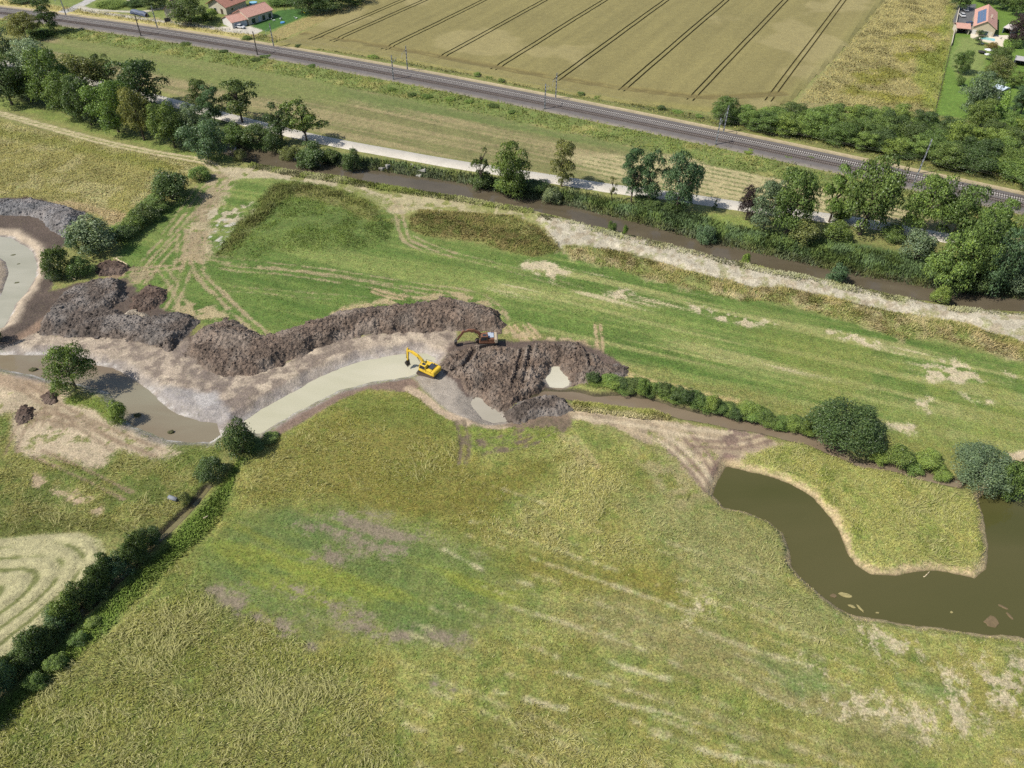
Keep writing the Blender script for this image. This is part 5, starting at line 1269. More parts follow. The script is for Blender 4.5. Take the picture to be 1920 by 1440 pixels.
# ================================================================ STANDING GRASS, REEDS (stuff)
def blade_mat(name):
    m, N, L = mat_new(name); out = N['Material Output']; N.remove(N['Principled BSDF'])
    c = nd(N, 'ShaderNodeAttribute', attribute_name='Col').outputs['Color']
    d = nd(N, 'ShaderNodeBsdfDiffuse'); t = nd(N, 'ShaderNodeBsdfTranslucent'); L.new(c, d.inputs[0]); L.new(c, t.inputs[0])
    geo = nd(N, 'ShaderNodeNewGeometry'); mv = nd(N, 'ShaderNodeMix', data_type='VECTOR'); mv.inputs[0].default_value = .7
    L.new(geo.outputs['Normal'], mv.inputs[4]); mv.inputs[5].default_value = (0, 0, 1)
    nv = nd(N, 'ShaderNodeVectorMath', operation='NORMALIZE'); L.new(mv.outputs[1], nv.inputs[0]); L.new(nv.outputs[0], d.inputs['Normal'])
    s = nd(N, 'ShaderNodeMixShader', i_0=.18); L.new(d.outputs[0], s.inputs[1]); L.new(t.outputs[0], s.inputs[2]); L.new(s.outputs[0], out.inputs[0])
    return m
BLADE = blade_mat('grass_blades')
def flow(x, y, f=.07, k=2.2):
    return 2 * math.pi * k * fbm(x, y, f, 3, 91)
def blades(name, label, cat, x, y, length, width, tilt, ang, col, seed=0, zoff=0.0):
    """one tapering two-piece blade per point; tilt from upright, bends over towards ang"""
    n = len(x); rng = np.random.default_rng(seed)
    z = hz(x, y) + zoff - .03
    d = np.stack([np.cos(ang), np.sin(ang)], 1); s = np.stack([-d[:, 1], d[:, 0]], 1)
    b = np.stack([x, y, z], 1); w = (width * .5)[:, None]
    h1, r1 = np.cos(tilt * .6) * length * .55, np.sin(tilt * .6) * length * .55
    t2 = np.minimum(tilt * 1.35, 1.52); h2, r2 = h1 + np.cos(t2) * length * .45, r1 + np.sin(t2) * length * .45
    s3 = np.concatenate([s, np.zeros((n, 1))], 1) * w
    mid = b + np.concatenate([d * r1[:, None], h1[:, None]], 1); tip = b + np.concatenate([d * r2[:, None], h2[:, None]], 1)
    V = np.stack([b - s3 * .8, b + s3 * .8, mid + s3, mid - s3, tip], 1).reshape(-1, 3)
    i = np.arange(n)[:, None] * 5
    F = np.concatenate([i + np.array([[0, 1, 2]]), i + np.array([[0, 2, 3]]), i + np.array([[3, 2, 4]])], 0)
    C = np.repeat(np.clip(col, 0, .8), 5, 0)
    o = link(name, np_mesh(name, V, F, C), BLADE)
    return tag(o, label, cat, kind='stuff')
rng = np.random.default_rng(21)
def scatter(poly, n, seed, thr=None, ns=.3, world=False, z=0.0):
    r = np.random.default_rng(seed); P = np.asarray(poly) if world else unp(poly, z)
    lo, hi = P.min(0), P.max(0); out = np.zeros((0, 2))
    while len(out) < n:
        q = r.uniform(lo, hi, (int(n * 1.3), 2)); k = sdf(P, q[:, 0], q[:, 1]) > r.exponential(1.1, len(q)) - .9
        if thr is not None: k &= fbm(q[:, 0], q[:, 1], ns, 3, seed) + r.normal(0, .14, len(q)) > thr
        out = np.concatenate([out, q[k]])
    return out[:n, 0], out[:n, 1]
def tint(base, n, seed, lo=.55, hi=1.7, yel=.3):
    r = np.random.default_rng(seed); k = r.uniform(lo, hi, n) ; y = r.random(n)[:, None] * yel
    return base * k[:, None] * (1 + y * np.array([.3, .25, .1]))
# lower field: lodged meadow grass
N_ = 165000
q = np.stack([rng.uniform(-98, 98, N_ * 3), rng.uniform(34, 135, N_ * 3)], 1)
m_ = gmask(q[:, 0], q[:, 1]); pz_ = prj(np.concatenate([q, np.zeros((len(q), 1))], 1))
dens = m_[:, 0] * (.22 + .8 * m_[:, 1]) * (pz_[:, 0] > -120) * (pz_[:, 0] < 2040) * (pz_[:, 1] > 640) * (.35 + .65 * sst(.35, .6, fbm(q[:, 0], q[:, 1], .3, 3, 92)))
k = rng.random(len(q)) < dens * 1.5 * (pz_[:, 1] > 720 - .0 * pz_[:, 0]); k &= hz(q[:, 0], q[:, 1]) > -.75; q = q[k][:N_]; m_ = m_[k][:N_]
n = len(q); lod = m_[:, 1]
ang = flow(q[:, 0], q[:, 1], .09) + rng.normal(0, 1.5 - .8 * lod, n)
base = gcol(q[:, 0], q[:, 1]); c = tint(base, n, 1, .7, 1.85, .4)
st_ = (rng.random(n) < .12 * lod)[:, None]; c = np.where(st_, S(214, 206, 150) * rng.uniform(.85, 1.4, n)[:, None], c)
blades('meadow_grass', 'long lodged meadow grass of the lower field', 'grass', q[:, 0], q[:, 1], rng.uniform(.18, .5, n) * (.7 + 1.1 * lod), rng.uniform(.04, .1, n), rng.uniform(.5, 1.35, n), ang, c, 1)
q = np.stack([rng.uniform(-98, 98, 400000), rng.uniform(34, 135, 400000)], 1); m_ = gmask(q[:, 0], q[:, 1])
k = (m_[:, 1] > .3) & (m_[:, 0] > .5) & (rng.random(len(q)) < m_[:, 1] ** 1.5 * sst(.38, .7, fbm(q[:, 0], q[:, 1], .22, 4, 95))) & (hz(q[:, 0], q[:, 1]) > -.6)
pz_ = prj(np.concatenate([q, np.zeros((len(q), 1))], 1)); k &= (pz_[:, 0] > -80) & (pz_[:, 0] < 2000) & (pz_[:, 1] < 1500)
q = q[k][:32000]; n = len(q)
blades('lodged_straw', 'pale flattened straw strands swirling through the lower field', 'grass', q[:, 0], q[:, 1], rng.uniform(.4, 1.5, n), rng.uniform(.03, .09, n), rng.uniform(1.1, 1.42, n), flow(q[:, 0], q[:, 1], .12, 2.6) + rng.normal(0, .5, n), (.45 * gcol(q[:, 0], q[:, 1]) + .6 * S(206, 200, 142)) * rng.uniform(.7, 1.45, n)[:, None], 5, .06)
# yellow meadow on the left, dry bank below the levee, mounds, verges
def patch(name, label, poly, n, seed, L, W, T, pal, thr=None, world=False, z=0.0, zoff=0.0):
    x, y = scatter(poly, n, seed, thr, .3, world, z); r = np.random.default_rng(seed)
    gc = gcol(x, y)
    if pal is None: pick = gc * (1 + .3 * r.random((n, 1)) * np.array([.6, .55, .4]))
    else:
      pal = np.array(pal); pick = .55 * gc + .45 * pal[np.clip((fbm(x, y, .25, 3, seed + 1) * 1.6 - .3 + r.normal(0, .18, n)) * len(pal), 0, len(pal) - 1).astype(int)]
    blades(name, label, 'grass', x, y, r.uniform(*L, n), r.uniform(*W, n), r.uniform(*T, n), flow(x, y, .1) + r.normal(0, .9, n), pick * r.uniform(.8, 1.75, n)[:, None], seed, zoff)
patch('dry_grass', 'straw-coloured tall dry grass below the stony levee', rg, 14000, 31, (.4, .9), (.08, .18), (.3, 1.1), [S(196, 172, 118), S(170, 150, 100), S(128, 130, 70), S(206, 186, 136)], z=.4, thr=.45)
patch('rough_grass', 'rough brownish grass on the low mound right of the gravel ramp', M2, 7000, 32, (.4, .9), (.08, .18), (.3, 1.0), [S(126, 122, 74), S(156, 140, 92), S(98, 108, 56), S(140, 132, 84)])
patch('rough_grass', 'tall dark weeds along the steep edge of the large green mound', [(405, 480), (440, 428), (520, 342), (565, 342), (640, 358), (690, 380), (690, 395), (620, 378), (560, 368), (530, 382), (470, 445), (432, 482)], 5000, 33, (.4, .95), (.08, .2), (.2, .9), [S(92, 98, 58), S(118, 116, 72), S(84, 98, 50), S(130, 126, 84)], thr=.44)
patch('rough_grass', 'patchy weeds over the large green mound', M1, 10000, 34, (.25, .6), (.08, .16), (.3, 1.0), [S(96, 120, 54), S(124, 136, 66), S(88, 108, 48)], thr=.5)
patch('verge_grass', 'rough grass in the verge below the railway', vg, 18000, 35, (.4, .9), (.12, .3), (.3, 1.1), [S(104, 126, 58), S(150, 150, 84), S(90, 112, 50), S(170, 164, 100)], world=True, thr=.42)
patch('verge_grass', 'rough grass in the verge between railway and wheat', vg2, 10000, 36, (.4, .9), (.12, .3), (.3, 1.1), [S(110, 122, 62), S(150, 146, 86), S(92, 108, 54), S(176, 164, 106)], world=True, thr=.42)
reed = [(600, 296), (720, 309), (800, 322), (900, 338), (1000, 356), (1100, 372), (1200, 392), (1300, 412), (1400, 436), (1500, 455), (1600, 470), (1700, 490), (1780, 520), (1920, 545), (1920, 558), (1780, 543), (1680, 524), (1613, 514), (1553, 501), (1480, 484), (1430, 474), (1380, 461), (1323, 452), (1280, 438), (1190, 413), (1140, 401), (1067, 383), (1020, 373), (950, 362), (880, 343), (827, 334), (773, 327), (707, 317), (640, 311), (600, 302)]
patch('reeds', 'blue-green reeds and bank weeds along the far river bank', reed, 30000, 37, (.6, 1.5), (.12, .3), (.05, .6), [S(112, 136, 100), S(128, 150, 114), S(104, 126, 74), S(130, 148, 84)], z=-1.0)
patch('bank_weeds', 'green weeds along the near river bank', [(470, 305), (547, 320), (640, 332), (723, 347), (790, 358), (873, 371), (930, 382), (1000, 394), (1000, 399), (930, 388), (873, 378), (790, 366), (723, 356), (640, 342), (547, 328), (470, 313)], 9000, 38, (.4, .9), (.1, .22), (.1, .8), [S(106, 134, 58), S(126, 146, 66), S(92, 118, 52)], z=.2)
patch('bank_weeds', 'sparse weeds on the river edge of the stony levee', [(1007, 398), (1123, 428), (1280, 466), (1447, 505), (1613, 539), (1780, 574), (1920, 584), (1920, 592), (1780, 582), (1613, 548), (1447, 514), (1280, 475), (1123, 437), (1007, 406)], 6000, 39, (.3, .8), (.1, .2), (.1, .8), [S(126, 146, 66), S(150, 158, 84)], z=.6, thr=.56)
patch('ditch_weeds', 'lush green weeds along the sunny side of the ditch', [(455, 858), (400, 935), (312, 1025), (200, 1135), (60, 1275), (-40, 1365), (-50, 1400), (60, 1310), (200, 1175), (330, 1048), (400, 985), (440, 905)], 9000, 40, (.25, .6), (.08, .18), (.1, .9), [S(104, 138, 56), S(126, 154, 66), S(92, 122, 50)])
patch('bank_grass', 'yellow grass strip between the stream and the sandy track', [(1073, 755), (1123, 763), (1173, 770), (1223, 773), (1257, 784), (1250, 790), (1200, 783), (1123, 774), (1078, 768)], 5000, 41, (.3, .8), (.08, .16), (.2, 1.1), [S(186, 182, 104), S(160, 168, 86), S(198, 190, 122)], z=-.2)
patch('meadow_grass', 'tufts of the yellow meadow at the left', ym, 26000, 42, (.3, .7), (.1, .22), (.5, 1.3), None)
patch('meadow_grass', 'grass tufts of the dry meadow beside the wheat', [(1500, 190), (1570, 110), (1662, 0), (1790, 0), (1760, 190), (1750, 212)], 20000, 43, (.4, .9), (.15, .35), (.5, 1.3), None)
patch('meadow_grass', 'short tufts on the green central meadow', cen, 24000, 44, (.12, .3), (.1, .22), (.4, 1.2), None, thr=.5)

# ================================================================ MACHINES
def car_paint(name, col): return simple(name, col, .3, .1, .06, 1.0, spec=.6)
GLASS = simple('dark_glass', (.02, .025, .03), .08, 0, .1, 2.0, spec=.8)
RUBBER = simple('black_rubber', (.025, .024, .023), .8, 0, .2, 8.0)
STEEL = simple('worn_steel', S(86, 80, 76), .55, .5, .3, 6.0)
MUDDY = simple('muddy_track_steel', S(112, 96, 84), .8, .1, .35, 5.0, .4)
CHROME = simple('cylinder_rod', S(190, 190, 190), .25, .9, .05, 2.0)
def excavator(name, label, xy, z, head, track_head, paint, hood, boom, stick, bucket_tip, cw):
    R = empty(name, (xy[0], xy[1], z), head); tag(R, label, 'excavator', 'tracked excavators on the dig')
    dt = track_head - head
    for s in (-1, 1):
        mb = MB(); c, q = math.cos(dt), math.sin(dt)
        prof = [(-2.05, .45), (-1.95, .18), (-1.65, .02), (1.65, .02), (1.95, .18), (2.05, .45), (1.95, .72), (1.65, .88), (-1.65, .88), (-1.95, .72)]
        mb.prism(prof, s * 1.02 - .3, s * 1.02 + .3)
        mb.v = [(x * c - y * q, x * q + y * c, zz) for x, y, zz in mb.v]
        t = mb.build('track', MUDDY, R, .04)
        pads = MB()
        for i in range(18):
            x = -1.7 + i * .2; pads.box((x, s * 1.02, .9), (.12, .62, .06))
        pads.v = [(x * c - y * q, x * q + y * c, zz) for x, y, zz in pads.v]
        tag(pads.build('track_shoes', RUBBER, t), kind='stuff')
    f = MB(); f.box((0, 0, .62), (2.6, 1.5, .4), dt); f.tube((0, 0, .7), (0, 0, 1.05), .75, .75, 16); f.build('undercarriage', STEEL, R)
    MB().prism([(-1.9, 1.05), (1.35, 1.05), (1.4, 1.3), (1.35, 1.45), (-1.9, 1.45)], -1.3, 1.3).build('deck', paint, R, .05)
    MB().prism([(-2.5, 1.1), (-1.75, 1.0), (-1.75, 2.12), (-2.3, 2.12), (-2.55, 1.9)], -1.3, 1.3).build('counterweight', cw, R, .12)
    e = MB().prism([(-1.75, 1.45), (.1, 1.45), (.1, 2.0), (-.15, 2.2), (-1.75, 2.2)], -1.28, .1).build('engine_housing', paint, R, .06)
    MB().prism([(-1.75, 1.45), (-.55, 1.45), (-.55, 2.16), (-1.75, 2.16)], .1, 1.28).build('side_housing', paint, R, .06)
    MB().box((-1.05, -.1, 2.23), (1.25, 1.7, .1)).build('hood_panel', hood, R, .03)
    MB().tube((-1.3, -.7, 2.2), (-1.3, -.7, 2.75), .07, .07, 8).build('exhaust_pipe', STEEL, R)
    cab = MB().prism([(-.45, 1.45), (1.3, 1.45), (1.35, 1.75), (1.05, 2.75), (.85, 2.9), (-.4, 2.9), (-.5, 2.75)], .3, 1.28).build('cab', paint, R, .07)
    MB().add([(1.37, .38, 1.8), (1.37, 1.2, 1.8), (1.07, 1.2, 2.76), (1.07, .38, 2.76)], [(0, 1, 2, 3)]).build('windscreen', GLASS, cab)
    MB().prism([(-.3, 1.95), (1.12, 1.85), (.92, 2.72), (-.3, 2.72)], 1.28, 1.305).build('side_window', GLASS, cab)
    MB().prism([(-.3, 1.95), (1.12, 1.95), (.92, 2.72), (-.3, 2.72)], .275, .3).build('side_window', GLASS, cab)
    MB().box((.25, .79, 2.915), (.75, .6, .03)).build('roof_hatch', GLASS, cab)
    hr = MB()
    for a, b in (((-.2, -1.2, 1.45), (-.2, -1.2, 2.5)), ((1.2, -1.2, 1.45), (1.2, -1.2, 2.3)), ((-.2, -1.2, 2.5), (1.2, -1.2, 2.3))): hr.tube(a, b, .03, .03, 6)
    hr.build('handrail', STEEL, R)
    MB().box((.6, -.8, 1.75), (1.3, .9, .55)).build('tank_box', paint, R, .05)
    # boom: a cranked box beam through the points
    def beam(nm, P, w0, hh, mat, par):
        mb = MB(); P = [Vector((p[0], 0, p[1])) for p in P]
        T = [(P[min(i + 1, len(P) - 1)] - P[max(i - 1, 0)]).normalized() for i in range(len(P))]
        up = [Vector((-t.z, 0, t.x)) for t in T]; n = len(P)
        vs = []
        for i in range(n):
            for s in (-1, 1):
                for u in (-1, 1): vs.append(P[i] + Vector((0, s * w0 / 2 - .12, 0)) + up[i] * u * hh[i] / 2)
        fs = []
        for i in range(n - 1):
            a, b = 4 * i, 4 * i + 4
            fs += [(a, b, b + 1, a + 1), (a + 2, a + 3, b + 3, b + 2), (a + 1, b + 1, b + 3, a + 3), (a, a + 2, b + 2, b)]
        fs += [(0, 1, 3, 2), (4 * n - 4, 4 * n - 2, 4 * n - 1, 4 * n - 3)]
        return mb.add(vs, fs).build(nm, mat, par, .03)
    B = beam('boom', boom, .42, [.4, .62, .6, .5, .34][:len(boom)], paint, R)
    bt = boom[-1]; mid = boom[len(boom) // 2]
    for s in (-1, 1):
        cy = MB(); y = s * .36 - .12
        cy.tube((.9, y, 1.25), (.5 * (.9 + mid[0]), y, .5 * (1.25 + mid[1])), .1, .1, 8); c_ = cy.build('boom_cylinder', paint, R)
        MB().tube((.5 * (.9 + mid[0]), y, .5 * (1.25 + mid[1])), (mid[0], y, mid[1]), .055, .055, 8).build('rod', CHROME, c_)
    dx, dz = stick[1][0] - stick[0][0], stick[1][1] - stick[0][1]; l = math.hypot(dx, dz)
    top = (bt[0] - dx / l * .5, bt[1] - dz / l * .5)
    St = beam('stick', [top, bt, stick[1]], .34, [.28, .5, .26], paint, R)
    cy = MB(); a = Vector((mid[0], -.12, mid[1] + .35)); b = Vector((top[0], -.12, top[1])); cy.tube(a, a.lerp(b, .6), .1, .1, 8); c_ = cy.build('stick_cylinder', paint, R)
    MB().tube(a.lerp(b, .6), b, .055, .055, 8).build('rod', CHROME, c_)
    e1 = Vector((stick[1][0], 0, stick[1][1]))
    cy = MB(); cy.tube((bt[0] + .28, -.12, bt[1] - .25), (e1.x + .3, -.12, e1.z + .35), .08, .08, 8); cy.build('bucket_cylinder', STEEL, R)
    # bucket: curved shell with side plates and teeth, mouth towards the machine
    ux, uz = bucket_tip[0] - e1.x, bucket_tip[1] - e1.z; L = math.hypot(ux, uz); ux /= L; uz /= L
    nx, nz = uz, -ux
    if nx < 0: nx, nz = -nx, -nz
    arc = [(e1.x, e1.z)] + [(e1.x + ux * L * t + nx * .55 * math.sin(math.pi * min(1, t * .95 + .08)), e1.z + uz * L * t + nz * .55 * math.sin(math.pi * min(1, t * .95 + .08))) for t in (.12, .35, .6, .85, 1.0)]
    bk = MB().prism(arc, -.62, .4); bo = bk.build('bucket', STEEL, R, .02)
    tt = MB()
    for i in range(5): y = -.56 + i * .22; tt.box((bucket_tip[0] - nx * .08, y, bucket_tip[1] - .04), (.14, .08, .2))
    tag(tt.build('teeth', MUDDY, bo), kind='stuff')
    return R
YEL = simple('yellow_machine_paint', S(226, 188, 50, 1.5), .5, 0, .16, 2.0, spec=.5)
YELHOOD = simple('dark_hood', S(70, 74, 82), .45, 0, .15, 3.0)
ORG = simple('orange_machine_paint', S(128, 84, 58), .7, 0, .14, 2.0, spec=.5)
CREAM = simple('cream_counterweight', S(206, 186, 158), .6, 0, .1, 2.0)
LHOOD = simple('pale_hood', S(190, 200, 212), .4, 0, .08, 2.0)
ye = unp([(803, 702)], -.4)[0]
excavator('excavator', 'yellow tracked excavator with its arm down at the milky water\'s end', ye, float(hz(*ye)[0]) - .05, math.radians(148), math.radians(160), YEL, YELHOOD,
          [(.55, 1.7), (1.5, 2.75), (2.4, 3.35), (3.9, 3.75), (5.0, 3.8)], [(5.0, 3.8), (5.25, 1.0)], (5.15, -.35), YEL)
oe = unp([(911, 645)], .3)[0]; oez = float(hz(*oe)[0]) + .35
excavator('excavator', 'orange tracked excavator with pale roof reaching left on the spoil bank', oe, oez, math.radians(184), math.radians(200), ORG, LHOOD,
          [(.55, 1.7), (1.5, 2.9), (2.5, 3.5), (3.6, 3.6), (4.7, 3.2)], [(4.7, 3.2), (6.0, 1.1)], (6.3, -.15), CREAM)

# ================================================================ RAILWAY MASTS
MAST = simple('mast_steel', S(176, 180, 184), .5, .4, .12, 1.5)
MASTD = simple('rusty_mast_steel', S(120, 112, 106), .7, .3, .2, 1.5)
INS = simple('insulator', S(110, 72, 56), .4, 0, .1, 4.0)
near_p = [(118, 30), (274, 65), (492, 100), (742, 148), (1025, 203), (1346, 267), (1715, 335)]
far_p = [(137, 25), (300, 52), (516, 87), (763, 133), (1042, 185), (1359, 245), (1723, 320)]
wherep = ['at the lane, farthest left', 'opposite the small barn', 'below the red-roofed house', 'below the left wheat', 'below the middle of the wheat', 'at the left end of the thicket', 'nearest, in front of the thicket']
wires = {-1: [], 1: []}
for s, lst, side in ((-1, near_p, 'near'), (1, far_p, 'far')):
    for i, px in enumerate(lst):
        w = unp([px], RZ)[0]; j = int(np.argmin(np.hypot(*(RAIL - w).T)))
        t = RAIL[j + 1] - RAIL[j - 1]; t /= np.hypot(*t); n_ = np.array([-t[1], t[0]])
        w = RAIL[j] + n_ * s * 5.4 + t * float((w - RAIL[j]) @ t)
        a = math.atan2(-s * n_[1], -s * n_[0])                       # local +x points over the track
        tall = 10.6 if i == 6 and s > 0 else 8.8
        M = empty('catenary_mast', (w[0], w[1], RZ), a)
        tag(M, f'{side}-side steel catenary mast {wherep[i]}', 'catenary mast', 'catenary masts of the railway')
        mm = MAST if (i > 2 or s > 0) else MASTD
        mb = MB()
        for yy in (-.13, .13): mb.add([(-.16, yy - .03, 0), (.16, yy - .03, 0), (.16, yy + .03, 0), (-.16, yy + .03, 0), (-.11, yy - .03, tall), (.11, yy - .03, tall), (.11, yy + .03, tall), (-.11, yy + .03, tall)], [(0, 1, 5, 4), (1, 2, 6, 5), (2, 3, 7, 6), (3, 0, 4, 7), (4, 5, 6, 7)])
        for k_ in range(int(tall / .6)): mb.bar((-.12 if k_ % 2 else .12, 0, .3 + k_ * .6), (.12 if k_ % 2 else -.12, 0, .9 + k_ * .6), .2, .04)
        mb.build('mast', mm, M)
        MB().box((0, 0, -.1), (.7, .7, .5)).build('footing', SLP_A, M, .03)
        ar = MB(); ar.bar((0, 0, 7.4), (3.3, 0, 6.9), .07); ar.bar((0, 0, 5.9), (3.0, 0, 6.9), .06); ar.bar((2.9, 0, 6.85), (3.4, 0, 5.6), .05); ar.build('cantilever_arm', mm, M)
        ins = MB(); ins.tube((.25, 0, 7.36), (.6, 0, 7.31), .09, .09, 6); ins.tube((.25, 0, 5.98), (.6, 0, 6.1), .09, .09, 6); ins.build('insulator', INS, M)
        wires[s].append((w[0] + math.cos(a) * 3.4, w[1] + math.sin(a) * 3.4))
        if i == 5:
            stb = MB()
            for q_ in (3.5, 5.0): stb.tube((0, 0, tall - .4), (0, s * q_ * (1 if s < 0 else -1), .1), .03, .03, 5)
            stb.build('anchor_stay', MASTD, M)
WIRE = simple('copper_wire', S(110, 104, 98), .6, .3, .1, 1.0)
for s in (-1, 1):
    mb = MB(); W = wires[s]; P = [(2 * W[0][0] - W[1][0], 2 * W[0][1] - W[1][1])] + W + [(2 * W[-1][0] - W[-2][0], 2 * W[-1][1] - W[-2][1])]
    ob = empty('overhead_wire', (P[3][0], P[3][1], 6)); tag(ob, 'overhead line hung from the %s row of masts' % ('near' if s < 0 else 'far'), 'overhead line', 'overhead lines of the railway')
    c1, c2 = MB(), MB(); o_ = Vector((P[3][0], P[3][1], 6))
    for a, b in zip(P[:-1], P[1:]):
        c1.tube(Vector((*a, RZ + 5.6)) - o_, Vector((*b, RZ + 5.6)) - o_, .012, .012, 4, False)
        pts = [Vector((a[0] + (b[0] - a[0]) * t, a[1] + (b[1] - a[1]) * t, RZ + 6.9 - 1.0 * 4 * t * (1 - t))) - o_ for t in np.linspace(0, 1, 7)]
        for p, q_ in zip(pts[:-1], pts[1:]): c2.tube(p, q_, .012, .012, 4, False)
    c1.build('contact_wire', WIRE, ob); c2.build('messenger_wire', WIRE, ob)

# ================================================================ HOUSES
TILE = None
def tile_mat(name, c0, c1):
    m, N, L = mat_new(name); b = N['Principled BSDF']; tc = nd(N, 'ShaderNodeTexCoord')
    w = nd(N, 'ShaderNodeTexWave', i_Scale=1.6, i_Distortion=.6); w.bands_direction = 'X'; L.new(tc.outputs['Object'], w.inputs['Vector'])
    n = nd(N, 'ShaderNodeTexNoise', i_Scale=1.4, i_Detail=6.0, i_Roughness=.7); L.new(tc.outputs['Object'], n.inputs['Vector'])
    c = ramp(N, L, n.outputs[0], [(.3, c0), (.7, c1)]); c = mixc(N, L, .35, c, ramp(N, L, w.outputs[0], [(0, .7), (1, 1.15)]), 'MULTIPLY')
    L.new(c, b.inputs['Base Color']); b.inputs['Roughness'].default_value = .85
    bp = nd(N, 'ShaderNodeBump', i_Strength=.4, i_Distance=.06); L.new(w.outputs[0], bp.inputs['Height']); L.new(bp.outputs[0], b.inputs['Normal'])
    return m
T_PINK = tile_mat('pink_roof_tiles', S(208, 154, 136), S(226, 178, 158)); T_RED = tile_mat('old_red_tiles', S(168, 112, 94), S(212, 154, 130)); T_BR = tile_mat('brown_tiles', S(150, 112, 98), S(186, 140, 122))
W_CR = simple('cream_render', S(222, 212, 190), .9, 0, .06, 1.0); W_WH = simple('white_render', S(232, 228, 220), .9, 0, .05, 1.0); W_BE = simple('beige_render', S(206, 192, 162), .9, 0, .07, 1.0)
FRAME = simple('white_frame', S(238, 238, 236), .5, 0, .03, 1.0); WOODD = simple('dark_wood', S(92, 76, 62), .8, 0, .2, 3.0); SHUT = simple('pale_blue_door', S(206, 214, 224), .6, 0, .04, 1.0)
def house(name, label, a, b, W, eave, ridge, wall_m, roof_m, cat='house', over=.45, windows=(), chimney=None, panel=False, z=None, group=None, open_front=False):
    """a, b: ground points of the front wall (its left and right end); local x runs along it, y goes into the depth W; ridge parallel to x"""
    a, b = np.asarray(a), np.asarray(b); L = float(np.hypot(*(b - a))); rz = math.atan2(b[1] - a[1], b[0] - a[0])
    z = float(hz(*((a + b) / 2))[0]) if z is None else z
    H = empty(name, (a[0], a[1], z - .1), rz); tag(H, label, cat, group)
    if open_front:
        mb = MB(); mb.box((.1, W / 2, eave / 2), (.2, W, eave)); mb.box((L - .1, W / 2, eave / 2), (.2, W, eave)); mb.box((L / 2, W - .1, eave / 2), (L - .42, .2, eave)); mb.build('wall', wall_m, H)
    else:
        mb = MB(); mb.add([(0, 0, 0), (L, 0, 0), (L, W, 0), (0, W, 0), (0, 0, eave), (L, 0, eave), (L, W, eave), (0, W, eave), (0, W / 2, ridge - .12), (L, W / 2, ridge - .12)],
                          [(0, 1, 5, 4), (1, 2, 6, 9, 5), (2, 3, 7, 6), (3, 0, 4, 8, 7), (4, 5, 9, 8), (6, 7, 8, 9)])
        mb.build('wall', wall_m, H)
    k = (ridge - eave) / (W / 2); t = .16
    roof = MB()
    for s in (0, 1):
        y0, y1 = (-over, W / 2) if s == 0 else (W + over, W / 2)
        z0 = eave - over * k
        vs = [(-over, y0, z0), (L + over, y0, z0), (L + over, y1, ridge), (-over, y1, ridge)]
        roof.add([(x, y, zz + .02) for x, y, zz in vs] + [(x, y, zz + t) for x, y, zz in vs], [(0, 1, 2, 3), (4, 5, 6, 7), (0, 1, 5, 4), (1, 2, 6, 5), (2, 3, 7, 6), (3, 0, 4, 7)])
    ro = roof.build('roof', roof_m, H)
    MB().tube((-over, W / 2, ridge + t - .02), (L + over, W / 2, ridge + t - .02), .14, .14, 6).build('ridge_cap', roof_m, ro)
    if chimney:
        cx, cy = chimney; cz = ridge - abs(cy - W / 2) * k
        MB().box((cx, cy, cz + .5), (.6, .6, 1.6)).build('chimney', W_CR, ro, .03)
    for wl, x0, x1, z0, z1, m_, nm in windows:                       # wl: 'f' front, 'l' left gable, 'r' right gable
        fr = {'f': lambda u, v, d: (u, -d, v), 'r': lambda u, v, d: (L + d, u, v), 'l': lambda u, v, d: (-d, u, v)}[wl]
        P = [fr(x0, z0, .0), fr(x1, z0, .0), fr(x1, z1, .0), fr(x0, z1, .0)] + [fr(x0, z0, .06), fr(x1, z0, .06), fr(x1, z1, .06), fr(x0, z1, .06)]
        w_ = MB().add(P, [(4, 5, 6, 7), (0, 1, 5, 4), (1, 2, 6, 5), (2, 3, 7, 6), (3, 0, 4, 7)]).build(nm, FRAME if nm == 'window' else m_, H)
        if nm == 'window':
            e = .1; Q = [fr(x0 + e, z0 + e, .065), fr(x1 - e, z0 + e, .065), fr(x1 - e, z1 - e, .065), fr(x0 + e, z1 - e, .065)]
            MB().add(Q, [(0, 1, 2, 3)]).build('pane', m_, w_)
    return H
U = lambda x, y, z=0: unp([(x, y)], z)[0]
def along(a, b, L):
    a, b = np.asarray(a), np.asarray(b); return a + (b - a) / np.hypot(*(b - a)) * L
# red-roofed L-shaped house
a, b = U(467.8, 47.5), U(512.7, 33.2)
house('house', 'pink-roofed main house with white gable beside the lawn at upper left', a, b, 9.0, 3.3, 5.4, W_CR, T_PINK, over=.5,
      windows=(('f', 1.5, 3.6, .2, 2.3, GLASS, 'window'), ('f', 5.2, 6.4, .2, 2.3, SHUT, 'door'), ('f', 7.2, 9.0, .2, 2.3, GLASS, 'window'), ('f', 10.6, 12.4, .2, 2.3, GLASS, 'window'), ('l', 3, 5, 1, 2.2, GLASS, 'window')), group='houses at upper left')
a2, b2 = U(437, 54), U(466, 47.2)
house('house', 'lower pink-roofed garage wing with two pale doors by the white car', a2, along(a2, b2, np.hypot(*(b2 - a2)) - .6), 8.0, 2.5, 4.1, W_WH, T_PINK, over=.4, windows=(('f', .8, 3.3, .1, 2.1, SHUT, 'door'), ('f', 4.2, 6.7, .1, 2.1, SHUT, 'door')), group='houses at upper left')
a3, b3 = U(426, 28.5), U(463, 14.5)
house('house', 'old house with weathered red tiles behind the pink-roofed house', a3, b3, 10, 3.6, 6.2, W_CR, T_RED, over=.9, chimney=(5, 2.4), windows=(('l', 2, 3.2, .2, 2.2, WOODD, 'door'), ('l', 5.5, 7, 1, 2.3, GLASS, 'window'), ('f', 3, 4.4, 1, 2.2, GLASS, 'window')), group='houses at upper left')
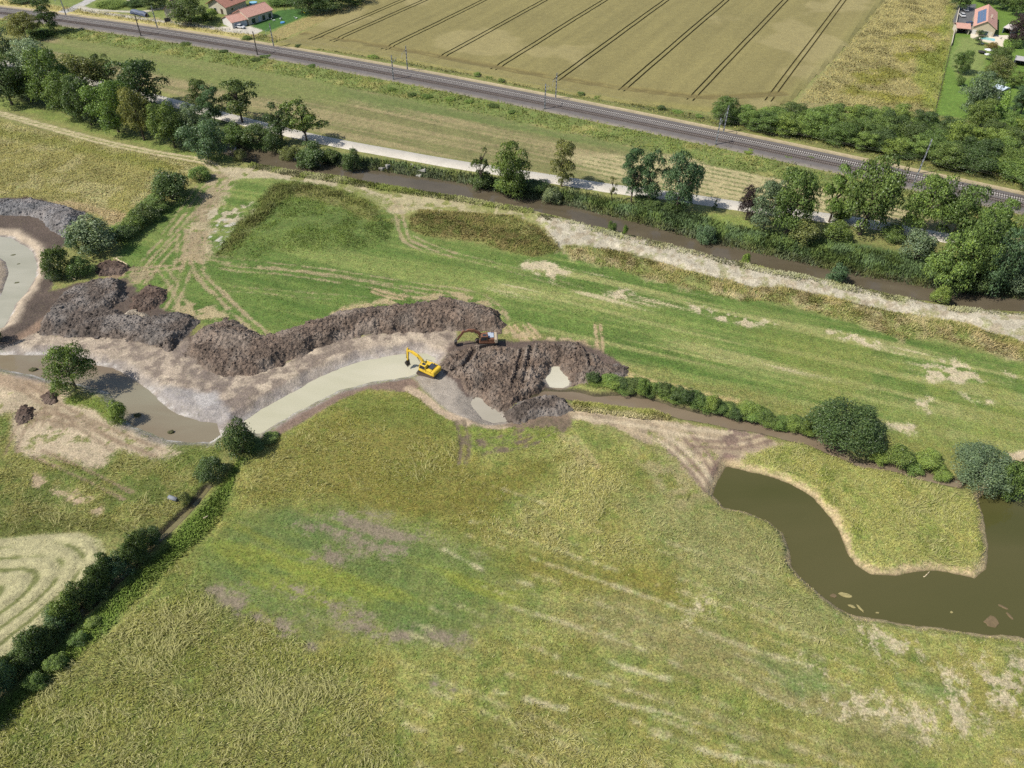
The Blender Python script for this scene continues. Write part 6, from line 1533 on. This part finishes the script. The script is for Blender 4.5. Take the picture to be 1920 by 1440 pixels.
a4, b4 = U(335, 33), U(345, 22)
d4 = (b4 - a4) / np.hypot(*(b4 - a4)); a4b = U(314.5, 30.8)
house('barn', 'small cream barn with steep tiled roof beside the lane', a4, a4 + d4 * 8, float(np.hypot(*(a4b - a4))), 3.4, 6.0, W_CR, T_BR, 'barn', .4, windows=(('f', 2, 3.2, .1, 2.1, WOODD, 'door'),), group='houses at upper left')
a5 = U(246, 9); house('house', 'brown-roofed house mostly hidden by trees at the top edge', a5, a5 + np.array([7, 5]), 8, 3, 5, W_CR, T_BR, group='houses at upper left')
# house with solar panels, ridge running away from the camera: front is its gable, so the long wall is the right one
hc = np.array([197.2, 337.4]); hd_ = np.array([.4326, .9016]); hr_ = np.array([.9016, -.4326]); w_ = 8.2; LEN = 27.0
fr_ = hc + hr_ * w_ / 2; hb = fr_ + hd_ * LEN
Hs = house('house', 'pink-tiled house with solar panels and beige gable by the pool', fr_, hb, w_, 3.6, 6.0, W_BE, T_PINK, over=.5, chimney=(9.5, 2.6),
      windows=(('l', 2.2, 5.4, .1, 2.3, GLASS, 'window'), ('l', 6.8, 8.4, .1, 2.2, W_WH, 'door'), ('l', .5, 1.8, .1, 2.2, W_CR, 'door'), ('f', 3, 5, 1, 2.2, GLASS, 'window'), ('f', 10, 12, 1, 2.2, GLASS, 'window')))
SOLAR = simple('solar_glass', S(88, 110, 148), .2, .2, .05, .5, spec=.7)
k_ = (6.0 - 3.6) / (w_ / 2)
for i in range(5):
    for j in range(3):
        x0 = 1.6 + i * 3.9; y0 = w_ / 2 + .7 + j * (w_ / 2 - 1.3) / 3; y1 = y0 + (w_ / 2 - 1.3) / 3 - .05
        zf = lambda y: 6.0 - (y - w_ / 2) * k_ + .24
        MB().add([(x0, y0, zf(y0)), (x0 + 3.84, y0, zf(y0)), (x0 + 3.84, y1, zf(y1)), (x0, y1, zf(y1))] + [(x0, y0, zf(y0) - .06), (x0 + 3.84, y0, zf(y0) - .06), (x0 + 3.84, y1, zf(y1) - .06), (x0, y1, zf(y1) - .06)],
                 [(0, 1, 2, 3), (0, 1, 5, 4), (1, 2, 6, 5), (2, 3, 7, 6), (3, 0, 4, 7)]).build('solar_panel', SOLAR, Hs)
# garage, sheds, verandas
ga, gb = U(1791, 63), U(1815, 65)
house('garage', 'small tile-roofed carport with dark open front left of the solar house', ga, gb, 6.5, 2.4, 3.4, W_CR, T_PINK, 'garage', .35, open_front=True)
sa, sb = U(1900, 122), U(1925, 126)
house('shed', 'open grey-roofed shed at the right edge of the garden', sa, sb, 4.5, 2.2, 2.9, simple('grey_boards', S(120, 122, 130), .8, 0, .15, 2.), simple('grey_sheet_roof', S(196, 192, 190), .6, .1, .06, 1.), 'shed', .3, open_front=True)
sa, sb = U(1859, 173), U(1876, 179)
house('shed', 'small shed with pale blue-white roof in the lower garden', sa, sb, 4.2, 1.9, 2.4, W_WH, simple('pale_sheet_roof', S(214, 228, 238), .5, .1, .04, 1.), 'shed', .3, windows=(('f', .6, 1.6, .1, 1.7, WOODD, 'door'),))
va, vb = U(1878, 62), U(1893, 66)
house('veranda', 'veranda with white and blue-grey roof right of the solar house', va, vb, 7.0, 2.3, 2.9, simple('slate_panel', S(116, 136, 146), .6, 0, .06, 1.), simple('veranda_roof', S(226, 216, 208), .6, 0, .05, 1.), 'veranda', .2, open_front=True)
# terrace with pool
def slab(name, px, z0, z1, mat, parent=None, tagd=None):
    P = unp(px, z1); n = len(P); c = P.mean(0)
    zb = float(hz(*c)[0])
    T = bpy.data.objects.new(name, None) if False else None
    vs = [(p[0] - c[0], p[1] - c[1], z0) for p in P] + [(p[0] - c[0], p[1] - c[1], z1) for p in P]
    mb = MB(); mb.add(vs, [tuple(range(n))[::-1], tuple(range(n, 2 * n))] + [(i, (i + 1) % n, n + (i + 1) % n, n + i) for i in range(n)])
    o = mb.build(name, mat, parent); o.location = (c[0], c[1], zb)
    return o
ter = slab('terrace', [(1820, 69), (1820, 60), (1840, 60), (1873, 66), (1892, 66), (1887, 89), (1866, 82), (1838, 75)], -.3, .3, simple('terrace_stone', S(236, 224, 200), .9, 0, .08, .8)); tag(ter, 'pale stone terrace round the long pool at upper right', 'terrace')
pool = slab('swimming_pool', [(1839.5, 68), (1866, 72.8), (1865, 77), (1839, 73)], .1, .33, simple('pool_water_aqua', S(150, 214, 214), .08, 0, .08, .6)); tag(pool, 'long turquoise swimming pool in the pale terrace', 'swimming pool')
# boundary wall and fence of the garden
wa, wb = U(1797.5, 18), U(1783, 86)
mb = MB(); mb.bar((0, 0, .6), (wb[0] - wa[0], wb[1] - wa[1], .6), .2, 1.2); o = mb.build('garden_wall', W_CR); o.location = (wa[0], wa[1], float(hz(*wa)[0])); tag(o, 'thin cream boundary wall beside the driveway at upper right', 'wall')
fa, fb = U(1782.5, 88), U(1752, 214); T = empty('wire_fence', (fa[0], fa[1], 0)); tag(T, 'dark wire fence with posts between meadow and garden', 'fence')
n_ = int(np.hypot(*(fb - fa)) / 3); fm = simple('fence_mesh', S(92, 92, 76), .8, .1, .2, 3.)
for i in range(n_ + 1):
    p = (fb - fa) * i / n_; MB().box((p[0], p[1], .65), (.12, .12, 1.4)).build('post', WOODD, T)
mb = MB()
for zz in (.35, .7, 1.1): mb.bar((0, 0, zz), (fb[0] - fa[0], fb[1] - fa[1], zz), .03)
mb.build('wire', fm, T)
fpx = [(1893, 64), (1891, 80), (1905, 200)]
# lane gate by the barn
g0 = U(310, 43); T = empty('gate', (g0[0], g0[1], 0), .5); tag(T, 'dark panel gate with pale posts on the lane beside the barn', 'gate')
MB().box((1.2, 0, 1.0), (2.2, .08, 1.7)).build('panel', simple('dark_panel', S(52, 60, 78), .6, 0, .1, 1.), T)
for x in (-.05, 2.45): MB().box((x, 0, 1.0), (.25, .3, 2.1)).build('post', W_CR, T)
# covered stack by the lane
t0 = U(262, 28.5); T = empty('covered_stack', (t0[0], t0[1], float(hz(*t0)[0])), math.radians(-28)); tag(T, 'long dark blue-grey covered stack beside the lane', 'covered stack')
MB().prism([(-4.6, 0), (4.6, 0), (4.6, 1.2), (-4.6, 1.2)], -.8, .8).build('stack', WOODD, T)
c = MB(); prof = [(-1.1, .5), (-1.0, 1.3), (-.5, 1.85), (0, 2.0), (.5, 1.85), (1.0, 1.3), (1.1, .5)]
xs_ = np.linspace(-4.7, 4.7, 10); rr = random.Random(3)
vs = [(x, y * (1 + rr.uniform(-.06, .06)), z_ + rr.uniform(-.12, .12) - (.5 if abs(x) > 4 else 0)) for x in xs_ for y, z_ in prof]
c.add(vs, [(i * 7 + j, i * 7 + j + 1, i * 7 + 8 + j, i * 7 + 7 + j) for i in range(9) for j in range(6)]); c.build('tarpaulin', simple('blue_grey_tarp', S(86, 98, 122), .6, 0, .15, 1.), T)

# ================================================================ CARS AND GARDEN THINGS
def car(label, xy, rz, paint, van=False):
    R = empty('parked_car', (xy[0], xy[1], float(hz(*xy)[0]) + .02), rz); tag(R, label, 'car', 'cars parked at the houses')
    MB().prism([(-2.1, .3), (2.1, .3), (2.15, .62), (2.0, .82), (1.15, .92), (-1.95, .98), (-2.15, .7)], -.86, .86).build('body', paint, R, .08)
    ca = MB().add([(-1.75, -.78, .95), (1.05, -.78, .92), (.45, -.62, 1.46), (-1.45, -.62, 1.5), (-1.75, .78, .95), (1.05, .78, .92), (.45, .62, 1.46), (-1.45, .62, 1.5)], [(0, 1, 2, 3), (5, 4, 7, 6), (1, 5, 6, 2), (4, 0, 3, 7), (0, 4, 5, 1)]).build('windows', GLASS, R)
    MB().box((-.5, 0, 1.5), (1.9, 1.24, .07)).build('roof', paint, R, .03)
    for x in (-1.3, 1.3):
        for y in (-.8, .8):
            w = MB().tube((x, y - .1, .32), (x, y + .1, .32), .32, .32, 14).build('wheel', RUBBER, R); MB().tube((x, y - .11, .32), (x, y + .11, .32), .18, .18, 10).build('rim', STEEL, w)
    for y in (-.62, .62): MB().box((2.08, y, .68), (.14, .34, .14)).build('headlight', FRAME, R)
    return R
P_W, P_G, P_B = car_paint('white_car_paint', S(240, 240, 240)), car_paint('grey_car_paint', S(170, 172, 176)), car_paint('blue_car_paint', S(60, 84, 130))
car('white car parked on the gravel before the pink-roofed garage', U(451, 53), math.radians(-20), P_W)
car('white car parked on the grey driveway at upper right', U(1803, 31), math.radians(85), P_W)
car('grey car in the tree shade at the top of the driveway', U(1809, 21), math.radians(85), P_G)
car('dark blue car between carport and solar house', U(1817.5, 47), math.radians(88), P_B)
def disc_pool(label, xy, r, h, rim, wat):
    R = empty('paddling_pool', (xy[0], xy[1], float(hz(*xy)[0]))); tag(R, label, 'pool')
    MB().tube((0, 0, -.1), (0, 0, h), r, r, 24).build('wall', rim, R); MB().tube((0, 0, h), (0, 0, h + .02), r * .92, r * .92, 24).build('water', wat, R)
disc_pool('round light-blue garden pool behind the pink-roofed house', U(475.5, 9.5), 1.8, 1.1, simple('pool_liner', S(120, 180, 210), .5, 0, .05, 1.), simple('pool_blue', S(150, 210, 232), .1, 0, .05, 1.))
disc_pool('small bright blue paddling pool on the lawn', U(530, 43.5), .95, .35, simple('plastic_blue', S(60, 130, 220), .4, 0, .05, 1.), simple('pool_blue2', S(110, 180, 236), .1, 0, .05, 1.))
s0 = U(540, 19); T = empty('swing_frame', (s0[0], s0[1], 0), .4); tag(T, 'garden swing frame under the trees beside the lawn', 'swing')
for x in (-1.5, 1.5):
    for y in (-.8, .8): MB().tube((x, y, 0), (x, 0, 2.4), .06, .06, 6).build('leg', WOODD, T)
MB().tube((-1.6, 0, 2.4), (1.6, 0, 2.4), .06, .06, 6).build('beam', WOODD, T)
MB().box((0, 0, .5), (.5, .25, .05)).build('seat', FRAME, T)
sl0 = U(567, 24); T = empty('slide', (sl0[0], sl0[1], 0), -.6); tag(T, 'little yellow slide on the lawn by the wheat', 'slide')
MB().bar((0, 0, 1.1), (1.7, 0, .15), .45, .06).build('chute', simple('plastic_yellow', S(226, 214, 60), .4, 0, .05, 1.), T)
for y in (-.2, .2): MB().bar((-.4, y, 0), (0, y, 1.15), .06).build('leg', simple('plastic_red', S(200, 80, 60), .4, 0, .05, 1.), T)
PLW = simple('white_plastic', S(240, 240, 238), .5, 0, .03, 1.)
def lounger(label, xy, rz):
    R = empty('garden_chair', (xy[0], xy[1], float(hz(*xy)[0])), rz); tag(R, label, 'chair', 'white garden chairs')
    MB().box((.2, 0, .4), (1.1, .65, .08)).build('seat', PLW, R); MB().bar((-.35, 0, .42), (-.75, 0, 1.1), .65, .07).build('backrest', PLW, R)
    for x in (-.25, .65):
        for y in (-.27, .27): MB().box((x, y, .2), (.06, .06, .4)).build('leg', PLW, R)
lounger('white garden chair on the lawn above the paddling pool', U(527, 37.5), 2.2)
lounger('white lounger on the paved edge of the pink-roofed house', U(513, 40), .6)
lounger('white garden chair at the right of the lawn by the wheat', U(555, 36), 1.)
lounger('white chair on the pale terrace beside the pool', U(1875, 74), 1.5)
lounger('white chair below the pool terrace on the grass', U(1841, 83), .3)
def parasol(label, xy, r):
    R = empty('parasol', (xy[0], xy[1], float(hz(*xy)[0]))); tag(R, label, 'parasol', 'white garden parasols')
    MB().tube((0, 0, 0), (0, 0, 2.3), .04, .04, 6).build('pole', STEEL, R)
    n = 8; vs = [(0, 0, 2.5)] + [(r * math.cos(2 * math.pi * i / n), r * math.sin(2 * math.pi * i / n), 2.0) for i in range(n)]
    MB().add(vs, [(0, i + 1, (i + 1) % n + 1) for i in range(n)]).build('canopy', PLW, R)
parasol('white parasol on the lawn below the pool terrace, right of the dark trampoline', U(1850, 103), 1.7)
parasol('smaller white parasol just below the other parasol on the lawn', U(1848, 112), 1.3)
parasol('white parasol near the foot of the pale-roofed shed', U(1865, 193), 1.1)
T = empty('trampoline', (*U(1840, 100), 0)); tag(T, 'dark round trampoline left of the white parasols', 'trampoline')
MB().tube((0, 0, .7), (0, 0, .74), 1.5, 1.5, 20).build('mat', RUBBER, T)
for i in range(6): a_ = i * math.pi / 3; MB().tube((1.4 * math.cos(a_), 1.4 * math.sin(a_), 0), (1.4 * math.cos(a_), 1.4 * math.sin(a_), .72), .04, .04, 5).build('leg', STEEL, T)

# ================================================================ SMALL THINGS ON THE GROUND
PIPE = simple('concrete_pipe', S(140, 144, 150), .8, 0, .12, 2.)
p0, p1 = U(318, 935), U(334, 940); z_ = float(hz(*p0)[0]) + .35
n = 14; R = empty('pipe', (p0[0], p0[1], z_), math.atan2(*(p1 - p0)[::-1])); tag(R, 'short grey concrete pipe lying at the ditch bushes', 'pipe')
l = float(np.hypot(*(p1 - p0))); vs, fs = [], []
for x, rr_ in ((0, .38), (l, .38), (l, .3), (0, .3)): vs += [(x, rr_ * math.cos(2 * math.pi * i / n), rr_ * math.sin(2 * math.pi * i / n)) for i in range(n)]
for k in range(4):
    for i in range(n): fs.append((k * n + i, k * n + (i + 1) % n, ((k + 1) % 4) * n + (i + 1) % n, ((k + 1) % 4) * n + i))
MB().add(vs, fs).build('barrel', PIPE, R, smooth=True)
def log(label, a, b, r, mat, cat='log', group='loose logs'):
    a, b = U(*a), U(*b); za, zb = float(hz(*a)[0]) + r + .3, float(hz(*b)[0]) + r + .3
    c = (a + b) / 2; mb = MB(); rr = random.Random(int(a[0] * 10)); pr = None
    for i in range(6):
        t = i / 5; q = Vector((a[0] + (b[0] - a[0]) * t - c[0] + rr.uniform(-.12, .12), a[1] + (b[1] - a[1]) * t - c[1] + rr.uniform(-.12, .12), (za + (zb - za) * t) + rr.uniform(-.05, .05)))
        if pr is not None: mb.tube(pr, q, r * (1 - .1 * (i - 1)), r * (1 - .1 * i), 7)
        pr = q
    o = mb.build('log', mat, None, smooth=True); o.location = (c[0], c[1], 0); tag(o, label, cat, group)
PALEW = simple('stripped_wood', S(214, 196, 158), .85, 0, .12, 3.)
log('pale stripped log lying on the umber soil heap', (218, 488), (241, 499), .22, PALEW)
log('thin pale branch above the stripped log on the umber heap', (214, 487), (230, 484), .12, PALEW)
log('pale stick beside the bushes right of the oxbow pond', (133, 520), (143, 527), .15, PALEW)
log('driftwood stick at the water\'s edge of the grassy island', (1737, 1073), (1748, 1066), .1, PALEW)
log('grey drifted branch at the tip of the ditch, upper end', (383, 975), (392, 970), .12, PALEW)
CONC = simple('old_concrete', S(176, 172, 162), .9, 0, .1, 1.5)
for i, (x, y, l, w, h, lab) in enumerate([(716, 319, 1.6, 1.0, .8, 'leftmost pale concrete block on the far river bank'), (728, 318, 1.0, 1.4, 1.1, 'upright pale concrete block on the far river bank'), (777, 321, 2.6, 1.0, .5, 'long broken concrete slab on the far river bank'), (791, 326, 2.8, 1.2, .6, 'rightmost tilted concrete slab on the far river bank'), (786, 330, 1.4, 1., .5, 'small concrete lump below the broken slabs at the water')]):
    q = U(x, y - 3, -1.0); rr = random.Random(i); mb = MB(); mb.box((0, 0, h / 2), (l, w, h)); mb.v = [(a + rr.uniform(-.15, .15), b + rr.uniform(-.12, .12), c + rr.uniform(-.08, .08)) for a, b, c in mb.v]
    o = mb.build('concrete_block', CONC, None, .06); o.location = (q[0], q[1], max(-1.55, float(hz(*q)[0]) - .2)); o.rotation_euler = (rr.uniform(-.15, .15), rr.uniform(-.2, .2), -.55 + rr.uniform(-.3, .3)); tag(o, lab, 'concrete block', 'concrete rubble on the far bank')
MATM = simple('floating_weed', S(168, 156, 104), .9, 0, .2, 2., .3)
def mat_blob(label, x, y, l, w, rz, zw, name='weed_mat', mat=None, h=.1, cat='weed mat', group='floating weed mats'):
    q = U(x, y, zw); rr = random.Random(int(x)); n = 14
    ring = [(l / 2 * math.cos(2 * math.pi * i / n) * rr.uniform(.75, 1.2), w / 2 * math.sin(2 * math.pi * i / n) * rr.uniform(.7, 1.25)) for i in range(n)]
    vs = [(a, b, -.15) for a, b in ring] + [(a * .85, b * .85, h * rr.uniform(.5, 1.)) for a, b in ring] + [(0, 0, h * 1.2)]
    o = MB().add(vs, [(i, (i + 1) % n, n + (i + 1) % n, n + i) for i in range(n)] + [(n + i, n + (i + 1) % n, 2 * n) for i in range(n)]).build(name, mat or MATM); o.location = (q[0], q[1], zw); o.rotation_euler = (0, 0, rz); tag(o, label, cat, group)
for x, y, l, w, r_, lab in [(1585, 1116, 2.2, .9, -.3, 'largest floating weed mat in the pond by the left bank'), (1597, 1137, 1.2, .5, -.5, 'small weed mat below the largest one in the pond'), (1613, 1141, 1.6, .4, -1.1, 'narrow slanting weed mat in the pond'), (1645, 1149, .7, .3, 0, 'tiny weed mat, rightmost of the four at the pond bank'), (1784, 1148, .5, .4, .3, 'single weed speck out in the pond'),
                            (1858, 1165, 2.6, 2.0, .4, 'broad brown mud bar at the pond\'s lower right'), (1880, 1138, 1.6, .5, -.6, 'thin weed streak above the brown mud bar'), (1893, 1155, 1.4, .5, -1.2, 'weed streak right of the brown mud bar'), (1562, 1117, 1.2, .8, .2, 'muddy weed patch touching the pond\'s left bank')]:
    mat_blob(lab, x, y, l, w, r_, -1.1, mat=simple('brown_mud_bar', S(122, 104, 74), .9, 0, .2, 2., .3) if 'mud' in lab or 'streak' in lab else None)
CLUMP = simple('mossy_clump', S(92, 92, 58), .95, 0, .3, 3., .5)
for x, y, l, lab in [(62, 694, 1.8, 'dark mossy clump in the left channel water'), (321, 811, 1.2, 'green clump in the muddy channel below the grey bank'), (258, 779, 1.4, 'brown mud lump in the muddy channel bend')]:
    mat_blob(lab, x, y, l, l * .6, .2, -1.2, 'mud_clump', CLUMP, .45, 'mud clump', 'clumps in the channel')
for x, y, l, lab in [(25, 478, 1.3, 'upper dark weed clump in the oxbow pond'), (35, 495, .9, 'middle dark weed clump in the oxbow pond'), (32, 530, 1.4, 'lower dark weed clump in the oxbow pond')]:
    mat_blob(lab, x, y, l, l * .5, .3, -.9, 'weed_mat', CLUMP, .06, 'weed mat', 'weed clumps in the oxbow pond')
